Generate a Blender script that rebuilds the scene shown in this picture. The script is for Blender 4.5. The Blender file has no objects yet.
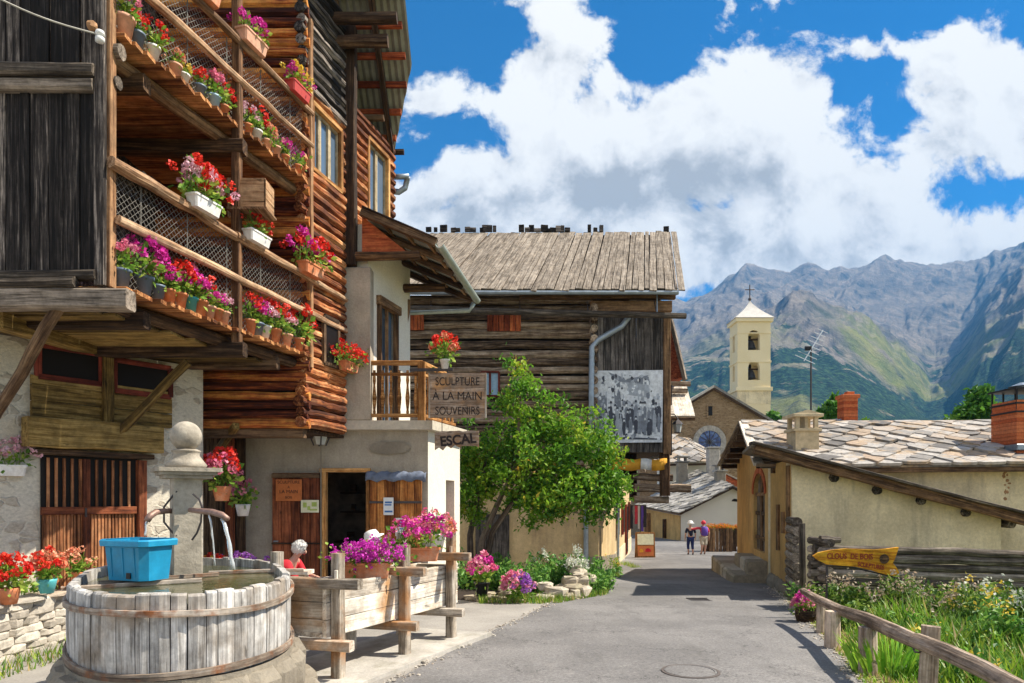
import bpy, bmesh, math, random
import numpy as np
from mathutils import Vector, Matrix, noise
R = math.radians
rng = random.Random(7)
scene = bpy.context.scene
COL = scene.collection
F, U0, V0, CZ = 700.0, 512.0, 500.0, 1.6

def P(u, v, Y):
    return Vector(((u - U0) / F * Y, Y, CZ + (V0 - v) / F * Y))
def HV(u, v, A, D):
    """point where the sight line (u, v) meets the vertical wall through A running along D"""
    rx = (u - U0) / F
    # A + t D = Y*(rx,1)
    t = (A[0] - rx * A[1]) / (rx * D[1] - D[0])
    Y = A[1] + t * D[1]
    return P(u, v, Y)
def lerp(a, b, t): return a + (b - a) * t
def interp(x, pts):
    if x <= pts[0][0]: return pts[0][1]
    for (x0, y0), (x1, y1) in zip(pts, pts[1:]):
        if x <= x1:
            t = (x - x0) / (x1 - x0)
            return y0 + (y1 - y0) * t
    return pts[-1][1]
GP = [(0, -.04), (6, -.06), (9, -.1), (12.5, -.22), (16, -.38), (20, -.58), (25, -.79), (30, -.95), (36, -1.16), (42, -1.0), (50, -.95), (70, -2.5), (120, -9), (250, -25), (4200, -60)]
def zg(x, y):
    z = interp(y, GP)
    if y < 30:
        d = min(1, max(0, (-3.2 - x) / 1.6)); z -= .1 * d * d * (3 - 2 * d) * min(1, max(0, (14 - y) / 4))
    return z

# ---------------------------------------------------------------- mesh builder
ORG = {}
class MB:
    def __init__(s):
        s.v = []; s.f = []; s.g = []; s.r = []; s.m = []; s.n = 0
    def add(s, vs, fs, gs=None, r=None, mi=0):
        o = s.n
        k = len(vs)
        s.v.extend(tuple(p) for p in vs)
        s.f.extend(tuple(i + o for i in f) for f in fs)
        s.m.extend([mi] * len(fs))
        s.g.extend(tuple(p) for p in (gs if gs is not None else vs))
        if r is None: r = rng.random()
        s.r.extend([r] * k)
        s.n += k
    def addnp(s, V, Fc, rr, mi=0):
        o = s.n
        s.v.extend(map(tuple, V.tolist())); s.g.extend(map(tuple, V.tolist()))
        s.f.extend(map(tuple, (Fc + o).tolist())); s.m.extend([mi] * len(Fc))
        s.r.extend(rr.tolist()); s.n += len(V)
    def ring_sweep(s, rings, grs, mi=0, r=None, caps=True):
        n = len(rings[0]); vs = [p for ring in rings for p in ring]; gs = [p for g in grs for p in g]
        fs = []
        for i in range(len(rings) - 1):
            for j in range(n):
                a = i * n + j; b = i * n + (j + 1) % n
                fs.append((a, b, b + n, a + n))
        if caps:
            fs.append(tuple(reversed(range(n)))); fs.append(tuple(range((len(rings) - 1) * n, len(rings) * n)))
        s.add(vs, fs, gs, r, mi)
    def beam(s, p0, p1, w, h, ch=.12, seg=1, wob=0., up=None, r=None, mi=0, taper=1.):
        """squared timber from p0 to p1: w across, h along up"""
        p0, p1 = Vector(p0), Vector(p1); d = p1 - p0; L = d.length
        if L < 1e-6: return
        d = d / L
        up = Vector(up) if up is not None else Vector((0, 0, 1))
        if abs(d.dot(up)) > .97: up = Vector((0, 1, 0)) if abs(d.y) < .9 else Vector((1, 0, 0))
        x = d.cross(up).normalized(); y = x.cross(d).normalized()
        c = ch * min(w, h); a, b = w / 2, h / 2
        pr = [(a - c, -b), (a, -b + c), (a, b - c), (a - c, b), (-a + c, b), (-a, b - c), (-a, -b + c), (-a + c, -b)] if ch > 0 else [(a, -b), (a, b), (-a, b), (-a, -b)]
        g0 = Vector((rng.uniform(0, 50), rng.uniform(0, 50), rng.uniform(0, 50)))
        rings, grs = [], []
        for i in range(seg + 1):
            t = i / seg; k = lerp(1, taper, t)
            o = p0 + d * (L * t)
            if wob and 0 < i < seg: o = o + x * rng.uniform(-wob, wob) + y * rng.uniform(-wob, wob)
            ring, gg = [], []
            for (px, py) in pr:
                j = 1 + (rng.uniform(-1, 1) * wob * .6 / max(w, .02) if wob else 0)
                ring.append(o + x * (px * k * j) + y * (py * k * j)); gg.append(g0 + Vector((L * t, px, py)))
            rings.append(ring); grs.append(gg)
        s.ring_sweep(rings, grs, mi, r)
    def log(s, p0, p1, r0, r1=None, n=9, seg=5, wob=.02, r=None, mi=0):
        p0, p1 = Vector(p0), Vector(p1); r1 = r0 if r1 is None else r1
        s.tube([p0.lerp(p1, i / seg) + (Vector((rng.uniform(-wob, wob), rng.uniform(-wob, wob), rng.uniform(-wob, wob))) if 0 < i < seg else Vector()) for i in range(seg + 1)],
               [lerp(r0, r1, i / seg) * (1 + rng.uniform(-.08, .08)) for i in range(seg + 1)], n, r, mi, rough=.06)
    def tube(s, pts, rad, n=8, r=None, mi=0, rough=0., caps=True):
        pts = [Vector(p) for p in pts]
        if not isinstance(rad, (list, tuple)): rad = [rad] * len(pts)
        g0 = Vector((rng.uniform(0, 50), rng.uniform(0, 50), rng.uniform(0, 50)))
        rings, grs, L = [], [], 0
        ref = None
        for i, p in enumerate(pts):
            d = (pts[min(i + 1, len(pts) - 1)] - pts[max(i - 1, 0)]).normalized()
            if ref is None:
                ref = Vector((0, 0, 1)) if abs(d.z) < .9 else Vector((1, 0, 0))
            x = d.cross(ref).normalized(); y = x.cross(d).normalized(); ref = y
            if i: L += (p - pts[i - 1]).length
            ring, gg = [], []
            for j in range(n):
                a = 2 * math.pi * j / n; rr = rad[i] * (1 + (rng.uniform(-rough, rough) if rough else 0))
                ring.append(p + x * math.cos(a) * rr + y * math.sin(a) * rr); gg.append(g0 + Vector((L, math.cos(a) * rad[i], math.sin(a) * rad[i])))
            rings.append(ring); grs.append(gg)
        s.ring_sweep(rings, grs, mi, r, caps)
    def box(s, c, size, rz=0., ch=0., mi=0, r=None):
        c = Vector(c); d = Vector((math.cos(rz), math.sin(rz), 0)) * (size[0] / 2)
        s.beam(c - d, c + d, size[1], size[2], ch, mi=mi, r=r)
    def prism(s, poly, ext, mi=0, r=None, grain=None):
        """closed polygon (list of 3D points) extruded by the vector ext"""
        poly = [Vector(p) for p in poly]; ext = Vector(ext); n = len(poly)
        nrm = Vector()
        for i in range(n): nrm += (poly[i] - poly[0]).cross(poly[(i + 1) % n] - poly[0])
        if nrm.dot(ext) < 0: poly.reverse()
        vs = poly + [p + ext for p in poly]
        fs = [tuple(reversed(range(n))), tuple(range(n, 2 * n))] + [(i, (i + 1) % n, n + (i + 1) % n, n + i) for i in range(n)]
        gs = None
        if grain:
            gd = Vector(grain).normalized(); o = Vector((rng.uniform(0, 50), rng.uniform(0, 50), rng.uniform(0, 50)))
            t = gd.cross(ext.normalized()).normalized() if abs(gd.dot(ext.normalized())) < .95 else gd.orthogonal().normalized(); b = gd.cross(t)
            gs = [o + Vector(((p - vs[0]).dot(gd), (p - vs[0]).dot(t), (p - vs[0]).dot(b))) for p in vs]
        s.add(vs, fs, gs, r, mi)
    def lathe(s, prof, c, n=16, mi=0, r=None, sx=1., sy=1., rz=0., caps=True):
        """prof: (radius, z) list"""
        c = Vector(c); ca, sa = math.cos(rz), math.sin(rz); rings, grs = [], []
        for (rad, z) in prof:
            ring = []
            for j in range(n):
                a = 2 * math.pi * j / n; x = math.cos(a) * rad * sx; y = math.sin(a) * rad * sy
                ring.append(c + Vector((x * ca - y * sa, x * sa + y * ca, z)))
            rings.append(ring); grs.append(ring)
        s.ring_sweep(rings, grs, mi, r, caps)
    def ball(s, c, rad, n=12, m=8, mi=0, r=None, jit=0.):
        rx, ry, rz_ = rad if isinstance(rad, (tuple, list)) else (rad, rad, rad)
        pr = []
        vs, fs = [], []
        c = Vector(c)
        for i in range(m + 1):
            th = math.pi * i / m
            for j in range(n):
                a = 2 * math.pi * j / n; k = 1 + (rng.uniform(-jit, jit) if 0 < i < m else 0)
                vs.append(c + Vector((math.sin(th) * math.cos(a) * rx * k, math.sin(th) * math.sin(a) * ry * k, -math.cos(th) * rz_ * k)))
        for i in range(m):
            for j in range(n):
                a = i * n + j; b = i * n + (j + 1) % n
                if i == 0: fs.append((a, b + n, a + n))
                elif i == m - 1: fs.append((a, b, a + n))
                else: fs.append((a, b, b + n, a + n))
        s.add(vs, fs, None, r, mi)
    def stone(s, c, size, rz=0., mi=0, jit=.18, k=.72):
        """an irregular block with worn corners"""
        c = Vector(c); sx, sy, sz = [q / 2 for q in size]; vs = []
        ca, sa = math.cos(rz), math.sin(rz)
        for lz, kk in ((-1, k), (-.6, 1), (.6, 1), (1, k)):
            for (px, py) in ((1, -.55), (1, .55), (.6, 1), (-.6, 1), (-1, .55), (-1, -.55), (-.6, -1), (.6, -1)):
                x = px * sx * kk * (1 + rng.uniform(-jit, jit)); y = py * sy * kk * (1 + rng.uniform(-jit, jit)); z = lz * sz * (1 + rng.uniform(-jit, jit) * .6)
                vs.append(c + Vector((x * ca - y * sa, x * sa + y * ca, z)))
        fs = [tuple(reversed(range(8))), tuple(range(24, 32))] + [(i * 8 + j, i * 8 + (j + 1) % 8, i * 8 + 8 + (j + 1) % 8, i * 8 + 8 + j) for i in range(3) for j in range(8)]
        s.add(vs, fs, None, None, mi)
    def leaves(s, C, size, asp=.55, seed=0, up=.3, out=None, fold=.15, mi=0, rr=None, jit=.4):
        """many leaf-shaped faces at the points C"""
        g = np.random.default_rng(seed); C = np.asarray(C, float); n = len(C)
        if n == 0: return
        d = g.normal(size=(n, 3)); d[:, 2] += up * .5
        if out is not None: d += out
        d /= np.linalg.norm(d, axis=1, keepdims=True) + 1e-9
        q = g.normal(size=(n, 3)); q[:, 2] += up * 2
        w = np.cross(d, q); w /= np.linalg.norm(w, axis=1, keepdims=True) + 1e-9
        nn = np.cross(w, d)
        L = (size * (1 + g.uniform(-jit, jit, size=(n, 1))))
        V = np.empty((n, 4, 3))
        V[:, 0] = C - d * L * .5; V[:, 2] = C + d * L * .5
        V[:, 1] = C + w * L * asp * .5 + nn * L * fold * .5; V[:, 3] = C - w * L * asp * .5 + nn * L * fold * .5
        Fc = np.arange(n * 4).reshape(n, 4)
        r = g.random(n) if rr is None else np.clip(np.asarray(rr) + g.normal(size=n) * .12, 0, 1)
        s.addnp(V.reshape(-1, 3), Fc, np.repeat(r, 4), mi)
    def build(s, name, mats, parent=None, smooth=False, org=None):
        me = bpy.data.meshes.new(name)
        if parent is not None: o0 = ORG[parent.name]
        elif org is not None: o0 = Vector(org)
        else:
            A = np.array(s.v) if s.v else np.zeros((1, 3)); o0 = Vector(((A[:, 0].min() + A[:, 0].max()) / 2, (A[:, 1].min() + A[:, 1].max()) / 2, A[:, 2].min()))
        A = np.array(s.v, float) - np.array(o0)
        me.from_pydata(A.tolist(), [], s.f)
        if not isinstance(mats, (list, tuple)): mats = [mats]
        for m in mats: me.materials.append(m)
        me.polygons.foreach_set('material_index', s.m)
        if smooth: me.polygons.foreach_set('use_smooth', [True] * len(s.f))
        a = me.attributes.new('grain', 'FLOAT_VECTOR', 'POINT'); a.data.foreach_set('vector', np.array(s.g, np.float32).ravel())
        a = me.attributes.new('rnd', 'FLOAT', 'POINT'); a.data.foreach_set('value', np.array(s.r, np.float32))
        me.update()
        o = bpy.data.objects.new(name, me); COL.objects.link(o)
        ORG[o.name] = o0
        if parent is not None: o.parent = parent
        else: o.location = o0
        return o

def tag(o, label=None, cat=None, group=None, kind=None):
    if label: o['label'] = label
    if cat: o['category'] = cat
    if group: o['group'] = group
    if kind: o['kind'] = kind
    return o
def thing(name, loc, label, cat, group=None):
    o = bpy.data.objects.new(name, None); COL.objects.link(o); o.location = Vector(loc); o.empty_display_size = .2
    ORG[o.name] = Vector(loc)
    return tag(o, label, cat, group)
def copy_tree(o, parent=None):
    c = o.copy(); COL.objects.link(c); ORG[c.name] = ORG.get(o.name, Vector())
    if parent is not None: c.parent = parent
    for ch in list(o.children): copy_tree(ch, c)
    return c
def text_mesh(name, body, size, mat, parent, loc, rot, depth=.003, align='CENTER', sx=1., bold=.0):
    cu = bpy.data.curves.new(name, 'FONT'); cu.body = body; cu.size = size; cu.extrude = depth; cu.offset = bold; cu.align_x = align; cu.align_y = 'CENTER'
    t = bpy.data.objects.new(name, cu); COL.objects.link(t)
    dg = bpy.context.evaluated_depsgraph_get(); me = bpy.data.meshes.new_from_object(t.evaluated_get(dg))
    bpy.data.objects.remove(t); bpy.data.curves.remove(cu)
    me.name = name; me.materials.clear(); me.materials.append(mat)
    o = bpy.data.objects.new(name, me); COL.objects.link(o); o.parent = parent
    o.location = Vector(loc) - ORG[parent.name]; o.rotation_euler = rot; o.scale = (sx, 1, 1)
    return o
# ---------------------------------------------------------------- materials
M = {}
class NT:
    def __init__(s, name):
        s.m = bpy.data.materials.new(name); s.m.use_nodes = True; s.t = s.m.node_tree; s.t.nodes.clear()
        s.out = s.t.nodes.new('ShaderNodeOutputMaterial'); M[name] = s.m
    def n(s, typ, **kw):
        nd = s.t.nodes.new(typ)
        for k, v in kw.items():
            if k.startswith('i_'): nd.inputs[k[2:].replace('_', ' ')].default_value = v
            else: setattr(nd, k, v)
        return nd
    def l(s, a, b): s.t.links.new(a, b)
    def attr(s, name): return s.n('ShaderNodeAttribute', attribute_name=name)
    def pos(s): return s.n('ShaderNodeNewGeometry').outputs['Position']
    def mapping(s, vec, scale):
        m = s.n('ShaderNodeVectorMath', operation='MULTIPLY'); s.l(vec, m.inputs[0]); m.inputs[1].default_value = scale; return m.outputs[0]
    def noise(s, vec, scale=1., detail=5., rough=.6, dist=0.):
        m = s.n('ShaderNodeTexNoise', i_Scale=scale, i_Detail=detail, i_Roughness=rough, i_Distortion=dist); s.l(vec, m.inputs['Vector']); return m
    def ramp(s, fac, stops, interp='LINEAR'):
        r = s.n('ShaderNodeValToRGB'); e = r.color_ramp.elements; r.color_ramp.interpolation = interp
        while len(e) > 1: e.remove(e[-1])
        e[0].position = stops[0][0]; e[0].color = (*stops[0][1], 1)
        for p, c in stops[1:]:
            q = e.new(p); q.color = (*c, 1)
        s.l(fac, r.inputs[0]); return r.outputs[0]
    def mix(s, fac, a, b, blend='MIX'):
        m = s.n('ShaderNodeMix', data_type='RGBA', blend_type=blend)
        if isinstance(fac, (int, float)): m.inputs[0].default_value = fac
        else: s.l(fac, m.inputs[0])
        for i, q in ((6, a), (7, b)):
            if isinstance(q, tuple): m.inputs[i].default_value = (*q, 1) if len(q) == 3 else q
            else: s.l(q, m.inputs[i])
        return m.outputs[2]
    def math(s, op, a, b=None, clamp=False):
        m = s.n('ShaderNodeMath', operation=op, use_clamp=clamp)
        for i, q in enumerate((a, b)):
            if q is None: continue
            if isinstance(q, (int, float)): m.inputs[i].default_value = q
            else: s.l(q, m.inputs[i])
        return m.outputs[0]
    def rng(s, v, a, b, c=0., d=1.):
        m = s.n('ShaderNodeMapRange'); s.l(v, m.inputs[0])
        for i, q in enumerate((a, b, c, d)): m.inputs[i + 1].default_value = q
        return m.outputs[0]
    def gain(s, col, f):
        """multiply colour by a scalar socket"""
        v = s.n('ShaderNodeVectorMath', operation='SCALE'); s.l(col, v.inputs[0])
        if isinstance(f, (int, float)): v.inputs['Scale'].default_value = f
        else: s.l(f, v.inputs['Scale'])
        return v.outputs[0]
    def surf(s, col, rough=.8, metal=0., bump=None, bstr=.4, bdist=.02, spec=.3, trans=None, coat=0.):
        b = s.n('ShaderNodeBsdfPrincipled'); b.inputs['Metallic'].default_value = metal; b.inputs['Specular IOR Level'].default_value = spec
        if isinstance(rough, (int, float)): b.inputs['Roughness'].default_value = rough
        else: s.l(rough, b.inputs['Roughness'])
        if isinstance(col, tuple): b.inputs['Base Color'].default_value = (*col, 1)
        else: s.l(col, b.inputs['Base Color'])
        if coat: b.inputs['Coat Weight'].default_value = coat
        if bump is not None:
            bp = s.n('ShaderNodeBump', i_Strength=bstr, i_Distance=bdist); s.l(bump, bp.inputs['Height']); s.l(bp.outputs[0], b.inputs['Normal'])
        sh = b.outputs[0]
        if trans:
            t = s.n('ShaderNodeBsdfTranslucent')
            if isinstance(col, tuple): t.inputs[0].default_value = (*col, 1)
            else: s.l(col, t.inputs[0])
            mx = s.n('ShaderNodeMixShader'); mx.inputs[0].default_value = trans; s.l(sh, mx.inputs[1]); s.l(t.outputs[0], mx.inputs[2]); sh = mx.outputs[0]
        s.l(sh, s.out.inputs[0]); return s.m

def wood(name, stops, var=.5, crack=.6, bstr=.5, rough=.8, gs=1., patch=None, spec=.25, rv=.1):
    """weathered timber: long grain, cracks, tone differing from piece to piece"""
    t = NT(name); g = t.attr('grain').outputs['Vector']; r = t.attr('rnd').outputs['Fac']
    n1 = t.noise(t.mapping(g, (.8 * gs, 13 * gs, 13 * gs)), 1.6, 7, .7, .3).outputs[0]
    n2 = t.noise(t.mapping(g, (1.2 * gs, 45 * gs, 45 * gs)), 1.5, 4, .7).outputs[0]
    n3 = t.noise(t.mapping(g, (1.1, 2.2, 2.2)), 1.3, 3).outputs[0]
    f = t.math('ADD', t.math('MULTIPLY', n1, .55), t.math('ADD', t.math('MULTIPLY', n2, .3), t.math('ADD', t.math('MULTIPLY', r, rv), .1 - rv / 2 - .025)))
    lo, hi = .42, .57
    col = t.ramp(f, [(lo + (hi - lo) * p, c) for p, c in stops])
    if patch:
        pn = t.noise(t.pos(), patch[1], 4, .6).outputs[0]
        col = t.mix(t.rng(pn, .5, .66), col, patch[0])
    ck = t.noise(t.mapping(g, (.7 * gs, 26 * gs, 26 * gs)), 1.2, 3, .5, .6).outputs[0]
    ckm = t.rng(ck, .66, .73, 1., 1 - crack)
    v = t.math('ADD', t.math('MULTIPLY', r, var), 1 - var / 2)
    col = t.gain(col, t.math('MULTIPLY', t.math('MULTIPLY', v, ckm), t.rng(n3, .3, .7, .75, 1.2)))
    col = t.gain(col, t.rng(t.noise(t.pos(), 5.5, 7, .75).outputs[0], .36, .64, .62, 1.22)); kn = t.noise(t.mapping(g, (3.5, 9, 9)), 1.3, 2, .5).outputs[0]; col = t.gain(col, t.rng(kn, .69, .75, 1., .45))
    h = t.math('ADD', t.math('MULTIPLY', n1, .6), t.math('ADD', t.math('MULTIPLY', n2, .4), t.math('MULTIPLY', ckm, .5)))
    return t.surf(col, rough, bump=h, bstr=bstr, bdist=.015, spec=spec)

def plaster(name, c1, c2, scale=1.5, bstr=.35, stain=None, fine=30., rough=.9):
    t = NT(name); p = t.pos()
    n1 = t.noise(p, scale, 6, .65).outputs[0]; n2 = t.noise(p, fine, 4, .7).outputs[0]
    col = t.mix(t.rng(n1, .35, .65), c1, c2)
    if stain:
        st = t.noise(t.mapping(p, (3, 3, .5)), .8, 5, .7).outputs[0]; col = t.mix(t.rng(st, .5, .68, 0, .8), col, stain); st2 = t.noise(p, .9, 7, .75).outputs[0]; col = t.gain(col, t.rng(st2, .38, .62, .8, 1.12))
    col = t.gain(col, t.rng(n2, .3, .7, .86, 1.1))
    n3 = t.noise(p, 7, 4, .6).outputs[0]
    return t.surf(col, rough, bump=t.math('ADD', t.math('MULTIPLY', n2, .4), n3), bstr=bstr, bdist=.03)

def rubble(name, mortar, stones, scale=3.2, cover=.5, bstr=.6, flat=1.6):
    """stones showing through lime render"""
    t = NT(name); p = t.mapping(t.pos(), (1, 1, flat))
    w = t.noise(p, 2.5, 3).outputs['Color']
    pw = t.n('ShaderNodeVectorMath', operation='MULTIPLY_ADD'); t.l(w, pw.inputs[0]); pw.inputs[1].default_value = (.25, .25, .25); t.l(p, pw.inputs[2])
    vo = t.n('ShaderNodeTexVoronoi', feature='DISTANCE_TO_EDGE', i_Scale=scale); t.l(pw.outputs[0], vo.inputs['Vector'])
    vc = t.n('ShaderNodeTexVoronoi', i_Scale=scale); t.l(pw.outputs[0], vc.inputs['Vector'])
    sep = t.n('ShaderNodeSeparateColor'); t.l(vc.outputs['Color'], sep.inputs[0])
    n2 = t.noise(p, 22, 5, .7).outputs[0]; n3 = t.noise(p, 1.3, 5, .6).outputs[0]
    scol = t.ramp(sep.outputs[0], [(i / max(1, len(stones) - 1), c) for i, c in enumerate(stones)])
    edge = t.rng(vo.outputs['Distance'], .02, .1)
    cov = t.rng(t.math('ADD', t.math('MULTIPLY', sep.outputs[1], .5), t.math('MULTIPLY', n3, .8)), cover - .08, cover + .08)
    mk = t.math('MULTIPLY', edge, cov)
    col = t.gain(t.mix(mk, mortar, scol), t.rng(n2, .3, .7, .75, 1.2))
    return t.surf(col, .92, bump=t.math('ADD', mk, t.math('MULTIPLY', n2, .5)), bstr=bstr, bdist=.03)

def plain(name, col, rough=.5, metal=0., var=.15, scale=12., bstr=.1, spec=.4, dirt=None):
    t = NT(name); p = t.n('ShaderNodeTexCoord').outputs['Object']
    n = t.noise(p, scale, 5, .65).outputs[0]; r = t.attr('rnd').outputs['Fac']
    c = t.n('ShaderNodeRGB'); c.outputs[0].default_value = (*col, 1); c = c.outputs[0]
    if dirt: c = t.mix(t.rng(t.noise(p, scale * .4, 6, .7).outputs[0], .5, .7), c, dirt)
    c = t.gain(c, t.math('ADD', t.rng(n, .3, .7, 1 - var, 1 + var), t.math('MULTIPLY', t.math('SUBTRACT', r, .5), var)))
    return t.surf(c, rough, metal, bump=n, bstr=bstr, bdist=.01, spec=spec)

def leafm(name, stops, trans=.3, rough=.5):
    t = NT(name); r = t.attr('rnd').outputs['Fac']
    n = t.noise(t.pos(), 14, 2).outputs[0]
    col = t.gain(t.ramp(r, stops), t.rng(n, .3, .7, .8, 1.2))
    return t.surf(col, rough, trans=trans, spec=.35)

def stoned(name, stops, scale=9., rough=.85, bstr=.5, lichen=None, spec=.3):
    """slabs whose tone differs from stone to stone"""
    t = NT(name); r = t.attr('rnd').outputs['Fac']; p = t.pos()
    n = t.noise(p, scale, 6, .7).outputs[0]; n2 = t.noise(p, scale * .3, 4, .6).outputs[0]
    col = t.ramp(r, stops)
    if lichen: col = t.mix(t.rng(n2, .52, .66, 0, .8), col, lichen)
    col = t.gain(col, t.rng(n, .3, .7, .65, 1.25))
    return t.surf(col, rough, bump=n, bstr=bstr, bdist=.02, spec=spec)

# timber
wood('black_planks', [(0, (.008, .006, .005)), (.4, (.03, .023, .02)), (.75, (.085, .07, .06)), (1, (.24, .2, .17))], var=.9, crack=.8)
wood('grey_beam', [(0, (.04, .03, .022)), (.5, (.12, .095, .072)), (1, (.27, .22, .175))], var=.4)
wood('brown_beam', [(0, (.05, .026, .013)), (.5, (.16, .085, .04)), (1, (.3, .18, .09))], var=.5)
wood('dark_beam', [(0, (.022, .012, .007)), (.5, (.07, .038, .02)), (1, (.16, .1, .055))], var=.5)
wood('rail_wood', [(0, (.14, .07, .035)), (.5, (.34, .19, .1)), (1, (.56, .38, .24))], var=.35, crack=.5)
wood('shaded_logs', [(0, (.05, .009, .005)), (.35, (.17, .035, .012)), (.65, (.36, .1, .025)), (1, (.52, .22, .05))], var=.8, crack=.75, rv=.16)  # front-wall logs: darker, redder copy with the shade put into the colour
wood('orange_logs', [(0, (.06, .016, .008)), (.35, (.27, .072, .022)), (.7, (.46, .165, .05)), (1, (.58, .33, .16))], var=.8, crack=.85, bstr=.9, patch=((.12, .04, .02), 1.1))
wood('ochre_timber', [(0, (.075, .045, .012)), (.5, (.21, .13, .035)), (1, (.34, .23, .08))], var=.35)
wood('door_brown', [(0, (.08, .022, .01)), (.5, (.2, .055, .022)), (1, (.31, .1, .04))], var=.4, crack=.4)
wood('door_orange', [(0, (.16, .045, .012)), (.5, (.4, .14, .032)), (1, (.55, .24, .07))], var=.55, crack=.5)
wood('door_slats', [(0, (.11, .04, .015)), (.5, (.32, .125, .05)), (1, (.46, .22, .1))], var=.3)
wood('bleached', [(0, (.2, .185, .17)), (.4, (.43, .41, .385)), (1, (.66, .635, .6))], var=.1, crack=.6, patch=((.3, .25, .2), 2.2), rv=.03)
wood('trough_wood', [(0, (.34, .27, .2)), (.45, (.56, .48, .39)), (1, (.76, .7, .6))], var=.3, crack=.55, patch=((.5, .28, .13), 1.4))
wood('post_wood', [(0, (.2, .16, .12)), (.5, (.4, .34, .27)), (1, (.58, .52, .44))], var=.3, patch=((.42, .22, .1), 2.))
wood('roof_planks', [(0, (.09, .07, .05)), (.4, (.235, .19, .145)), (1, (.37, .315, .255))], rv=.03, var=.12, crack=.75, bstr=.8)
wood('pale_roof', [(0, (.5, .42, .34)), (.5, (.68, .6, .5)), (1, (.8, .74, .66))], var=.2, crack=.4)
wood('old_logs', [(0, (.05, .03, .018)), (.4, (.17, .11, .07)), (.75, (.3, .215, .145)), (1, (.42, .33, .245))], var=.35, crack=.8, bstr=.8)
wood('old_planks', [(0, (.03, .025, .022)), (.5, (.1, .085, .075)), (1, (.22, .19, .17))], var=.6, crack=.8)
wood('red_boards', [(0, (.16, .03, .012)), (.5, (.4, .085, .03)), (1, (.55, .16, .055))], var=.4)
wood('hoop_wood', [(0, (.14, .1, .075)), (.5, (.31, .24, .18)), (1, (.5, .43, .36))], var=.2, patch=((.26, .1, .04), 6))
wood('fence_logs', [(0, (.08, .06, .045)), (.5, (.22, .18, .14)), (1, (.4, .34, .28))], var=.5, crack=.7)
wood('fence_rail', [(0, (.16, .11, .075)), (.5, (.35, .26, .19)), (1, (.54, .43, .34))], var=.3, crack=.7)
wood('sign_wood', [(0, (.26, .17, .11)), (.5, (.45, .34, .26)), (1, (.6, .48, .38))], var=.2, crack=.3, patch=((.5, .27, .12), 3.))
wood('fish_wood', [(0, (.5, .19, .012)), (.5, (.76, .36, .02)), (1, (.84, .5, .04))], var=.3, crack=.3)
wood('honey_wood', [(0, (.2, .08, .02)), (.5, (.44, .2, .06)), (1, (.6, .34, .13))], var=.4)
wood('deck_boards', [(0, (.14, .045, .015)), (.5, (.38, .15, .05)), (1, (.56, .28, .11))], var=.5, crack=.6)
wood('post_brown', [(0, (.1, .045, .02)), (.5, (.28, .14, .065)), (1, (.42, .25, .13))], var=.3)
wood('box_brown', [(0, (.16, .08, .035)), (.5, (.36, .2, .1)), (1, (.5, .32, .18))], var=.3)
wood('bark', [(0, (.06, .04, .028)), (.5, (.17, .12, .085)), (1, (.3, .23, .17))], var=.3, gs=.6)
wood('frame_cream', [(0, (.36, .27, .16)), (1, (.6, .5, .34))], var=.2, crack=.3)
wood('frame_red', [(0, (.09, .016, .01)), (1, (.24, .05, .03))], var=.2, crack=.3)
# walls
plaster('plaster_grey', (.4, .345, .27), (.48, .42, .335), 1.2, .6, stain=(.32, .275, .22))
plaster('plaster_sunlit', (.74, .68, .57), (.82, .77, .67), 1.2, .25)  # paler copy of the shop plaster, sunlight put into its colour
plaster('plaster_yellow', (.56, .4, .2), (.68, .51, .28), .8, .3, stain=(.42, .3, .17))
plaster('plaster_ochre', (.58, .35, .12), (.68, .43, .16), .8, .3, stain=(.42, .25, .1))
plaster('plaster_beige', (.68, .56, .36), (.77, .66, .45), .7, .5, stain=(.47, .4, .28), fine=18)
plaster('plaster_far', (.6, .56, .48), (.68, .64, .55), .5, .2)
plaster('tower_cream', (.78, .65, .4), (.84, .72, .48), .4, .15)
plaster('plinth_grey', (.2, .17, .13), (.31, .27, .21), 2, .6)
plaster('concrete', (.4, .37, .33), (.52, .49, .44), 2.2, .3, stain=(.3, .28, .22))
rubble('rubble_white', (.6, .55, .45), [(.36, .31, .24), (.5, .44, .35), (.3, .26, .2)], 5.2, .78)
rubble('church_stone', (.34, .24, .14), [(.18, .115, .06), (.3, .2, .11), (.24, .155, .085), (.38, .27, .16)], 3.6, .3, flat=2.2)
stoned('wall_stone', [(0, (.34, .3, .25)), (.4, (.5, .45, .38)), (.75, (.6, .55, .47)), (1, (.46, .36, .27))], 12, bstr=.6)
stoned('bed_stone', [(0, (.3, .25, .18)), (.5, (.44, .38, .29)), (1, (.54, .48, .39))], 9, bstr=.7, lichen=(.34, .3, .2))
stoned('lauze', [(0, (.13, .12, .115)), (.35, (.29, .27, .25)), (.7, (.44, .41, .38)), (.88, (.35, .27, .2)), (1, (.4, .3, .22))], 8, lichen=(.42, .31, .2))
stoned('lauze_grey', [(0, (.14, .13, .12)), (.5, (.32, .3, .27)), (1, (.52, .48, .43))], 5, lichen=(.36, .33, .26))
stoned('pillar_stone', [(0, (.36, .315, .25)), (1, (.47, .42, .345))], 9, bstr=.6, lichen=(.26, .22, .17))
stoned('brick', [(0, (.36, .07, .022)), (.5, (.5, .115, .035)), (1, (.58, .18, .07))], 14, bstr=.3)
stoned('chimney_cream', [(0, (.54, .43, .27)), (1, (.64, .53, .36))], 5, bstr=.3)
stoned('chimney_grey', [(0, (.36, .33, .29)), (1, (.47, .43, .38))], 6, bstr=.4)
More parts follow.
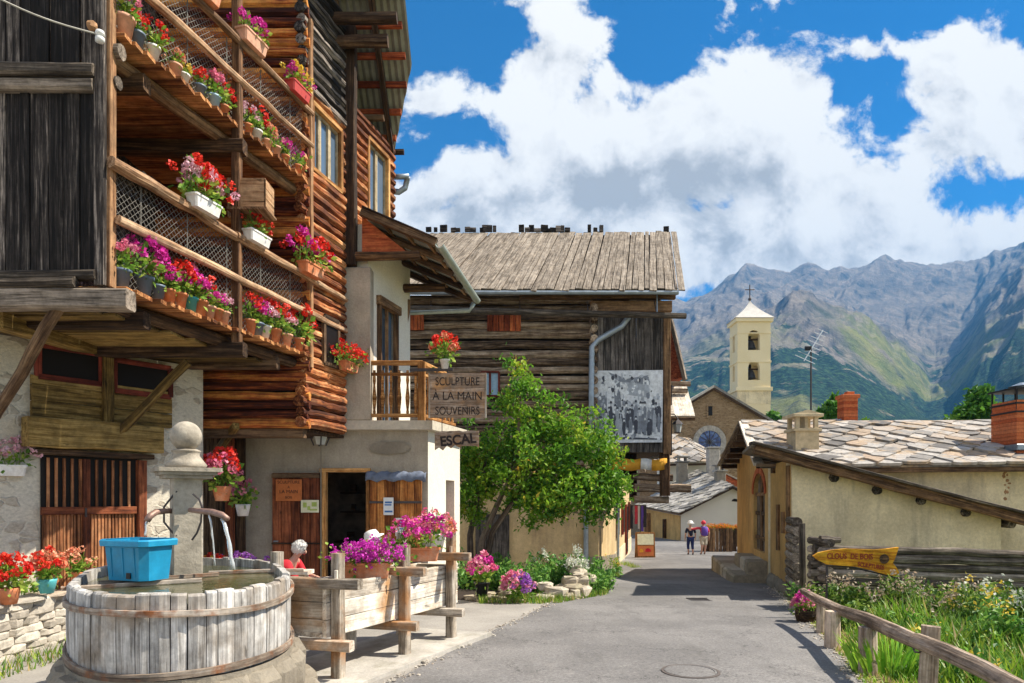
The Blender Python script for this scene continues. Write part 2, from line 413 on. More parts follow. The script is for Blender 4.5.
# metals and plain
plain('zinc', (.3, .35, .4), .45, .6, .2, 6, spec=.5)
plain('gutter_grey', (.36, .4, .36), .5, .3, .2, 6)
plain('sheet_metal', (.25, .25, .21), .55, .2, .2, 6)
plain('wire', (.42, .4, .36), .5, .5)
plain('netting_wire', (.2, .185, .16), .6, .4)
plain('black_metal', (.018, .018, .02), .5, .4)
plain('rust', (.36, .2, .1), .7, .3, .35, 20, .3)
plain('spout_metal', (.32, .2, .16), .5, .4, .3, 25, .3)
plain('iron', (.08, .07, .07), .6, .6)
plain('rust_iron', (.12, .1, .09), .8, .1)
plain('porcelain', (.7, .7, .68), .3)
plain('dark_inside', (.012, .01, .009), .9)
plain('shop_inside', (.26, .2, .14), .9, var=.5, scale=3)
plain('terracotta', (.56, .19, .08), .8, var=.25, dirt=(.6, .34, .22))
plain('terracotta_pale', (.62, .33, .22), .85, var=.25)
plain('pot_white', (.74, .72, .7), .5, dirt=(.6, .56, .5))
plain('pot_slate', (.1, .14, .2), .45)
plain('pot_black', (.012, .012, .014), .4)
plain('pot_teal', (.04, .27, .28), .4)
plain('pot_turquoise', (.09, .42, .45), .45)
plain('pot_sky', (.3, .45, .58), .5)
plain('pot_red', (.5, .06, .05), .6)
plain('soil', (.03, .02, .014), .95)
plain('bin_blue', (.012, .26, .47), .42, var=.2, scale=7, spec=.45, dirt=(.06, .33, .5))
plain('paper_white', (.76, .77, .77), .7, var=.05)
plain('paper_orange', (.5, .15, .04), .7)
plain('paper_cream', (.72, .7, .5), .7)
plain('ink_blue', (.05, .16, .42), .7)
plain('ink_dark', (.03, .02, .018), .8)
plain('ink_red', (.3, .045, .02), .8)
plain('ink_green', (.4, .5, .12), .8)
plain('cloth_grey', (.14, .17, .24), .8, var=.4, scale=5)
plain('cloth_orange', (.74, .36, .03), .8)
plain('skin', (.56, .31, .22), .55, var=.06)
plain('hair_white', (.66, .64, .61), .8, var=.2, scale=40, bstr=.6)
plain('hair_dark', (.06, .035, .02), .7)
plain('cloth_red', (.62, .02, .035), .8)
plain('cloth_pinkred', (.66, .05, .08), .8)
plain('cloth_navy', (.012, .016, .04), .8)
plain('cloth_indigo', (.016, .03, .13), .8)
plain('cloth_beige', (.58, .5, .38), .8)
plain('cloth_white', (.8, .8, .78), .8)
plain('pack_purple', (.12, .06, .36), .7)
plain('shoe_dark', (.03, .025, .025), .7)
plain('lampglass', (.5, .52, .5), .2, var=.05, spec=.6)
plain('bell_bronze', (.05, .05, .055), .5, .4)
plain('slate_spire', (.5, .48, .45), .7, var=.15, scale=2)
plain('sill_stone', (.58, .52, .42), .85)
for nm, c in dict(grey1=(.62, .64, .68), grey2=(.4, .43, .48), grey3=(.2, .22, .26), grey4=(.055, .06, .08), grey5=(.74, .76, .79)).items():
    plain('print_' + nm, c, .6, var=.3, scale=8)
# foliage, flowers
leafm('leaf_pot', [(0, (.08, .2, .025)), (.5, (.2, .38, .045)), (1, (.46, .56, .1))], .4)
leafm('leaf_tree', [(0, (.05, .14, .018)), (.3, (.12, .29, .024)), (.7, (.25, .43, .032)), (.9, (.44, .5, .05)), (1, (.52, .26, .04))], .5)
leafm('leaf_far', [(0, (.04, .13, .016)), (.5, (.09, .25, .03)), (1, (.2, .38, .045))], .35)
leafm('leaf_bed', [(0, (.05, .15, .03)), (.5, (.13, .32, .05)), (1, (.3, .5, .1))], .4)
leafm('leaf_garden', [(0, (.045, .11, .02)), (.5, (.13, .25, .035)), (1, (.32, .42, .07))], .35)
leafm('blade', [(0, (.07, .19, .02)), (.45, (.19, .35, .03)), (.75, (.36, .45, .05)), (.88, (.5, .42, .14)), (1, (.5, .36, .18))], .35)
leafm('iris_leaf', [(0, (.13, .36, .03)), (.5, (.25, .5, .04)), (1, (.42, .6, .08))], .4)
leafm('seedhead', [(0, (.3, .2, .12)), (.5, (.5, .38, .26)), (1, (.62, .55, .46))], .2, .8)
leafm('astilbe', [(0, (.6, .62, .5)), (1, (.78, .78, .7))], .3, .8)
for nm, c, c2 in (('red', (.66, .012, .01), (.8, .06, .03)), ('magenta', (.52, .008, .25), (.74, .05, .44)), ('pink', (.74, .1, .24), (.8, .3, .42)),
                  ('palepink', (.76, .36, .48), (.8, .56, .62)), ('purple', (.5, .012, .36), (.68, .06, .52)), ('orange', (.74, .16, .01), (.8, .32, .03)), ('salmon', (.76, .2, .1), (.8, .42, .26)), ('violet', (.28, .06, .42), (.42, .16, .55)), ('yellow', (.75, .5, .03), (.8, .62, .1))):
    leafm('petal_' + nm, [(0, c), (.7, c2), (1, c2)], .25, .55)

def water_mat():
    t = NT('water'); p = t.pos(); n = t.noise(p, 9, 3).outputs[0]; n2 = t.noise(p, 1.6, 4).outputs[0]
    c = t.mix(t.rng(n2, .4, .65), (.05, .06, .028), (.13, .12, .055))
    t.surf(c, .06, bump=n, bstr=.25, bdist=.02, spec=.6)
water_mat()
def jet_mat():
    t = NT('water_jet'); b = t.n('ShaderNodeBsdfPrincipled'); b.inputs['Base Color'].default_value = (.85, .9, .92, 1); b.inputs['Roughness'].default_value = .12
    b.inputs['Transmission Weight'].default_value = .55; b.inputs['IOR'].default_value = 1.33; t.l(b.outputs[0], t.out.inputs[0])
jet_mat()
def glass_mat():
    t = NT('window_glass'); n = t.noise(t.pos(), 1.5, 2).outputs[0]
    t.surf((.012, .009, .008), .5, bump=n, bstr=.05, spec=.12)
    t = NT('window_sky'); t.surf((.1, .15, .22), .08, spec=.9)
glass_mat()
def asphalt():
    t = NT('asphalt'); p = t.pos(); n = t.noise(p, 34, 6, .85).outputs[0]; n2 = t.noise(p, .5, 6, .65).outputs[0]; n3 = t.noise(p, 4, 5, .7).outputs[0]
    vo = t.n('ShaderNodeTexVoronoi', i_Scale=110.); t.l(p, vo.inputs['Vector'])
    c = t.mix(t.rng(n2, .4, .62), (.18, .172, .168), (.255, .243, .235))
    c = t.mix(t.rng(n3, .6, .75, 0, .5), c, (.3, .28, .26))
    c = t.gain(c, t.math('MULTIPLY', t.rng(n, .34, .66, .55, 1.4), t.rng(vo.outputs['Distance'], 0, .9, 1.2, .8)))
    pv = t.n('ShaderNodeTexVoronoi', i_Scale=.16); wv = t.noise(p, 1.1, 3).outputs['Color']; pq = t.n('ShaderNodeVectorMath', operation='MULTIPLY_ADD'); t.l(wv, pq.inputs[0]); pq.inputs[1].default_value = (1.2, 1.2, 1.2); t.l(p, pq.inputs[2]); t.l(pq.outputs[0], pv.inputs['Vector']); sc_ = t.n('ShaderNodeSeparateColor'); t.l(pv.outputs['Color'], sc_.inputs[0]); c = t.gain(c, t.rng(sc_.outputs[0], 0, 1, .76, 1.14)); spk = t.noise(p, 16, 3, .9).outputs[0]; c = t.mix(t.rng(spk, .64, .72, 0, .5), c, (.42, .4, .37)); c = t.mix(t.rng(t.noise(t.mapping(p, (1.5, .35, 1)), 1.2, 6, .7).outputs[0], .55, .72, 0, .7), c, (.11, .105, .1))
    # fine cracks
    v2 = t.n('ShaderNodeTexVoronoi', feature='DISTANCE_TO_EDGE', i_Scale=.55)
    w = t.noise(p, 1.4, 5, .7).outputs['Color']; pw = t.n('ShaderNodeVectorMath', operation='MULTIPLY_ADD'); t.l(w, pw.inputs[0]); pw.inputs[1].default_value = (1.6, 1.6, 1.6); t.l(p, pw.inputs[2]); t.l(pw.outputs[0], v2.inputs['Vector'])
    c = t.gain(c, t.rng(v2.outputs['Distance'], .001, .009, .5, 1.))
    t.surf(c, .88, bump=n, bstr=.5, bdist=.006, spec=.3)
asphalt()
def groundm():
    t = NT('ground_mix'); p = t.pos(); n = t.noise(p, 40, 5, .8).outputs[0]; n2 = t.noise(p, .7, 6, .65).outputs[0]
    sep = t.n('ShaderNodeSeparateXYZ'); t.l(p, sep.inputs[0])
    conc = t.mix(t.rng(n2, .4, .62), (.27, .25, .225), (.36, .335, .3))
    soil = t.mix(t.rng(t.noise(p, 3, 5, .7).outputs[0], .4, .6), (.1, .14, .035), (.3, .24, .12))
    d = t.math('SUBTRACT', sep.outputs[0], t.math('MULTIPLY', sep.outputs[1], .25))   # right of the road
    m = t.rng(t.math('ADD', d, t.math('MULTIPLY', n2, .4)), 1.75, 1.95)
    c = t.mix(m, conc, soil)
    far = t.rng(sep.outputs[1], 70, 140)
    c = t.mix(far, c, (.08, .12, .04))
    c = t.gain(c, t.rng(n, .3, .7, .75, 1.22))
    t.surf(c, .92, bump=n, bstr=.5, bdist=.01)
groundm()
# ---------------------------------------------------------------- camera, sky, sun, terrain
cam = bpy.data.cameras.new('camera'); camo = bpy.data.objects.new('camera', cam); COL.objects.link(camo)
camo.location = (0, 0, CZ); camo.rotation_euler = (R(90), 0, 0)
cam.sensor_width = 36; cam.lens = F / 1024 * 36; cam.shift_y = (V0 - 341.5) / 1024; cam.clip_start = .05; cam.clip_end = 30000
scene.camera = camo
EL, AZ = R(51), R(5)
sun_dir = Vector((math.cos(EL) * math.cos(AZ), math.cos(EL) * math.sin(AZ), math.sin(EL)))
sl = bpy.data.lights.new('sun', 'SUN'); sl.energy = 5.0; sl.angle = R(.55); sl.color = (1, .92, .78)
so = bpy.data.objects.new('sun', sl); COL.objects.link(so); so.rotation_euler = (-sun_dir).to_track_quat('-Z', 'Y').to_euler()
vs = scene.view_settings; vs.view_transform = 'Standard'; vs.look = 'None'; vs.exposure = 0.95; vs.gamma = 1; vs.use_curve_mapping = False
scene.render.engine = 'CYCLES'
cy = scene.cycles; cy.max_bounces = 6; cy.diffuse_bounces = 3; cy.glossy_bounces = 3; cy.transmission_bounces = 4; cy.volume_bounces = 0; cy.transparent_max_bounces = 6
cy.use_denoising = True; cy.caustics_reflective = False; cy.caustics_refractive = False; cy.sample_clamp_indirect = 6

def world():
    w = bpy.data.worlds.new('World'); scene.world = w; w.use_nodes = True; t = w.node_tree; t.nodes.clear()
    N = lambda typ, **kw: _mk(t, typ, kw)
    def _mk(t, typ, kw):
        nd = t.nodes.new(typ)
        for k, v in kw.items():
            if k.startswith('i_'): nd.inputs[k[2:].replace('_', ' ')].default_value = v
            else: setattr(nd, k, v)
        return nd
    L = t.links.new
    def m(op, a, b=None, c=None, clamp=False):
        q = N('ShaderNodeMath', operation=op, use_clamp=clamp)
        for i, x in enumerate((a, b, c)):
            if x is None: continue
            if isinstance(x, (int, float)): q.inputs[i].default_value = x
            else: L(x, q.inputs[i])
        return q.outputs[0]
    def mr(v, a, b, c=0., d=1., smooth=True):
        q = N('ShaderNodeMapRange', interpolation_type='SMOOTHSTEP' if smooth else 'LINEAR'); L(v, q.inputs[0])
        for i, x in enumerate((a, b, c, d)): q.inputs[i + 1].default_value = x
        return q.outputs[0]
    sky = N('ShaderNodeTexSky', sky_type='NISHITA', sun_disc=False, sun_elevation=EL, sun_rotation=R(90) - AZ, altitude=2000., air_density=1., dust_density=.4, ozone_density=2.2)
    hs = N('ShaderNodeHueSaturation', i_Saturation=1.7, i_Value=.95); L(sky.outputs[0], hs.inputs['Color'])
    d = N('ShaderNodeTexCoord').outputs['Generated']
    sp = N('ShaderNodeSeparateXYZ'); L(d, sp.inputs[0])
    y = m('MAXIMUM', sp.outputs[1], .15)
    pv = N('ShaderNodeCombineXYZ'); L(m('DIVIDE', sp.outputs[0], y), pv.inputs[0]); L(m('DIVIDE', sp.outputs[2], y), pv.inputs[1]); p = pv.outputs[0]
    def blobs(lst):
        acc = None
        for (u, v, ru, rv, wt) in lst:
            s = N('ShaderNodeVectorMath', operation='SUBTRACT'); L(p, s.inputs[0]); s.inputs[1].default_value = ((u - U0) / F, (V0 - v) / F, 0)
            k = N('ShaderNodeVectorMath', operation='MULTIPLY'); L(s.outputs[0], k.inputs[0]); k.inputs[1].default_value = (F / ru, F / rv, 0)
            dt = N('ShaderNodeVectorMath', operation='DOT_PRODUCT'); L(k.outputs[0], dt.inputs[0]); L(k.outputs[0], dt.inputs[1])
            e = m('MULTIPLY', m('EXPONENT', m('MULTIPLY', dt.outputs['Value'], -1.)), wt)
            acc = e if acc is None else m('ADD', acc, e)
        return acc
    field = blobs([(540, 95, 62, 100, .75), (600, 175, 110, 60, .7), (470, 225, 110, 70, .6), (430, 105, 42, 36, .65), (655, 110, 62, 42, .6), (765, 75, 58, 62, .8), (815, 170, 95, 62, .75), (985, 110, 86, 76, .95), (868, 52, 34, 12, .5),
                   (930, 245, 120, 36, .75), (780, 245, 150, 45, .7), (640, 255, 150, 45, .5), (700, 160, 60, 50, .4), (985, 50, 50, 22, .3), (625, 30, 26, 24, .35), (545, 5, 40, 26, .4),
                   (437, 35, 66, 40, -.6), (470, 132, 52, 22, -.62), (662, 40, 46, 44, -.75), (758, 121, 36, 18, -.72), (870, 16, 120, 30, -.6), (850, 76, 34, 24, -.4), (890, 138, 24, 34, -.36), (935, 196, 28, 16, -.2), (590, 8, 18, 14, -.3), (845, 140, 24, 26, -.3)])
    def noi(vec, sc, det=8., rough=.58, dist=.0):
        q = N('ShaderNodeTexNoise', i_Scale=sc, i_Detail=det, i_Roughness=rough, i_Distortion=dist); L(vec, q.inputs['Vector']); return q.outputs[0]
    def off(vec, o):
        q = N('ShaderNodeVectorMath', operation='ADD'); L(vec, q.inputs[0]); q.inputs[1].default_value = o; return q.outputs[0]
    n_big = noi(p, 8.5, 10., .6, .25); n_lit = noi(off(p, (.026, .034, 0)), 8.5, 6., .6, .25); n_fine = noi(off(p, (3, 7, 2)), 17., 7., .62)
    behind = mr(sp.outputs[1], .2, -.1, 0., .3)  # extra unseen cloud cover behind the camera, added for neutral fill light
    dens = m('ADD', m('ADD', m('MULTIPLY', field, 1.0), m('ADD', .12, behind)), m('ADD', m('MULTIPLY', m('SUBTRACT', n_big, .5), 3.0), m('MULTIPLY', m('SUBTRACT', n_fine, .5), 1.15)))
    mask = mr(dens, .2, .6)
    grey = blobs([(570, 195, 110, 28, .8), (655, 180, 70, 25, .8), (600, 262, 160, 26, .7), (460, 235, 100, 36, .65), (720, 235, 90, 24, .55), (925, 150, 60, 20, .3), (880, 250, 130, 20, .45), (760, 170, 60, 24, .35), (980, 195, 60, 18, .4)])
    relief = m('MULTIPLY', m('SUBTRACT', n_lit, n_big), 3.0)          # brighter on the sunward side of each billow
    grey = m('MULTIPLY', grey, mr(noi(off(p, (1, 4, 2)), 6., 6.), .36, .62, .45, 1.25))
    sh = m('ADD', m('ADD', m('MULTIPLY', grey, 1.), m('MULTIPLY', m('SUBTRACT', n_fine, .47), .5)), relief, clamp=True)
    cr = N('ShaderNodeValToRGB'); e = cr.color_ramp.elements; e[0].position = 0; e[0].color = (1., .965, .89, 1); e[1].position = 1; e[1].color = (.46, .45, .43, 1)
    q = e.new(.35); q.color = (.88, .85, .8, 1); q = e.new(.7); q.color = (.63, .615, .59, 1)
    L(sh, cr.inputs[0])
    cs = N('ShaderNodeVectorMath', operation='SCALE'); L(cr.outputs[0], cs.inputs[0]); cs.inputs['Scale'].default_value = 7.5
    mx = N('ShaderNodeMix', data_type='RGBA'); L(mask, mx.inputs[0]); L(hs.outputs[0], mx.inputs[6]); L(cs.outputs[0], mx.inputs[7])
    bg = N('ShaderNodeBackground', i_Strength=.085); L(mx.outputs[2], bg.inputs[0])
    o = N('ShaderNodeOutputWorld'); L(bg.outputs[0], o.inputs[0])
    w.cycles.sampling_method = 'MANUAL'; w.cycles.sample_map_resolution = 1024
world()

def grid_mesh(name, xs, ys, zf, mat, kind='structure', smooth=True):
    vs = []; nx, ny = len(xs), len(ys)
    for y in ys:
        for x in xs: vs.append((x, y, zf(x, y)))
    fs = [(j * nx + i, j * nx + i + 1, (j + 1) * nx + i + 1, (j + 1) * nx + i) for j in range(ny - 1) for i in range(nx - 1)]
    b = MB(); b.add(vs, fs); o = b.build(name, mat, smooth=smooth, org=(0, 0, 0)); return tag(o, kind=kind)
def steps(*segs):
    out = []
    for a, b, n in segs: out += [a + (b - a) * i / n for i in range(n)]
    return out + [segs[-1][1]]
grid_mesh('ground', steps((-3000, -60, 8), (-60, -14, 10), (-14, 20, 90), (20, 80, 14), (80, 3000, 8)), steps((-60, 0, 10), (0, 60, 130), (60, 300, 20), (300, 4200, 10)), zg, M['ground_mix'])
# road: left edge, right edge at each distance
ROAD = [(-4, -2.6, 1.2), (0, -2.2, 1.9), (3, -1.75, 2.35), (5, -1.45, 2.8), (6.2, -1.15, 3.1), (8, -.6, 3.65), (10, .05, 4.2), (12, .6, 4.75), (14, 1.35, 5.35), (16, 1.8, 5.9), (20, 2.75, 7.2), (25, 3.7, 8.6), (30, 4.85, 9.9), (36, 5.9, 13), (42, 6.0, 15), (50, 6, 15)]
def road():
    b = MB(); ys = steps((-4, 50, 160)); nx = 24; vs = []
    for y in ys:
        a = interp(y, [(r[0], r[1]) for r in ROAD]) + noise.noise((y * 1.3, 0, 5)) * .05; c = interp(y, [(r[0], r[2]) for r in ROAD]) + noise.noise((y * 1.7, 9, 5)) * .07
        for i in range(nx + 1):
            x = a + (c - a) * i / nx; vs.append((x, y, zg(x, y) + .012 + .02 * math.sin(math.pi * i / nx)))
    n = nx + 1
    b.add(vs, [(j * n + i, j * n + i + 1, (j + 1) * n + i + 1, (j + 1) * n + i) for j in range(len(ys) - 1) for i in range(nx)])
    tag(b.build('road', M['asphalt'], smooth=True, org=(0, 0, 0)), kind='structure')
road()

# ---------------------------------------------------------------- mountains
RIDGES = [
 (240, [(-2000, 512), (3000, 512)]),
 (480, [(-2000, 470), (600, 480), (680, 470), (760, 470), (840, 462), (900, 455), (1024, 440), (1400, 420), (3000, 420)]),
 (900, [(-2000, 400), (500, 410), (640, 415), (668, 398), (690, 404), (715, 420), (760, 428), (800, 405), (850, 412), (890, 430), (930, 436), (970, 422), (1024, 372), (1200, 300), (3000, 280)]),
 (1350, [(-2000, 350), (600, 385), (680, 385), (720, 375), (770, 345), (805, 345), (850, 360), (890, 385), (925, 412), (950, 405), (985, 360), (1024, 322), (1150, 250), (3000, 240)]),
 (1750, [(-2000, 320), (600, 360), (680, 362), (730, 340), (770, 312), (788, 299), (802, 293), (820, 297), (838, 305), (862, 317), (885, 338), (905, 362), (930, 388), (950, 380), (985, 325), (1024, 290), (1150, 230), (3000, 220)]),
 (2200, [(-2000, 300), (600, 335), (680, 340), (730, 318), (770, 318), (802, 312), (840, 322), (870, 330), (905, 345), (935, 358), (960, 345), (990, 300), (1024, 268), (1150, 215), (3000, 200)]),
 (3000, [(-2000, 260), (500, 330), (640, 318), (668, 308), (690, 306), (720, 292), (745, 285), (790, 290), (830, 290), (870, 284), (900, 282), (940, 284), (975, 282), (1000, 266), (1024, 255), (1150, 205), (3000, 190)]),
 (3400, [(-2000, 250), (500, 330), (640, 330), (662, 318), (676, 302), (684, 306), (692, 301), (703, 296), (716, 288), (728, 277), (736, 274), (746, 264), (757, 266), (770, 269), (782, 270), (790, 272), (800, 266), (808, 263), (818, 268), (828, 272), (840, 268), (850, 269), (860, 266), (868, 264), (877, 260), (886, 256.5), (896, 260), (905, 263), (916, 262), (926, 265), (938, 263), (950, 264), (958, 262), (966, 266), (976, 261), (986, 256), (994, 251), (1002, 252), (1012, 247), (1024, 243), (1040, 238), (1150, 190), (3000, 170)]),
 (3900, [(-2000, 330), (3000, 330)]),
]
def mountain_z(u, Y):
    vals = [(math.log(y), interp(u, pts)) for y, pts in RIDGES]
    ly = math.log(Y)
    for k in range(len(vals) - 1):
        if ly <= vals[k + 1][0] or k == len(vals) - 2:
            t = min(1, max(0, (ly - vals[k][0]) / (vals[k + 1][0] - vals[k][0])))
            return CZ + (V0 - lerp(vals[k][1], vals[k + 1][1], t)) / F * Y
def mountains():
    us = steps((-1500, 560, 30), (560, 640, 20), (640, 1060, 330), (1060, 2600, 40)); Ys = []
    Y = 240.
    while Y < 3900:
        Ys.append(Y); Y *= 1.0125 if Y > 700 else 1.03
    vs = []
    for Y in Ys:
        for u in us:
            x = (u - U0) / F * Y; z = mountain_z(u, Y)
            k = min(1, max(0, (Y - 500) / 900))
            ly = math.log(Y); sk = u + 90 * noise.noise((u / 140, ly * 3, 2)) + 40 * ly
            g = noise.ridged_multi_fractal(Vector((sk / 62 + 3, ly * 2.6, 0)), .9, 2.1, 7, 1.0, 2.0) - 1.1
            g2 = noise.fractal(Vector((sk / 22, ly * 9, 4)), .9, 2.0, 6)
            crest = 1 - .55 * math.exp(-((Y - 3400) / 150) ** 2)
            z += k * crest * (g * Y * .016 + g2 * Y * .0035) + (1 - k) * g2 * 3
            vs.append((x, Y, z))
    n = len(us)
    b = MB(); b.add(vs, [(j * n + i, j * n + i + 1, (j + 1) * n + i + 1, (j + 1) * n + i) for j in range(len(Ys) - 1) for i in range(n - 1)])
    tag(b.build('mountains', M['mountain_rock'], smooth=True, org=(0, 0, 0)), kind='structure')
def mountain_mat():
    t = NT('mountain_rock'); p = t.pos(); sep = t.n('ShaderNodeSeparateXYZ'); t.l(p, sep.inputs[0]); z = sep.outputs[2]
    nv = t.n('ShaderNodeNewGeometry').outputs['Normal']; ns = t.n('ShaderNodeSeparateXYZ'); t.l(nv, ns.inputs[0])
    big = t.noise(p, .0035, 6, .6).outputs[0]; mid = t.noise(p, .014, 8, .65).outputs[0]; fine = t.noise(p, .09, 6, .7).outputs[0]
    strea = t.noise(t.mapping(p, (.02, .006, .006)), 1., 6, .65, .8).outputs[0]
    rock = t.ramp(mid, [(.36, (.028, .032, .042)), (.5, (.095, .093, .095)), (.64, (.2, .175, .15))])  # rock tones lowered to stand in for cloud shadow
    scree = t.mix(t.rng(strea, .4, .6), (.15, .135, .125), (.27, .23, .19))
    c = t.mix(t.rng(t.math('ADD', t.math('MULTIPLY', ns.outputs[2], .8), t.math('MULTIPLY', big, .6)), .82, 1.0), rock, scree)
    # alpine meadow below the scree
    mead = t.math('MULTIPLY', t.rng(t.math('ADD', z, t.math('MULTIPLY', t.math('SUBTRACT', big, .5), 900)), 330, 520, 1, 0), t.rng(t.noise(p, .006, 5, .6).outputs[0], .42, .56))
    bl = None
    for (cx_, cy_, rx_, ry_) in ((915, 1560, 125, 230), (760, 1480, 60, 120), (1010, 1750, 60, 150), (330, 950, 70, 130)):
        sv = t.n('ShaderNodeVectorMath', operation='SUBTRACT'); t.l(p, sv.inputs[0]); sv.inputs[1].default_value = (cx_, cy_, 0); mv = t.n('ShaderNodeVectorMath', operation='MULTIPLY'); t.l(sv.outputs[0], mv.inputs[0]); mv.inputs[1].default_value = (1 / rx_, 1 / ry_, 0); ln = t.n('ShaderNodeVectorMath', operation='LENGTH'); t.l(mv.outputs[0], ln.inputs[0])
        e_ = t.rng(t.math('ADD', ln.outputs['Value'], t.math('MULTIPLY', t.math('SUBTRACT', mid, .5), 2.2)), .75, 1.05, 1, 0); bl = e_ if bl is None else t.math('MAXIMUM', bl, e_)
    c = t.mix(t.math('MULTIPLY', mead, .35), c, t.mix(t.rng(mid, .4, .6), (.15, .19, .035), (.26, .26, .07)))
    c = t.mix(t.math('MULTIPLY', bl, t.rng(t.noise(p, .02, 6, .7).outputs[0], .35, .6, .35, .95)), c, t.mix(t.rng(mid, .4, .6), (.13, .16, .03), (.24, .24, .06)))
    # forest with a ragged tree line
    fl = t.math('ADD', z, t.math('MULTIPLY', t.math('SUBTRACT', mid, .5), 420))
    fl = t.math('ADD', fl, t.math('MULTIPLY', t.math('SUBTRACT', big, .5), 500))
    fm = t.math('MULTIPLY', t.math('SUBTRACT', 1., bl), t.math('MULTIPLY', t.rng(fl, 265, 300, 1, 0), t.rng(t.noise(p, .011, 6, .7).outputs[0], .34, .4)))
    trees = t.ramp(t.noise(p, .12, 3, .6).outputs[0], [(.38, (.004, .016, .012)), (.52, (.014, .045, .025)), (.66, (.05, .1, .035))])
    c = t.mix(fm, c, trees)
    c = t.gain(c, t.rng(fine, .3, .7, .75, 1.2))
    t.surf(c, .95, bump=t.math('ADD', mid, t.math('MULTIPLY', fine, .4)), bstr=.9, bdist=22, spec=.1)
mountain_mat(); mountains()

def haze():
    t = NT('haze_air'); v = t.n('ShaderNodeVolumePrincipled'); v.inputs['Color'].default_value = (.13, .46, .96, 1); v.inputs['Density'].default_value = HAZE; v.inputs['Anisotropy'].default_value = .0
    t.l(v.outputs[0], t.out.inputs['Volume'])
    b = MB(); b.box((0, 2050, 800), (7000, 4300, 1800)); 
    x0, x1, y0, y1, z0, z1 = -6000, 9500, -70, 4000, -70, 1290
    vs = [(x0, y0, z0), (x1, y0, z0), (x1, y1, z0), (x0, y1, z0), (x0, y0, z1), (x1, y0, z1), (x1, y1, z1), (x0, y1, z1)]
    b = MB(); b.add(vs, [(3, 2, 1, 0), (4, 5, 6, 7), (0, 1, 5, 4), (1, 2, 6, 5), (2, 3, 7, 6), (3, 0, 4, 7)])
    tag(b.build('haze', t.m, org=(0, 0, 0)), kind='stuff')
HAZE = 1.45e-4
haze()
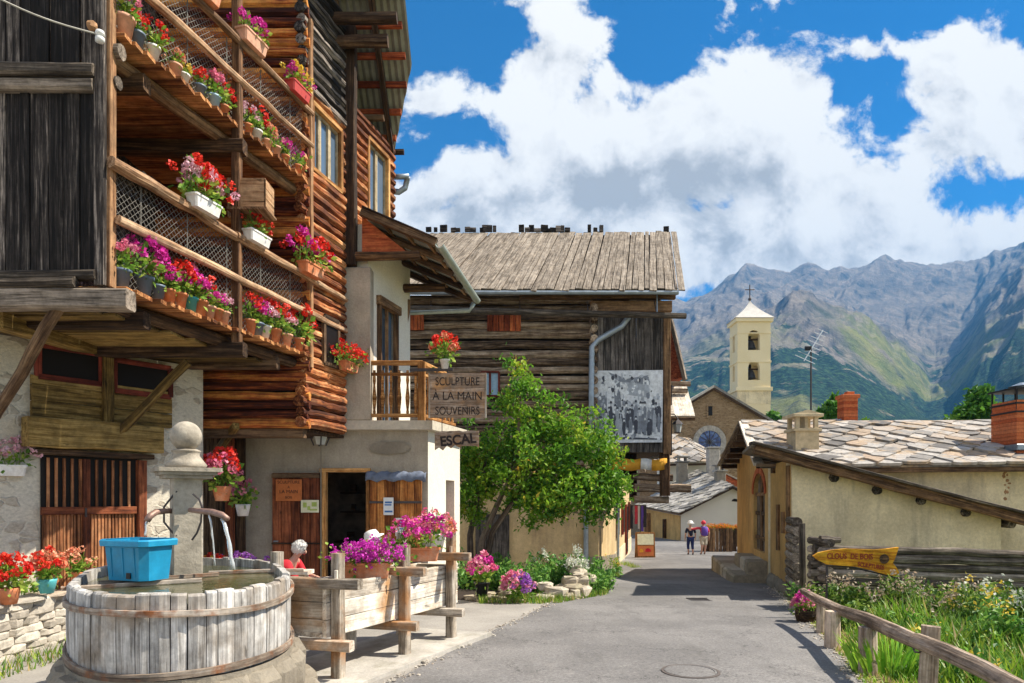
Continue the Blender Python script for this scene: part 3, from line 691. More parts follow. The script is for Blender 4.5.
# ---------------------------------------------------------------- the timber chalet on the left
def LX(Y): return -3.25 + .28 * (Y - 11)
SD = Vector((.28, 1, 0)).normalized(); SN = Vector((SD.y, -SD.x, 0))       # along the street, and out into it
def onL(u, off=0.):
    """distance at which the sight column u meets the balcony front moved out by off"""
    k = (u - U0) / F; c = -3.25 - 3.08 + off
    return c / (k - .28)
chalet = thing('timber_chalet', (-4.3, 9.5, -.1), 'tall old timber chalet with two flower-hung balconies and a black plank front', 'house')
def chalet_build():
    W = chalet
    # --- black plank front
    b = MB(); x = -8.2; Y0 = 7.42
    while x < -4.40:
        w = rng.uniform(.1, .2)
        for (za, zb) in ((3.93, 6.0), (6.14, 9.4)):
            dy = rng.uniform(-.018, .018)
            b.beam((x + w / 2, Y0 + dy, za), (x + w / 2, Y0 + dy + rng.uniform(-.006, .006), zb), w - .008, .035, .1, 1, up=(0, 1, 0))
        x += w
    b.build('plank_wall', M['black_planks'], W)
    b = MB(); b.beam((-8.2, 7.36, 6.1), (P(96, 80, 7.36).x, 7.36, 6.1), .16, .13, .2, 4, .01); b.beam((-8.2, 7.37, 5.955), (P(95, 80, 7.37).x, 7.37, 5.955), .13, .12, .2, 4, .01)
    b.build('cross_beam', M['grey_beam'], W)
    b = MB(); b.beam((-8.2, 7.36, 3.93), (P(97, 80, 7.36).x, 7.36, 3.965), .13, .1, .25, 5, .012); b.log((-8.2, 7.28, 3.78), (P(75, 80, 7.28).x, 7.28, 3.87), .075, .06, 8, 6, .02)
    b.build('sill_log', M['grey_beam'], W)
    b = MB(); b.beam((P(102, 0, 7.4).x, 7.4, 3.86), (P(102, 0, 7.4).x, 7.4, 9.4), .12, .12, .1, 6, .006); b.build('corner_post', M['black_planks'], W)
    b = MB(); b.beam((P(111, 0, 7.44).x, 7.44, 3.86), (P(111, 0, 7.44).x, 7.44, 9.4), .055, .12, .1, 6, .004); b.build('lit_post_edge', M['post_brown'], W)  # lighter strip stands in for the sunlit edge of the corner post
    b = MB(); b.beam((-8.2, 7.37, 3.70), (P(131, 0, 7.37).x, 7.37, 3.70), .2, .21, .12, 4, .01); b.build('sill_beam', M['grey_beam'], W)
    # plank end wall behind the front (dark attic depth)
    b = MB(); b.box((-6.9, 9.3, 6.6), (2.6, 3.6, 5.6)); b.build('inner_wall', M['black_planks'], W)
    # stub timbers
    for (u, v, r_) in ((122, 52, .085), (119, 83, .075)):
        p = P(u, v, 7.5); b = MB(); b.log((p.x - .5, 7.52, p.z), (p.x, 7.5, p.z), r_, r_, 10, 3, .004); b.build('beam_end', M['grey_beam'], W)
    p = P(120, 42, 7.6); b = MB(); b.box((p.x - .25, 7.6, p.z), (.5, .16, .07), 0, .1); b.build('beam_end', M['brown_beam'], W)
    # --- decks
    for (z, ya, yb) in ((3.9, 7.5, 11.05), (6.62, 7.5, 11.05)):
        b = MB(); y = ya
        while y < yb:
            w = rng.uniform(.11, .19); e = rng.uniform(-.02, .035)
            b.beam((LX(y + w / 2) + .06 + e, y + w / 2, z - .03 + rng.uniform(-.006, .006)), (LX(y) - 2.2, y + w / 2, z - .03), w - .006, .045, .1, 1)
            y += w
        b.build('balcony_deck', M['deck_boards'], W)
        b = MB()
        b.log((LX(7.2) - .22, 7.5, z - .14), (LX(11) - .2, 11.0, z - .14), .085, .085, 10, 8, .01)
        b.build('edge_joist', M['brown_beam'], W)
        for yy in (8.05, 9.42, 10.5):
            if z > 5 and yy > 10: continue
            b = MB(); top = z - .24 if yy != 9.42 else z - .28
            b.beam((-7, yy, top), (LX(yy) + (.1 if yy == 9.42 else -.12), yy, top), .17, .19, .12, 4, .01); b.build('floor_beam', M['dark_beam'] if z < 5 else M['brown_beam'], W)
    # soffit between balcony and the lower wall
    # --- posts
    for (u, za, zb) in ((237, 3.55, 9.5), (309, 3.7, 9.2)):
        Y = onL(u); b = MB(); b.beam((LX(Y), Y, za), (LX(Y), Y, zb), .115, .12, .1, 8, .006); b.build('balcony_post', M['post_brown'], W)
    # --- rails
    def rail(z, ya, yb, r0, name='balcony_rail', off=.05):
        b = MB(); b.log((LX(ya) + off, ya, z), (LX(yb) + off, yb, z - .05), r0, r0 * .8, 10, 9, .012); b.build(name, M['rail_wood'], W)
    rail(5.16, 7.36, 9.55, .07); rail(5.12, 9.3, 12.15, .058)
    rail(4.585, 7.45, 12.15, .052)
    rail(7.26, 7.45, 11.1, .055); rail(7.77, 7.45, 11.1, .055)
    # --- netting
    def net(za, zb, ya, yb):
        b = MB(); off = -.03; s = .075; hgt = zb - za; n = int((yb - ya + hgt) / s)
        for i in range(n):
            for sg in (1, -1):
                y0 = ya - hgt + i * s if sg > 0 else ya + i * s
                y1 = y0 + hgt * sg
                z0, z1 = za, zb
                # clip in y
                def cl(y_, z_, yo, zo):
                    if y_ < ya: t = (ya - y_) / (yo - y_); return ya, z_ + (zo - z_) * t
                    if y_ > yb: t = (yb - y_) / (yo - y_); return yb, z_ + (zo - z_) * t
                    return y_, z_
                if max(y0, y1) <= ya + .01 or min(y0, y1) >= yb - .01: continue
                a = cl(y0, z0, y1, z1); c = cl(y1, z1, y0, z0)
                b.beam((LX(a[0]) + off, a[0], a[1]), (LX(c[0]) + off, c[0], c[1]), .0045, .0045, 0)
        for k in range(5):
            y = ya + (yb - ya) * (k + .5) / 5; b.tube([(LX(y) + off, y, za), (LX(y) + off, y, zb)], .007, 6)
        b.build('wire_netting', M['netting_wire'], W)
    net(3.92, 5.1, 7.5, 11.0); net(6.65, 7.72, 7.5, 11.0)
    for (u, v0, v1) in ((138, 60, 155), (170, 70, 150), (210, 110, 160)):       # hanging hooks under the upper deck
        pass
    # --- log walls
    def logs(pa, pb, z0, z1, r0, mat, name, gap=None, over=(0, 0)):
        b = MB(); z = z0; pa, pb = Vector((*pa, 0)), Vector((*pb, 0)); d = (pb - pa).normalized()
        while z < z1:
            r = r0 * rng.uniform(.88, 1.1); zc = z + r
            segs = [(pa, pb)]
            if gap:
                (ga, gb, gz0, gz1) = gap
                if gz0 < zc < gz1: segs = [(pa, pa + d * ga), (pa + d * gb, pb)]
            for (a, c) in segs:
                if (c - a).length < .05: continue
                a2 = a - d * (over[0] * rng.uniform(.4, 1.3)) if a is pa else a; c2 = c + d * (over[1] * rng.uniform(.6, 1.2)) if c is pb else c
                b.beam(a2 + Vector((0, 0, zc)), c2 + Vector((0, 0, zc + rng.uniform(-.012, .012))), r * rng.uniform(1.7, 2.05), r * 1.74, .3, 7, .011)
            z += r * 1.86
        b.build(name, M[mat], W)
    logs((-6.6, 11.06), (-3.30, 11.06), 2.72, 10., .085, 'shaded_logs', 'log_wall', over=(0, .1))
    A = Vector((LX(11.05) - .06, 11.05)); B_ = Vector((LX(12.2) - .06, 12.2)); Lw = (B_ - A).length
    logs(A, B_, 2.74, 6.72, .088, 'orange_logs', 'log_wall', over=(.12, .05))
    C_ = Vector((LX(14.1) - .06, 14.1))
    g1 = ((onL(311) - 11.05) * 1.038, (onL(342) - 11.05) * 1.038)
    logs(A, B_, 8.06, 10., .088, 'black_planks', 'log_wall', over=(.12, .05)); logs(A, B_, 6.72, 8.06, .088, 'orange_logs', 'log_wall', gap=(g1[0], g1[1], 6.85, 7.95), over=(.12, .05))  # logs above the window take the black timber as painted eave shade
    g2 = ((onL(367.5) - 12.25) * 1.038, (onL(388.5) - 12.25) * 1.038)
    D_ = Vector((LX(12.25) - .06, 12.25))
    logs(D_, C_, 6.45, 8.62, .088, 'orange_logs', 'log_wall', gap=(g2[0], g2[1], 6.95, 8.35), over=(0, .06))
    # dark core behind the logs
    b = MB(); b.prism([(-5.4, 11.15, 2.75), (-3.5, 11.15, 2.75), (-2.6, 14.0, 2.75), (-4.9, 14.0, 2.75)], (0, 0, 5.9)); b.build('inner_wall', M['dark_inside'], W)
    # corner post between the log wall and the shop part
    Y = 12.3; b = MB(); b.beam((LX(Y) + .05, Y, 5.72), (LX(Y) + .05, Y, 9.9), .2, .2, .1, 5, .01); b.build('corner_post', M['dark_beam'], W)
    # --- upper windows
    def win(ua, ub, z0, z1, n, mat='frame_cream'):
        ya, yb = onL(ua), onL(ub); off = SN * -.03
        pa = Vector((LX(ya) - .06, ya, 0)); pb = Vector((LX(yb) - .06, yb, 0))
        b = MB(); o1 = SN * .03
        b.beam(pa + o1 + Vector((0, 0, z0)), pb + o1 + Vector((0, 0, z0)), .14, .07, .1); b.beam(pa + o1 + Vector((0, 0, z1)), pb + o1 + Vector((0, 0, z1)), .14, .08, .1)
        for p in (pa, pb): b.beam(p + o1 + Vector((0, 0, z0)), p + o1 + Vector((0, 0, z1)), .07, .14, .1, up=SN)
        w = b.build('window', M['honey_wood'], W)
        b = MB()
        for i in range(n):
            a = pa.lerp(pb, (i + .06) / n); c = pa.lerp(pb, (i + .94) / n)
            for z in (z0 + .06, z1 - .06): b.beam(a + Vector((0, 0, z)), c + Vector((0, 0, z)), .05, .05, .1)
            for q in (a, c): b.beam(q + Vector((0, 0, z0 + .05)), q + Vector((0, 0, z1 - .05)), .05, .05, .1, up=SN)
        b.build('frame', M[mat], w)
        b = MB(); b.prism([pa - SN * .02 + Vector((0, 0, z0)), pb - SN * .02 + Vector((0, 0, z0)), pb - SN * .02 + Vector((0, 0, z1)), pa - SN * .02 + Vector((0, 0, z1))], SN * .006); b.build('pane', M['window_sky'], w)
    win(312, 341, 6.9, 7.95, 3); win(368, 388, 7.0, 8.35, 2)
    # small dark window low on the log side, beside the red geraniums
    ya, yb = onL(322), onL(336); b = MB()
    pa, pb = Vector((LX(ya) + .03, ya, 0)), Vector((LX(yb) + .03, yb, 0))
    for z in (3.85, 4.62): b.beam(pa + Vector((0, 0, z)), pb + Vector((0, 0, z)), .06, .07, .1)
    for p in (pa, pb): b.beam(p + Vector((0, 0, 3.85)), p + Vector((0, 0, 4.62)), .07, .06, .1, up=SN)
    w = b.build('window', M['dark_beam'], W)
    b = MB(); b.prism([pa + Vector((0, 0, 3.85)), pb + Vector((0, 0, 3.85)), pb + Vector((0, 0, 4.62)), pa + Vector((0, 0, 4.62))], SN * .012); b.build('pane', M['window_glass'], w)
    # --- roof overhang of corrugated sheet
    def rp(x, Y): return Vector((x, Y, 9.8 - .80 * (Y - 12.7)))
    n = 84; x0, x1 = -4.4, -1.86; b = MB(); vs, gs = [], []
    for i in range(n + 1):
        x = x0 + (x1 - x0) * i / n; dz = .022 * math.sin(i * 2 * math.pi / 4)
        ye = 14.25 + .05 * (x > -2.4)
        for Y in (10.6, ye - max(0, (x + 2.42)) * 2.35):
            q = rp(x, Y); vs.append(q + Vector((0, 0, .12 + dz)))
    fs = [(2 * i, 2 * i + 1, 2 * i + 3, 2 * i + 2) for i in range(n)]
    b.add(vs, fs); rf = b.build('roof', M['sheet_metal'], W)
    so_ = rf.modifiers.new('s', 'SOLIDIFY'); so_.thickness = .012
    b = MB()
    for k in range(9):
        Y = 10.9 + k * .38
        xe = min(-1.95, -2.42 + (14.2 - Y) / 2.35 + .0)
        b.beam(rp(-4.3, Y), rp(xe, Y), .09, .1, .1, 3, .006)
    b.build('roof_batten', M['red_boards'], W)
    for x in (-3.05, -2.42): b = MB(); b.beam(rp(x, 10.8) - Vector((0, 0, .1)), rp(x, 14.1) - Vector((0, 0, .1)), .1, .12, .1, 4, .006); b.build('rafter', M['dark_beam'], W)
    for (u, v, Y) in ((397, 18, 11.9), (388, 41, 12.0), (384, 118, 13.3), (404, 152, 14.3)):
        p = P(u, v, Y); b = MB(); b.log((p.x - 2.0, Y, p.z - .02), (p.x, Y, p.z), .1 if v < 60 else .06, .1 if v < 60 else .06, 9, 4, .008); b.build('purlin', M['dark_beam'], W)
    # downpipe elbow at the eave
    b = MB(); b.tube([P(378, 190, 14.3), P(399, 192, 14.3), P(405, 188, 14.3), P(407, 180, 14.35), P(407.5, 177, 14.3)], .06, 10); b.tube([P(390, 177, 14.3), P(409, 176.5, 14.3)], .055, 10); b.build('rain_pipe', M['zinc'], W, smooth=True)
    # --- ground floor: oblique rubble wall with barred door, boards and two dark windows
    Aw = (-6.25, 8.55); Dw = (.573, .819); Nw = Vector((.819, -.573, 0))
    def h(u, v, off=0.): return HV(u, v, (Aw[0] + Nw.x * off, Aw[1] + Nw.y * off), Dw)
    def panel(name, u0, v0, u1, v1, mat, off=0., th=.08, pat=None, par=None):
        q = [h(u0, v1, off), h(u1, v1, off), h(u1, v0, off), h(u0, v0, off)]
        zt, zb = (q[2].z + q[3].z) / 2, (q[0].z + q[1].z) / 2
        q[0].z = q[1].z = zb; q[2].z = q[3].z = zt
        b = MB(); b.prism(q, -Nw * th, grain=(Dw[0], Dw[1], 0)); return b.build(name, M[mat], par or W)
    q0, q1 = h(-60, 500), h(203, 500)
    b = MB(); b.prism([Vector((q0.x, q0.y, -.4)), Vector((q1.x, q1.y, -.4)), Vector((q1.x, q1.y, 3.62)), Vector((q0.x, q0.y, 3.62))], -Nw * .12); b.build('stone_wall', M['rubble_white'], W)
    # door
    d = panel('door', 41, 455, 137, 566, 'dark_inside', .03, .02)
    b = MB(); nb = 27
    for i in range(nb):
        u = 42 + (135 - 42) * (i + .5) / nb; p = h(u, 515, .05); q = h(u, 565, .05); b.beam((p.x, p.y, .2), (p.x, p.y, 1.49), .034, .03, .15, up=Nw)
    b.build('slats', M['door_slats'], d)
    b = MB()
    for i in range(11):
        u = 44 + (133 - 44) * (i + .5) / 11; p = h(u, 480, .055); b.beam((p.x, p.y, 1.4), (p.x, p.y, 2.14), .032, .03, .15, up=Nw)
    b.build('bars', M['door_slats'], d)
    b = MB(); p0, p1 = h(41, 512, .08), h(136, 512, .08); b.beam((p0.x, p0.y, 1.46), (p1.x, p1.y, 1.46), .05, .1, .1); p = h(86, 500, .07); b.beam((p.x, p.y, .2), (p.x, p.y, 2.14), .09, .05, .1, up=Nw); b.build('rail', M['door_brown'], d)
    b = MB(); p = h(86, 508, .12); b.tube([p, p + Vector((0, 0, -.12))], .014, 6); b.build('handle', M['iron'], d)
    b = MB(); p = h(141, 500, .06); b.beam((p.x, p.y, .1), (p.x, p.y, 2.16), .12, .12, .08, 3, .004, up=Nw); b.build('door_post', M['door_brown'], W)
    b = MB(); p0, p1 = h(30, 450, .1), h(152, 450, .1); b.beam((p0.x, p0.y, 2.21), (p1.x, p1.y, 2.21), .14, .07, .1, 3, .005); b.build('door_head', M['dark_beam'], W)
    b = MB(); p0, p1 = h(25, 434, .16), h(160, 434, .16); b.beam((p0.x, p0.y, 2.45), (p1.x, p1.y, 2.45), .22, .37, .06, 4, .01); b.build('lintel', M['ochre_timber'], W)
    # boards above
    b = MB()
    for (z, hh) in ((2.75, .2), (2.96, .2), (3.12, .11)):
        p0, p1 = h(31, 400, .05), h(171, 400, .05); b.beam((p0.x, p0.y, z), (p1.x, p1.y, z), .06, hh, .06, 4, .006)
    b.build('board_panel', M['ochre_timber'], W)
    b = MB(); p = h(107, 380, .1); b.beam((p.x, p.y, 2.64), (p.x, p.y, 3.62), .13, .12, .06, 3, .006, up=Nw); b.build('wall_post', M['ochre_timber'], W)
    for (ua, ub, za, zb) in ((38, 101, 3.16, 3.56), (114, 170, 3.1, 3.52)):
        p0, p1 = h(ua, 370, .07), h(ub, 370, .07); b = MB()
        for z in (za, zb): b.beam((p0.x, p0.y, z), (p1.x, p1.y, z), .07, .07, .08)
        for p in (p0, p1): b.beam((p.x, p.y, za), (p.x, p.y, zb), .07, .07, .08, up=Nw)
        w = b.build('window', M['frame_red'], W)
        b = MB(); b.prism([Vector((p0.x, p0.y, za)), Vector((p1.x, p1.y, za)), Vector((p1.x, p1.y, zb)), Vector((p0.x, p0.y, zb))], -Nw * .02); b.build('pane', M['window_glass'], w)
    # beams carrying the front sill
    b = MB(); p0 = P(-6, 318, 7.6); p1 = P(113, 352, 9.9); b.beam(p0, p1, .2, .22, .06, 4, .01); b.build('floor_beam', M['ochre_timber'], W)
    b = MB()
    for k in range(9):
        y = 7.55 + k * .4; b.beam((-8, y, 3.66), (LX(y) - .3, y, 3.66), .36, .03, .05, 2, .004)
    b.build('soffit', M['ochre_timber'], W)
    # braces
    b = MB(); b.log(P(60, 305, 7.42), P(-14, 434, 8.1), .065, .06, 8, 6, .012); b.build('brace', M['dark_beam'], W)
    b = MB(); b.beam(P(188, 362, 9.42), h(111, 440, .12), .09, .1, .1, 4, .008); b.build('brace', M['ochre_timber'], W)
    b = MB(); b.beam(P(236, 426, 10.9), P(207, 466, 12.2), .1, .11, .1, 3, .006); b.build('brace', M['ochre_timber'], W)
    # stone pier and the dark recess beside it
    b = MB(); p = P(174, 460, 10.75); b.box((p.x, 10.85, 1.65), (.62, .5, 3.9), R(6), .04); b.build('stone_pier', M['rubble_white'], W)
    b = MB()
    x = -5.75
    while x < -4.78:
        b.beam((x, 12.38, -.4), (x, 12.38, 2.75), .15, .04, .1, 2, .004, up=(0, 1, 0)); x += .16
    b.build('board_panel', M['dark_beam'], W)
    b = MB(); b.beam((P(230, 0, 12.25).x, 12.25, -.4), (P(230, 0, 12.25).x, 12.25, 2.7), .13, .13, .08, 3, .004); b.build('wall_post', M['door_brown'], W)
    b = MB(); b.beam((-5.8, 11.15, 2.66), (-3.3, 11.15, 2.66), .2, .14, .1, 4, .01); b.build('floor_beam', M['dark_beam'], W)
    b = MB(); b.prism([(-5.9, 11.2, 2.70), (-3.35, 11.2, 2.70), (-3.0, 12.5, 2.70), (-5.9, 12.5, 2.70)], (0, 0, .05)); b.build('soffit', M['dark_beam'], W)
chalet_build()

# insulator and cable
def cable():
    t = thing('power_cable', P(97, 34, 7.25), 'thin power cable ending at a white insulator high on the black plank wall', 'cable')
    b = MB(); pts = []
    for i in range(13):
        k = i / 12; q = P(97, 34, 7.25).lerp(P(-40, -22, 6.4), k); q.z -= .06 * math.sin(math.pi * k); pts.append(q)
    b.tube(pts, .009, 6); b.build('wire', M['wire'], t)
    b = MB(); p = P(100, 36, 7.26); b.lathe([(.02, -.07), (.045, -.06), (.045, -.02), (.03, -.015), (.03, .0), (.05, .01), (.04, .05), (.0, .06)], p, 12); b.build('insulator', M['porcelain'], t, smooth=True)
    b = MB(); p = P(92, 26, 7.3); b.ball(p, (.055, .06, .05), 10, 6, jit=.1); b.tube([p, p + Vector((.1, .06, -.1))], .012, 6); b.build('bracket', M['rust'], t)
cable()
def nest_box():
    c = P(252, 198, 9.55)
    t = thing('wooden_box', c - Vector((0, 0, .2)), 'weathered plain wooden box hung outside the balcony post above the rail', 'box')
    d = Vector((0, 1, 0)); n = Vector((1, 0, 0)); b = MB()
    o = c; L, Wd, H = .16, .235, .2
    for sgn in (-1, 1):
        b.prism([o + d * L * sgn - n * Wd + Vector((0, 0, -H)), o + d * L * sgn + n * Wd + Vector((0, 0, -H)), o + d * L * sgn + n * Wd + Vector((0, 0, H)), o + d * L * sgn - n * Wd + Vector((0, 0, H))], d * .02, grain=n)
    for k in range(3): b.beam(o - d * L + n * Wd + Vector((0, 0, -H + .13 * k + .06)), o + d * L + n * Wd + Vector((0, 0, -H + .13 * k + .06)), .025, .122, .1)
    for k in range(3): b.beam(o - d * L - n * Wd + Vector((0, 0, -H + .13 * k + .06)), o + d * L - n * Wd + Vector((0, 0, -H + .13 * k + .06)), .025, .122, .1)
    b.build('box_sides', M['box_brown'], t)
    b = MB(); b.box(o + Vector((0, 0, -H - .015)), (.4, .54, .03), math.atan2(d.y, d.x), .1); b.build('floor_board', M['rail_wood'], t)
    b = MB(); q = o - n * (Wd + .04); b.beam(q + Vector((0, 0, -.26)), q + Vector((0, 0, .26)), .07, .1, .1, up=n); b.build('hanger', M['sign_wood'], t)
nest_box()
# ---------------------------------------------------------------- the rendered shop house beside the chalet
shop = thing('plaster_house', (-3.2, 12.5, -.3), 'grey rendered souvenir shop with a balustraded porch above its open doorway', 'shop')
def SX(Y, x0, y0): return x0 + .28 * (Y - y0)
def shop_build():
    W = shop; Yf = 12.5
    xl, xr = -4.95, -1.5
    dl, dr = P(321, 0, Yf).x, P(371, 0, Yf).x; dt = 2.1
    b = MB()     # front wall with its doorway
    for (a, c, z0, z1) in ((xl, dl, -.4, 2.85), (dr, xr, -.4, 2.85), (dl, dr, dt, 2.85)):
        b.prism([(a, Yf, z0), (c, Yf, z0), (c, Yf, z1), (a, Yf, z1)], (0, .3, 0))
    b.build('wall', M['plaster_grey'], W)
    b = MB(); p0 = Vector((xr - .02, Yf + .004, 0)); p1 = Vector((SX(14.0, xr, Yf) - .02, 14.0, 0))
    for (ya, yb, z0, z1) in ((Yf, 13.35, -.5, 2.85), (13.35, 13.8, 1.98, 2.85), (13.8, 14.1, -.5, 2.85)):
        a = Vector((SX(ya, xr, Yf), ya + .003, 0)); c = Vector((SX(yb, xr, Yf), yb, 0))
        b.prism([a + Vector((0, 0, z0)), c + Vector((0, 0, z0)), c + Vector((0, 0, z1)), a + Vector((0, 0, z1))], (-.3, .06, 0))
    b.build('wall', M['plaster_sunlit'], W)
    b = MB(); a = Vector((SX(13.35, xr, Yf) - .2, 13.4, 0)); c = Vector((SX(13.8, xr, Yf) - .2, 13.8, 0)); b.prism([a + Vector((0, 0, -.4)), c + Vector((0, 0, -.4)), c + Vector((0, 0, 1.98)), a + Vector((0, 0, 1.98))], (-.04, 0, 0)); b.build('door', M['door_brown'], W)
    # interior
    b = MB(); b.prism([(dl - .6, 15.2, -.3), (dr + .6, 15.2, -.3), (dr + .6, 15.2, 2.4), (dl - .6, 15.2, 2.4)], (0, .05, 0))
    b.prism([(dl - .6, 12.85, -.3), (dl - .6, 15.2, -.3), (dl - .6, 15.2, 2.4), (dl - .6, 12.85, 2.4)], (-.05, 0, 0)); b.prism([(dr + .3, 12.85, -.3), (dr + .3, 15.2, -.3), (dr + .3, 15.2, 2.4), (dr + .3, 12.85, 2.4)], (.05, 0, 0)); b.prism([(dl - .6, 12.85, 2.4), (dr + .6, 12.85, 2.4), (dr + .6, 15.2, 2.4), (dl - .6, 15.2, 2.4)], (0, 0, .05))
    b.build('shop_interior', M['shop_inside'], W)
    b = MB()
    for (z, y) in ((.75, 14.4), (1.35, 14.9), (1.75, 14.9)): b.box(((dl + dr) / 2, y, z), (1.3, .35, .04)); 
    for k in range(16): b.box(((dl + dr) / 2 + rng.uniform(-.55, .55), rng.choice((14.4, 14.85)), rng.choice((.85, 1.45, 1.85))), (rng.uniform(.06, .16), .08, rng.uniform(.1, .24)))
    b.build('shelf', M['dark_beam'], W)
    # door frame
    b = MB(); b.beam((dl + .06, Yf - .02, -.3), (dl + .06, Yf - .02, dt), .1, .14, .08, up=(0, 1, 0)); b.beam((dr - .04, Yf - .02, -.3), (dr - .04, Yf - .02, dt), .07, .14, .08, up=(0, 1, 0)); b.beam((dl + .0, Yf - .02, dt + .03), (dr, Yf - .02, dt + .03), .14, .07, .08); b.build('door_frame', M['honey_wood'], W)
    # left leaf folded back on the wall: two boarded halves
    def leaf(u0, u1, z0, z1, mat, Y, name='door', bands=(.3, 1.6), n=5):
        a, c = P(u0, 0, Y).x, P(u1, 0, Y).x; b = MB(); w = (c - a) / n
        for i in range(n): b.beam((a + w * (i + .5), Y + rng.uniform(-.004, .004), z0), (a + w * (i + .5), Y, z1), w - .006, .04, .1, up=(0, 1, 0))
        d = b.build(name, M[mat], W); return a, c, d
    a, c, d = leaf(272.5, 320, -.15, 2.08, 'door_brown', 12.44)
    b = MB(); b.beam((a, 12.4, .83), (c, 12.4, .83), .025, .03, .1); b.build('ledge', M['dark_beam'], d); b = MB(); b.beam((a, 12.40, 2.03), (c, 12.40, 2.03), .03, .08, .1); b.build('ledge', M['dark_beam'], d)
    b = MB(); b.tube([(a + .04, 12.38, .87), (a + .12, 12.38, .87)], .016, 6); b.build('handle', M['zinc'], d)
    b = MB(); b.beam((P(321, 0, 12.4).x, 12.4, -.1), (P(321, 0, 12.4).x, 12.4, 2.6), .022, .02, .1, up=(0, 1, 0)); b.build('cable_duct', M['plinth_grey'], W)
    a, c, d = leaf(370, 422, -.2, 1.98, 'door_orange', 12.4, n=7)
    for zh in (1.56, .5): b = MB(); b.beam((a, 12.36, zh), (c, 12.36, zh), .02, .04, .1); b.build('strap_hinge', M['iron'], d)
    # cloth over the right leaf
    b = MB(); n, k = 26, 5; vs = []
    for i in range(n + 1):
        x = a - .06 + (c - a + .14) * i / n
        for j in range(k + 1):
            t = j / k; vs.append((x, 12.42 - .13 * math.sin(t * 1.9) + .012 * math.sin(i * 1.7 + j), 2.09 - .15 * t * t + .02 * math.sin(i * .9 + 1.3 * j) - .012 * (i % 5 == 0)))
    b.add(vs, [(i * (k + 1) + j, (i + 1) * (k + 1) + j, (i + 1) * (k + 1) + j + 1, i * (k + 1) + j + 1) for i in range(n) for j in range(k)]); aw = b.build('awning_cloth', M['cloth_grey'], W, smooth=True); m_ = aw.modifiers.new('s', 'SOLIDIFY'); m_.thickness = .01
    # porch slab, pier and upper wall
    b = MB(); b.prism([(P(344, 0, 12.3).x, 12.3, 2.84), (xr + .1, 12.3, 2.84), (SX(14.1, xr + .12, 12.3), 14.1, 2.84), (P(344, 0, 12.3).x, 14.1, 2.84)], (0, 0, .16)); b.build('porch_slab', M['sill_stone'], W)
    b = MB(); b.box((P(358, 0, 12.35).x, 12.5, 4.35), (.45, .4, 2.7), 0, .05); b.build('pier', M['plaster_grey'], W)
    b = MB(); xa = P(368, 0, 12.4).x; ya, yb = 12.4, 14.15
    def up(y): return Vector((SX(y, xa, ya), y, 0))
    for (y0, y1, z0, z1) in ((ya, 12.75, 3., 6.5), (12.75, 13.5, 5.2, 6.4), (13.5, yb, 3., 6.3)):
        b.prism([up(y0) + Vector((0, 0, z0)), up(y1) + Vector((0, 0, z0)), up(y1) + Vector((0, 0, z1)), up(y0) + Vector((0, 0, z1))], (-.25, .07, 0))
    b.build('wall', M['plaster_sunlit'], W)
    b = MB()
    for y in (12.78, 13.47): b.beam(up(y) + Vector((.02, 0, 3.)), up(y) + Vector((.02, 0, 5.2)), .1, .1, .08)
    b.beam(up(12.7) + Vector((.04, 0, 5.24)), up(13.55) + Vector((.04, 0, 5.24)), .12, .16, .08); b.beam(up(13.12) + Vector((.0, 0, 3.)), up(13.12) + Vector((.0, 0, 5.2)), .06, .06, .08)
    w = b.build('balcony_door', M['brown_beam'], W)
    b = MB(); b.prism([up(12.8) + Vector((-.06, 0, 3.)), up(13.45) + Vector((-.06, 0, 3.)), up(13.45) + Vector((-.06, 0, 5.2)), up(12.8) + Vector((-.06, 0, 5.2))], (-.02, 0, 0)); b.build('pane', M['window_sky'], w)
    # balustrade
    yb0 = 12.42; xa, xb = P(362, 0, yb0).x, P(420, 0, yb0).x; zr = 1.6 + (500 - 363) / F * yb0
    b = MB(); b.beam((xa, yb0, 3.1), (xb, yb0, 3.1), .08, .06, .12); bal = b.build('balustrade', M['honey_wood'], W)
    b = MB(); b.beam((xa, yb0, zr), (xb + .05, yb0, zr), .1, .075, .12, 3, .003); b.build('handrail', M['honey_wood'], bal)
    b = MB(); b.beam((xa, yb0, zr - .2), (xb, yb0, zr - .2), .07, .05, .12); b.build('middle_rail', M['honey_wood'], bal)
    prof = [(.02, 0), (.028, .04), (.02, .08), (.034, .2), (.04, .3), (.026, .42), (.018, .52), (.03, .6), (.022, .68), (.024, .78)]
    for i in range(7):
        x = xa + (xb - xa) * (i + .5) / 7; b = MB(); b.lathe(prof, (x, yb0, 3.12), 10); b.build('baluster', M['honey_wood'], bal, smooth=True)
    b = MB(); b.beam((xb + .03, yb0, 3.), (xb + .03, yb0, zr + .02), .13, .13, .06); b.build('newel_post', M['honey_wood'], W)
    b = MB(); e = (SX(14.0, xb + .03, yb0), 14.0); b.beam((xb + .03, yb0, 3.1), (e[0], e[1], 3.1), .08, .06, .12); bal2 = b.build('balustrade', M['honey_wood'], W)
    b = MB(); b.beam((xb + .03, yb0, zr), (e[0], e[1], zr), .09, .07, .12); b.build('handrail', M['honey_wood'], bal2)
    b = MB(); b.beam((xb + .03, yb0, zr - .2), (e[0], e[1], zr - .2), .07, .05, .12); b.build('middle_rail', M['honey_wood'], bal2)
    for i in range(8):
        k = (i + .5) / 8; b = MB(); b.lathe(prof, (lerp(xb + .03, e[0], k), lerp(yb0, e[1], k), 3.12), 10); b.build('baluster', M['honey_wood'], bal2, smooth=True)
    # porch roof
    A = P(361, 212, 12.2); B = P(436, 243, 12.2); C = P(474, 298, 14.5); D = A + (C - B)
    b = MB(); nrm = (B - A).cross(D - A).normalized()
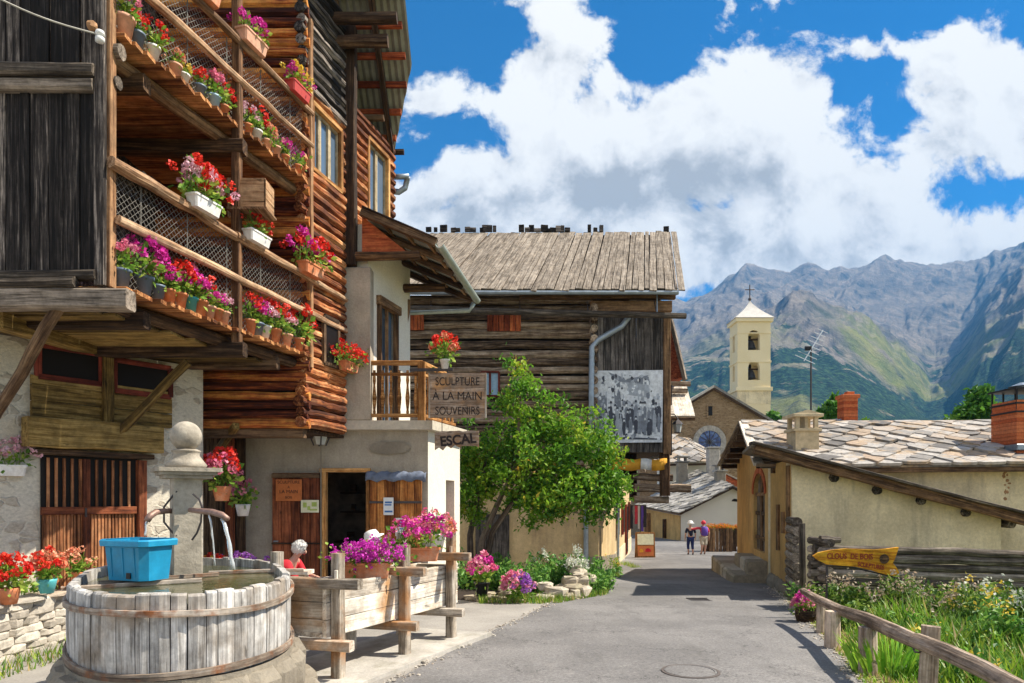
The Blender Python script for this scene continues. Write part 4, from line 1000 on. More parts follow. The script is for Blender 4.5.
    if nrm.z < 0: nrm = -nrm
    n = 30; vs = []
    for i in range(n + 1):
        for (p, q) in ((A, B), (D, C)):
            vs.append(p.lerp(q, i / n))
    # corrugated underside runs down the slope
    vs = []; n = 48
    for i in range(n + 1):
        t = i / n; wv = nrm * (.02 * math.sin(i * 1.57)); vs += [A.lerp(D, t) + wv, B.lerp(C, t) + wv]
    b.add(vs, [(2 * i, 2 * i + 1, 2 * i + 3, 2 * i + 2) for i in range(n)]); rf = b.build('porch_roof', M['sheet_metal'], W); m_ = rf.modifiers.new('s', 'SOLIDIFY'); m_.thickness = .012
    b = MB(); b.beam(A + nrm * .0, B, .1, .13, .1, 3, .004, up=nrm); b.beam(A + nrm * .08, B + nrm * .06, .14, .03, .1, 3, .004, up=nrm); b.build('verge_board', M['dark_beam'], W)
    b = MB()
    for t in (.2, .45, .7, .97): b.beam(A.lerp(D, t) - nrm * .08, B.lerp(C, t) - nrm * .08, .1, .1, .1, 2, .004, up=nrm)
    b.build('rafter', M['dark_beam'], W)
    b = MB()
    for t in (.3, .6, .9): b.beam(A.lerp(B, t) - nrm * .03, D.lerp(C, t) - nrm * .03, .07, .05, .1, up=nrm)
    b.build('roof_batten', M['brown_beam'], W)
    for (y, v) in ((12.3, 257), (13.9, 290)):
        p = P(360, v, y); q = P(420 if y < 13 else 445, v - 2, y); b = MB(); b.log(p - Vector((.3, 0, 0)), q, .085, .08, 9, 4, .008); b.build('tie_beam', M['brown_beam'], W)
    b = MB(); pts = []
    G0, G1 = B + Vector((.06, -.02, -.02)), C + Vector((.06, .05, -.03)); sec = []
    for i in range(9):
        a_ = math.pi * (1 + i / 8); sec.append((math.cos(a_) * .075, math.sin(a_) * .075))
    rings = [[G + Vector((x, 0, z)) for (x, z) in sec] + [G + Vector((x * .88, 0, z * .88 + .002)) for (x, z) in reversed(sec)] for G in (G0, G1)]
    b.ring_sweep(rings, rings); b.build('gutter', M['gutter_grey'], W)
    b = MB(); b.tube([C + Vector((0, .02, -.1)), C + Vector((-.1, .05, -.25)), P(409, 313, 14.6), P(407, 322, 14.6)], .045, 10); b.build('rain_pipe', M['gutter_grey'], W, smooth=True)
    # gable infill under the porch roof
    b = MB(); b.prism([P(362, 216, 12.35), P(362, 258, 12.35), P(412, 256, 12.35)], (0, .05, 0), grain=(1, 0, 0)); b.build('gable_boards', M['red_boards'], W)
    # dark prop at the end of the porch
    b = MB(); b.beam(P(402, 360, 14.1), P(408, 300, 14.1), .12, .12, .1, 3, .006); b.build('prop', M['brown_beam'], W)
shop_build()

def shop_bits():
    # lantern
    c = P(320, 436, 12.2)
    t = thing('wall_lantern', c, 'small four-sided lantern with dark wire frame fixed under the log wall', 'lamp')
    b = MB(); b.lathe([(.02, .2), (.06, .16), (.19, .03), (.2, .01), (.06, .1), (.02, .14)], c, 6); b.build('shade', M['iron'], t)
    b = MB(); b.lathe([(.08, -.15), (.13, .0), (.05, .1)], c, 6); b.build('glass', M['lampglass'], t)
    b = MB(); b.tube([c + Vector((0, 0, .16)), c + Vector((0, .1, .26)), c + Vector((0, .3, .2))], .012, 6)
    for k in range(4):
        a = k * math.pi / 2 + .4; b.tube([c + Vector((math.cos(a) * .18, math.sin(a) * .18, .02)), c + Vector((math.cos(a) * .1, math.sin(a) * .1, -.17))], .013, 5)
    b.build('bracket', M['iron'], t)
    # oval board on the wall
    c = P(390, 448, 12.47); b = MB(); pts = []
    for i in range(22):
        a = 2 * math.pi * i / 22; pts.append(c + Vector((math.cos(a) * .36 * (1 + rng.uniform(-.05, .05)), 0, math.sin(a) * .115 * (1 + rng.uniform(-.08, .08)))))
    b.prism(pts, (0, -.02, 0), grain=(1, 0, 0)); tag(b.build('oval_board', M['plinth_grey']), 'blank grey oval board fixed to the shop wall above the doors', 'board')
    # notices on the doors
    def notice(u0, v0, u1, v1, mat, label, lines, ink, Y=12.39, texts=None, name='notice'):
        a, c = P(u0, v1, Y), P(u1, v0, Y); t = thing(name, ((a.x + c.x) / 2, Y, a.z), label, 'sign')
        b = MB(); b.prism([(a.x, Y, a.z), (c.x, Y, a.z), (c.x, Y, c.z), (a.x, Y, c.z)], (0, -.006 if mat != 'paper_orange' else -.018, 0)); b.build('sheet', M[mat], t)
        yy = Y - (.008 if mat != 'paper_orange' else .02)
        b = MB()
        for (x0, x1, z, hh) in lines:
            b.box((lerp(a.x, c.x, (x0 + x1) / 2), yy, lerp(a.z, c.z, z)), ((x1 - x0) * (c.x - a.x), .002, hh * (c.z - a.z)))
        if lines: b.build('print', M[ink], t)
        for (s, z, size, sx) in (texts or []):
            text_mesh('lettering', s, size, M['ink_dark'], t, ((a.x + c.x) / 2, yy, lerp(a.z, c.z, z)), (R(90), 0, 0), .001, sx=sx)
    notice(276, 479.5, 302, 501, 'paper_orange', 'carved orange wooden notice on the dark folded-back shop door', [], 'ink_dark', 12.385, [('SCULPTURE', .87, .075, 1.), ('A', .64, .06, 1.), ('LA MAIN', .43, .085, 1.), ('BOIS', .16, .06, 1)])
    notice(301, 500, 319, 512.5, 'paper_cream', 'pale paper with green leaf pictures pinned to the dark shop door', [(.12, .32, .6, .4), (.36, .52, .35, .3), (.6, .88, .65, .35), (.5, .9, .22, .12)], 'ink_green', 12.36)
    notice(383.5, 497.5, 393.5, 515, 'paper_white', 'white paper with blue print, upper of two on the orange shop door', [(.15, .85, .72, .1), (.12, .8, .58, .08), (.12, .9, .2, .1)], 'ink_blue', 12.33)
    notice(395.5, 518, 405.5, 536, 'paper_white', 'white paper with blue print, lower of two on the orange shop door', [(.12, .85, .74, .1), (.15, .7, .55, .06), (.15, .8, .4, .06), (.15, .6, .2, .08)], 'ink_blue', 12.33)
    # hanging shop signs: post bracket + two boards
    Y = 12.0
    a, c = P(430, 418, Y), P(485, 373, Y)
    t = thing('shop_sign', ((a.x + c.x) / 2, Y, a.z), 'rectangular grey wooden board carved SCULPTURE A LA MAIN SOUVENIRS hanging from the porch', 'sign')
    b = MB()
    for k in range(3):
        z0 = lerp(a.z, c.z, k / 3); z1 = lerp(a.z, c.z, (k + 1) / 3); b.beam((a.x, Y, (z0 + z1) / 2), (c.x, Y, (z0 + z1) / 2), .035, z1 - z0 - .004, .06)
    b.build('board', M['sign_wood'], t)
    b = MB()
    for (x) in (a.x - .012, c.x + .012): b.beam((x, Y, a.z), (x, Y, c.z), .03, .05, .1, up=(0, 1, 0))
    b.build('edge', M['post_wood'], t)
    for (s, k, size, sx) in (('SCULPTURE', .8, .2, .72), ('\u00c0 LA MAIN', .48, .2, .88), ('SOUVENIRS', .15, .2, .74)):
        text_mesh('lettering', s, size, M['ink_dark'], t, ((a.x + c.x) / 2, Y - .019, lerp(a.z, c.z, k) - .0), (R(90), 0, 0), .004, sx=sx)
    b = MB(); zt = c.z + .06; b.beam((a.x - .35, Y + .05, zt), (c.x - .55, Y, zt), .05, .05, .1); b.tube([(a.x + .12, Y, zt), (a.x + .12, Y, c.z)], .01, 6); b.tube([(a.x + .3, Y, zt), (a.x + .3, Y, c.z)], .01, 6); b.build('bracket', M['iron'], t)
    a2, c2 = P(435, 452, Y), P(479, 430, Y)
    t2 = thing('shop_sign', ((a2.x + c2.x) / 2, Y, a2.z), 'smaller ragged plank sign carved ESCAL hung below the souvenir board', 'sign')
    pts = []; n = 11
    for i in range(n + 1): pts.append(Vector((lerp(a2.x, c2.x, i / n), Y, a2.z + .05 + rng.uniform(-.035, .035) + (.04 if i > 2 else 0))))
    for i in range(n + 1): pts.append(Vector((lerp(c2.x, a2.x, i / n), Y, c2.z - .02 + rng.uniform(-.03, .03) * (i % 3 > 0))))
    b = MB(); b.prism(pts, (0, -.035, 0), grain=(1, 0, 0)); b.build('board', M['sign_wood'], t2)
    text_mesh('lettering', 'ESCAL', .23, M['ink_dark'], t2, ((a2.x + c2.x) / 2 + .02, Y - .038, (a2.z + c2.z) / 2 + .01), (R(90), R(-6), 0), .004, sx=.95, bold=.007)
    b = MB()
    for x in (a2.x + .12, c2.x - .2): b.tube([(x, Y, c2.z - .04), (x, Y, a.z)], .007, 5)
    b.build('chain', M['iron'], t2)
shop_bits()
# ---------------------------------------------------------------- fountain tub, stone pillar, trough
TC = Vector((-2.72, 5.85, 0)); TA = 1.5; TB = .8; TZ = 1.0; TB0 = .46
def tubp(a, k=1., z=0., dk=0.):
    """point on the oval tub: angle a, scale k"""
    sa, ca = math.sin(a), math.cos(a); sa = math.copysign(abs(sa) ** .86, sa); ca = math.copysign(abs(ca) ** .86, ca)
    p, q = ca * (TB * k + dk), sa * (TA * k + dk); return TC + Vector((p * .9135 - q * .4067, p * .4067 + q * .9135, z))
def fountain():
    t = thing('fountain_tub', TC + Vector((0, 0, TB0)), 'big oval bleached-wood fountain tub with wooden hoops on a stone base', 'fountain')
    b = MB(); n = 58; edges = [0.]
    while edges[-1] < 2 * math.pi - .1: edges.append(edges[-1] + rng.uniform(.07, .15))
    edges[-1] = 2 * math.pi
    for a0, a1 in zip(edges, edges[1:]):
        g = .002; zt = TZ + rng.uniform(-.012, .01); ins = .06
        q = [tubp(a0 + g, 1, TB0), tubp(a1 - g, 1, TB0), tubp(a1 - g, 1, TB0, -ins), tubp(a0 + g, 1, TB0, -ins)]
        vs, gs = [], []; go = Vector((rng.uniform(0, 40), rng.uniform(0, 40), 0)); e = rng.uniform(-.004, .006); wv = (q[1] - q[0]).length
        zz = [(TB0, 0), (TB0 + .25, .006), (TB0 + .4, .004), (zt - .012, 0), (zt, -.012)]
        for (z, dk) in zz:
            k = dk + e
            ring = [tubp(a0 + g * 1.6, 1, z, k - .006), tubp((a0 + a1) / 2, 1, z, k + .003), tubp(a1 - g * 1.6, 1, z, k - .006), tubp(a1 - g, 1, z, -ins), tubp(a0 + g, 1, z, -ins)]
            vs.append(ring); gs.append([go + Vector((z, 0, 0)), go + Vector((z, wv / 2, 0)), go + Vector((z, wv, 0)), go + Vector((z, wv, .06)), go + Vector((z, 0, .06))])
        b.ring_sweep(vs, gs)
    b.build('staves', M['bleached'], t)
    for (z, hh) in ((TZ - .125, .04), (TB0 + .03, .045)):
        b = MB(); rings = []; grs = []; m = 72
        for i in range(m + 1):
            a = 2 * math.pi * i / m; dz = .012 * math.sin(3 * a + z * 9)
            rings.append([tubp(a, 1, z - hh / 2 + dz, .008), tubp(a, 1, z - hh / 2 + dz, .034), tubp(a, 1, z + hh / 2 + dz, .034), tubp(a, 1, z + hh / 2 + dz, .008)])
            grs.append([Vector((i * .09, q * .03, z)) for q in range(4)])
        b.ring_sweep(rings, grs, caps=False); b.build('hoop', M['hoop_wood'], t)
    b = MB(); m = 48; zw = TZ - .075; b.add([TC + Vector((0, 0, zw))] + [tubp(2 * math.pi * i / m, 1, zw, -.055) for i in range(m)], [(0, 1 + i, 1 + (i + 1) % m) for i in range(m)]); b.build('water', M['water'], t)
    # iron and wooden bars lying across the rim
    for (p, q) in (((-3.35, 5.2), (-2.55, 5.75)), ((-3.3, 5.6), (-2.6, 6.2)), ((-2.75, 6.35), (-1.95, 6.55))):
        b = MB(); b.beam((*p, TZ - .06), (*q, TZ - .055), .045, .03, .1, 3, .003); b.build('cross_bar', M['hoop_wood'], t)
    # masonry base
    b = MB()
    for i in range(22):
        a = 2 * math.pi * (i + .5) / 22; b.stone(tubp(a, 1, .24, -.04 + rng.uniform(-.03, .03)) , (.36, .3, .36), math.atan2((tubp(a + .05) - tubp(a - .05)).y, (tubp(a + .05) - tubp(a - .05)).x), jit=.08)
        b.stone(tubp(a + .12, 1, -.02, .03 + rng.uniform(-.03, .04)), (.42, .36, .3), math.atan2((tubp(a + .15) - tubp(a + .05)).y, (tubp(a + .15) - tubp(a + .05)).x), jit=.08)
    vs = [tubp(2 * math.pi * i / 40, 1, -.2, .03) for i in range(40)]; b.prism(vs, (0, 0, .655))
    b.build('base', M['plinth_grey'], t)
    # stone pillar
    c = P(186, 572, 6.45); c.z = .5; rz = R(33)
    t = thing('stone_pillar', c, 'pale carved stone pillar topped by a ball, spouting water into the tub', 'fountain pillar')
    s = .25; b = MB(); b.beam(c, c + Vector((0, 0, 1.32)), s, s, .04, 1, up=(math.cos(rz), math.sin(rz), 0), taper=.97); b.build('shaft', M['pillar_stone'], t)
    z1 = 1.795; b = MB()
    for (w, z, hh) in ((.4, z1 + .015, .03), (.47, z1 + .045, .03), (.54, z1 + .078, .036)): b.beam((c.x, c.y, z - hh / 2), (c.x, c.y, z + hh / 2 - .001), w, w, .03, up=(math.cos(rz), math.sin(rz), 0))
    b.build('cap', M['pillar_stone'], t)
    b = MB(); b.lathe([(.17, 0), (.18, .03), (.15, .07), (.115, .12), (.12, .15), (.13, .16), (.1, .175)], (c.x, c.y, z1 + .096), 20); b.build('neck', M['pillar_stone'], t, smooth=True)
    b = MB(); b.ball((c.x, c.y, z1 + .096 + .296), (.138, .138, .138), 24, 16); b.tube([(c.x + .152 * math.sin(a), c.y - .152 * math.cos(a) * .9, z1 + .41) for a in (0, .01)], .001, 4); b.build('ball', M['pillar_stone'], t, smooth=True)
    # spouts
    u0 = P(168, 511, 6.4)
    def spout(pts, rad, jets, br):
        b = MB(); b.tube(pts, rad, 10); s_ = b.build('spout', M['spout_metal'], t, smooth=True)
        for (p, q, r0) in jets:
            b = MB(); n = 9; pp = []
            for i in range(n + 1):
                k = i / n; pp.append(Vector((lerp(p.x, q.x, k ** .7), lerp(p.y, q.y, k ** .7), lerp(p.z, q.z, k ** 1.15))) + Vector((rng.uniform(-.003, .003), 0, 0)))
            b.tube(pp, [r0 * (1 + rng.uniform(-.25, .25)) for _ in pp], 7); b.build('water_jet', M['water_jet'], t, smooth=True)
        b = MB(); b.tube(br, .009, 6); b.build('spout_bracket', M['iron'], t)
    Yp = 6.3
    spout([P(175, 511, 6.4), P(165, 511, 6.3), P(156, 512, 6.2), P(150, 516, 6.12), P(147, 521, 6.1)], [.022, .026, .028, .03, .028], [(P(147, 521, 6.1), P(145.5, 536, 6.08), .009)],
          [P(177, 491, 6.3), P(171, 498, 6.3), P(164, 507, 6.3), P(164, 522, 6.3), P(171, 531, 6.3), P(177, 536, 6.3)])
    spout([P(190, 510, 6.3), P(200, 511, 6.2), P(212, 512, 6.1), P(222, 515, 6.05), P(228, 519, 6.02)], [.022, .026, .028, .028, .022], [(P(209, 515, 6.1), P(215, 566, 6.05), .008), (P(222, 519, 6.05), P(233, 570, 5.9), .015)],
          [P(193, 494, 6.25), P(199, 499, 6.25), P(202, 507, 6.25), P(201, 522, 6.25), P(197, 533, 6.25), P(192, 540, 6.25)])
    # blue plastic bin standing on the tub bars
    c = P(122, 566, 5.45); c.z = TZ - .03; rz = R(-20)
    t = thing('plastic_bin', c, 'bright blue rectangular plastic bin standing in the fountain tub', 'bin')
    ex, ey = Vector((math.cos(rz), math.sin(rz), 0)), Vector((-math.sin(rz), math.cos(rz), 0)); c = c + ey * .16 + Vector((.0, 0, 0))
    def ring(w, d, z, k=.05):
        pts = []
        for (sx, sy) in ((1, -1), (1, 1), (-1, 1), (-1, -1)):
            for (ox, oy) in (((0, 1), (1, 0)) if (sx, sy) in ((1, 1), (-1, -1)) else ((1, 0), (0, 1)))[::1]:
                pass
        cs = [(w - k, -d), (w, -d + k), (w, d - k), (w - k, d), (-w + k, d), (-w, d - k), (-w, -d + k), (-w + k, -d)]
        return [c + ex * x + ey * y + Vector((0, 0, z)) for x, y in cs]
    b = MB(); H = .315
    rr = [ring(.205, .145, 0), ring(.225, .165, H - .035), ring(.226, .166, H), ring(.216, .156, H), ring(.2, .14, .02)]
    b.ring_sweep(rr, rr); b.build('tub_body', M['bin_blue'], t)
    b = MB(); rr = [ring(.228, .168, H - .05), ring(.25, .19, H - .045), ring(.253, .193, H - .005), ring(.245, .185, H + .006), ring(.222, .162, H + .004)]; b.ring_sweep(rr, rr, caps=False); b.build('rim', M['bin_blue'], t)
    b = MB()
    for k_ in (-.12, 0, .12): b.beam(c + ex * k_ - ey * .147 + Vector((0, 0, .03)), c + ex * k_ - ey * .166 + Vector((0, 0, H - .06)), .018, .01, .2, up=ey)
    b.build('rib', M['bin_blue'], t)
    b = MB(); q = c + ex * .06 - ey * .153 + Vector((0, 0, .04)); b.box(q, (.04, .012, .045), rz); b.build('drain_plug', M['pot_black'], t)
    # ------------------------------------------------ long trough
    Yn, Yt = 6.42, 8.7
    def tp(y, w=0., z=0.):
        x = P(333, 0, 6.45).x + (y - 6.45) * (P(447, 0, 8.35).x - P(333, 0, 6.45).x) / (8.35 - 6.45)
        return Vector((x, y, z)) + Vector((-w, w * .28, 0))
    t = thing('water_trough', tp(7.5, .25, -.1), 'long grey board water trough held between pegged wooden posts', 'trough')
    zb, zt = .34, .82; w = .52
    b = MB(); bw = (zt - zb) / 3
    for k in range(3):
        z = zb + bw * (k + .5)
        b.beam(tp(6.38, 0.03, z), tp(8.6, 0.03, z), .045, bw - .005, .08, 6, .003); b.beam(tp(6.2, w - .03, z), tp(8.6, w - .03, z), .045, bw - .005, .08, 6, .003)
        for y in (6.44, 8.52): b.beam(tp(y, .055, z), tp(y, w - .055, z), .05, bw - .005, .08)
    b.build('boards', M['trough_wood'], t)
    b = MB(); b.beam(tp(6.40, w / 2, zb + .02), tp(8.56, w / 2, zb + .02), w - .11, .04, .05); b.build('floor_board', M['trough_wood'], t)
    q = [tp(6.46, .056, zt - .07), tp(8.49, .056, zt - .07), tp(8.49, w - .056, zt - .07), tp(6.46, w - .056, zt - .07)]
    b = MB(); b.add(q, [(0, 1, 2, 3)]); b.build('water', M['water'], t)
    posts = [(6.45, 553, 600), (7.45, 545, 600), (8.35, 533, 600)]
    for i, (y, v, _) in enumerate(posts):
        for ww in (-.05, w + .05):
            b = MB(); ztop = 1.6 + (500 - v) / F * y
            b.beam(tp(y, ww, -.12), tp(y, ww, ztop), .105, .105, .1, 4, .003, up=tp(y + 1) - tp(y), taper=.9); b.build('post', M['post_wood'], t)
        zc = ztop - .27
        for (z, o0, o1) in ((zc, -.32, .14), (zb - .06, -.24, .14)):
            b = MB(); b.beam(tp(y - .075, o0, z), tp(y - .075, w + o1, z), .1, .095, .1, 3, .003); cb = b.build('cross_bar', M['post_wood'], t)
        b = MB(); b.tube([tp(y - .075, -.09, zc + .02), tp(y - .075, -.09, zc + .12)], .018, 7); b.build('peg', M['trough_wood'], t)
    # concrete strip under the trough
    b = MB(); b.prism([tp(4.9, -.36, -.3), tp(8.75, -.34, -.3), tp(8.75, .75, -.3), tp(4.9, .75, -.3)], (0, 0, .27)); tag(b.build('concrete_strip', M['concrete']), kind='structure')
    # bench plank the woman leans on
    t = thing('bench', P(296, 590, 9.6), 'low pale wooden bench in front of the seated woman in red', 'bench')
    c = P(296, 572, 9.3); b = MB(); b.beam(c - Vector((.75, 0, 0)), c + Vector((.2, 0, 0)), .3, .05, .1); b.build('plank', M['trough_wood'], t)
    for x in (-.6, .1):
        b = MB(); b.box((c.x + x, c.y, (c.z - .02 + zg(c.x, c.y)) / 2), (.06, .26, c.z - .03 - zg(c.x, c.y)), 0, .05); b.build('leg', M['post_wood'], t)
    # low dry-stone wall at the left edge
    t = MB(); x = -5.66
    for row in range(7):
        z = -.24 + row * .095; y = 6.0 + rng.uniform(0, .2)
        while y < 9.05:
            L = rng.uniform(.16, .55); hh = rng.uniform(.09, .115)
            t.stone((x - .12 + rng.uniform(-.015, .02), y + L / 2, z + .045), (.3, L - .006, hh), 0, jit=.07, k=.9); y += L
    y = 6.0
    while y < 9.05:
        L = rng.uniform(.35, .7); t.stone((x - .14, y + L / 2, .43), (.46, L - .01, .05), rng.uniform(-.03, .03), jit=.06); y += L
    t.box((x - .22, 7.5, .08), (.2, 3.0, .62))
    tag(t.build('stone_wall', M['wall_stone']), 'low dry-stone wall carrying flower pots beside the barred door', 'wall')
    b = MB(); b.prism([(-9, 6.2, -.2), (-5.86, 6.2, -.2), (-5.86, 9.2, -.2), (-6.4, 9.4, -.2), (-9, 6.6, -.2)], (0, 0, .58)); tag(b.build('terrace', M['concrete']), kind='structure')
fountain()
# ---------------------------------------------------------------- the old log barn closing the view, with its plank roof
def shingle_roof(b, e0, e1, r0, r1, wmin, wmax, th=.035, gap=.012, jl=.12, split=0):
    """long boards from the ridge line r0-r1 down to the eave line e0-e1"""
    e0, e1, r0, r1 = map(Vector, (e0, e1, r0, r1)); L = (e1 - e0).length; x = 0
    n = (e1 - e0).cross(r0 - e0).normalized()
    if n.z < 0: n = -n
    while x < L:
        w = rng.uniform(wmin, wmax); t = (x + w / 2) / L
        a = e0.lerp(e1, t); c = r0.lerp(r1, t); d = (c - a).normalized()
        a = a - d * rng.uniform(0, jl); c = c + d * rng.uniform(0, jl * .8); sk = (e1 - e0).normalized() * rng.uniform(-.03, .03)
        up = n * rng.uniform(0, .03)
        b.beam(a + up, c + up + sk, w - gap, th, .15, 5, .008, up=n)
        x += w
def barn_build():
    W = thing('log_barn', (1.0, 20, -.55), 'grey weathered log barn with a long plank roof standing across the street view', 'barn')
    Y = 20.
    # upper logs
    xl, xr = -3.9, P(592, 0, Y).x
    b = MB(); z = 2.05
    while z < 7.2:
        h = rng.uniform(.19, .3)
        b.beam((xl, Y + .1, z + h / 2), (xr + rng.uniform(-.05, .12), Y + .1, z + h / 2 + rng.uniform(-.03, .03)), .24, h - .03, .32, 9, .022); z += h
    b.build('log_wall', M['old_logs'], W)
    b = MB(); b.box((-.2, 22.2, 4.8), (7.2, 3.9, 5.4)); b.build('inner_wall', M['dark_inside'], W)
    # reddish shutters boarded into the logs, small pale window
    for (ua, ub, va, vb) in ((487, 521, 314, 331), (404, 424, 314, 330)):
        b = MB(); p, q = P(ua, vb, 19.92), P(ub, va, 19.92); n = 6
        for i in range(n): b.beam((lerp(p.x, q.x, (i + .5) / n), 19.93, p.z), (lerp(p.x, q.x, (i + .5) / n), 19.93, q.z), (q.x - p.x) / n - .01, .05, .1, up=(0, 1, 0))
        b.build('shutter', M['red_boards'], W)
    b = MB(); p, q = P(481, 396, 19.9), P(499, 372, 19.9); b.prism([(p.x, 19.92, p.z), (q.x, 19.92, p.z), (q.x, 19.92, q.z), (p.x, 19.92, q.z)], (0, .05, 0)); w = b.build('window', M['pot_sky'], W)
    b = MB()
    for x in (p.x, (p.x + q.x) / 2, q.x): b.beam((x, 19.9, p.z), (x, 19.9, q.z), .06, .06, .1, up=(0, 1, 0))
    for z in (p.z, q.z): b.beam((p.x, 19.9, z), (q.x, 19.9, z), .06, .06, .1)
    b.build('frame', M['frame_red'], w)
    # projecting board bay over the street
    xa, xb = P(590, 0, 19.85).x, P(667, 0, 19.85).x
    b = MB(); x = xa
    while x < xb:
        w_ = rng.uniform(.14, .26); b.beam((x + w_ / 2, 19.8 + rng.uniform(-.02, .02), 2.95), (x + w_ / 2, 19.8, 7.0), w_ - .012, .05, .1, 3, .004, up=(0, 1, 0)); x += w_
    for i in range(14):
        y = 19.9 + i * .3; b.beam((xb - .04, y, 2.95), (xb - .04, y, 7.1), .05, .28, .1, 2, .004, up=(1, 0, 0))
    b.build('plank_bay', M['old_planks'], W)
    b = MB(); b.prism([(xa, 19.86, 2.95), (xb - .03, 19.86, 2.95), (xb - .05, 24, 2.95), (xa, 24, 2.95)], (0, 0, .08)); b.build('bay_floor', M['dark_beam'], W)
    b = MB(); b.beam((xb - .02, 19.78, 2.9), (xb - .02, 19.78, 7.1), .2, .12, .08, 4, .006); b.beam((xa, 19.75, 7.05), (xb + .1, 19.75, 7.05), .2, .3, .1, 5, .01); b.beam((xa - 2, 19.74, 7.35), (xb + .2, 19.74, 7.33), .2, .14, .1, 5, .01); b.build('bay_frame', M['brown_beam'], W)
    # stacked log corner
    b = MB(); z = 2.2
    while z < 7.1:
        h = .29; b.log((xr + .02, 19.55, z + h / 2), (xr + .02, 20.3, z + h / 2), .11, .12, 8, 2, .01); z += h
    b.build('log_ends', M['old_logs'], W)
    # roof
    Ye, Yr = 19.25, 24.
    e0, e1 = P(440, 289.5, Ye), P(678, 289.5, Ye); e0.x = -4.3; r0, r1 = Vector((-3.0, Yr, 0)), P(671, 233, Yr)
    r0.z = r1.z - .05; e0.z = e1.z
    b = MB(); shingle_roof(b, e0, e1, r0, r1, .13, .24, jl=.16, gap=.022)
    b.build('roof', M['roof_planks'], W)
    b = MB(); off = Vector((0, 0, -.1)); b.prism([e0 + off, e1 + off + Vector((-.08, 0, 0)), r1 + off + Vector((-.08, 0, 0)), r0 + off], (0, 0, .04)); b.build('roof_underlay', M['dark_beam'], W)
    b = MB(); b.prism([r0 + Vector((0, .05, -.1)), r1 + Vector((-.05, .05, -.1)), r1 + Vector((-1., 4.4, -3.2)), r0 + Vector((0, 4.4, -3.2))], (0, 0, .06)); b.build('roof_back', M['roof_planks'], W)
    b = MB(); b.beam(e1 + Vector((-.04, 0, -.06)), r1 + Vector((-.04, .1, -.02)), .06, .2, .1, 6, .01); b.build('verge_board', M['grey_beam'], W)
    b = MB(); b.tube([e0 + Vector((0, -.05, -.1)), e1 + Vector((0, -.05, -.1))], .06, 8); b.build('eave_gutter', M['zinc'], W)
    # board ends standing up along the ridge
    for u in (431, 438, 446, 456, 459, 470, 475, 484, 488, 497, 524, 530, 534, 547, 552, 556, 561, 565, 570, 592, 598, 604, 540, 492, 669):
        x = (u - 2.5 - U0) / F * Yr; w_ = rng.choice((.12, .18, .24)); hh = rng.uniform(.1, .24)
        b = MB(); b.box((x, Yr + .05, r1.z + .06 + hh / 2), (w_, .1, hh), rng.uniform(-.2, .2), .1); b.build('ridge_end', M['black_planks'], W)
    # gable filling at the right verge
    b = MB(); b.prism([(xb - .05, 19.9, 7.0), (xb - .05, 23.9, 10.4), (xb - .05, 23.9, 7.0)], (-.08, 0, 0)); b.build('gable_boards', M['old_planks'], W)
    # long pole under the eave
    b = MB(); b.log(P(394, 309, 19.3), P(686, 316, 19.3), .1, .085, 9, 10, .012); b.build('gutter_pole', M['grey_beam'], W)
    for u in (430, 520, 588, 656): p = P(u, 311, 19.3); b = MB(); b.tube([p, p + Vector((0, .25, .35))], .014, 5); b.build('pole_hook', M['iron'], W)
    b = MB(); Yd = 19.6; b.tube([P(628, 312, Yd), P(628, 318, Yd), P(622, 326, Yd), P(598, 340, Yd), P(592, 347, Yd), P(591.5, 395, Yd), P(591.5, 445, Yd)], .085, 10); b.build('rain_pipe', M['zinc'], W, smooth=True)
    b = MB(); b.tube([P(657, 290, 19.5), P(657, 312, 19.5)], .02, 6); b.build('rod', M['zinc'], W)
    # rendered ground floor
    xc = 2.42
    b = MB(); b.prism([(-3.6, 19.72, -1.), (xc, 19.72, -1.), (xc, 19.72, 2.2), (-3.6, 19.72, 2.2)], (0, .4, 0)); b.build('wall', M['plaster_yellow'], W)
    b = MB(); b.prism([(xc + .02, 19.7, -1.), (SX(24, xc, 19.7) - .1, 24, -1.), (SX(24, xc, 19.7) - .1, 24, 2.9), (xc + .02, 19.7, 2.9)], (-.4, 0, 0)); b.build('wall', M['plaster_yellow'], W)
    b = MB(); b.prism([(xc - .6, 19.68, -1), (xc + .05, 19.68, -1), (xc + .05, 19.68, .0), (xc - .6, 19.68, .0)], (0, .3, 0)); b.prism([(xc + .05, 19.72, -1), (SX(24, xc, 19.7) - .06, 24, -1), (SX(24, xc, 19.7) - .06, 24, -.25), (xc + .05, 19.72, .0)], (-.3, 0, 0)); b.build('plinth', M['plinth_grey'], W)
    b = MB(); b.beam((-.55, 19.66, -.6), (-.55, 19.66, 1.2), .95, .08, .05, up=(0, 1, 0)); b.build('door', M['old_planks'], W)
    b = MB(); b.tube([P(586, 470, 19.55), P(586, 575, 19.55)], .07, 8); b.build('rain_pipe', M['zinc'], W)
    # beams carrying the bay
    b = MB()
    for (v, ua, ub, hh) in ((449, 628, 668, .22), (477, 632, 672, .2), (488, 634, 690, .24), (499, 634, 668, .2)):
        b.beam(P(ua, v, 20.3), P(ub, v + rng.uniform(-1, 1), 20.3), .3, hh, .15, 4, .015)
    b.build('support_log', M['old_logs'], W)
    b = MB(); b.beam(P(665, 496, 20.1), P(664, 436, 20.1), .26, .26, .1, 4, .012); b.build('support_post', M['brown_beam'], W)
    b = MB(); b.beam(P(633, 500, 20.6), P(633, 445, 20.6), .2, .2, .1, 4, .012); b.build('support_post', M['dark_beam'], W)
    # cloth strip
    t = thing('cloth_strip', P(632, 470, 19.95), 'orange cloth strip with a white middle tied below the old photograph banner', 'cloth')
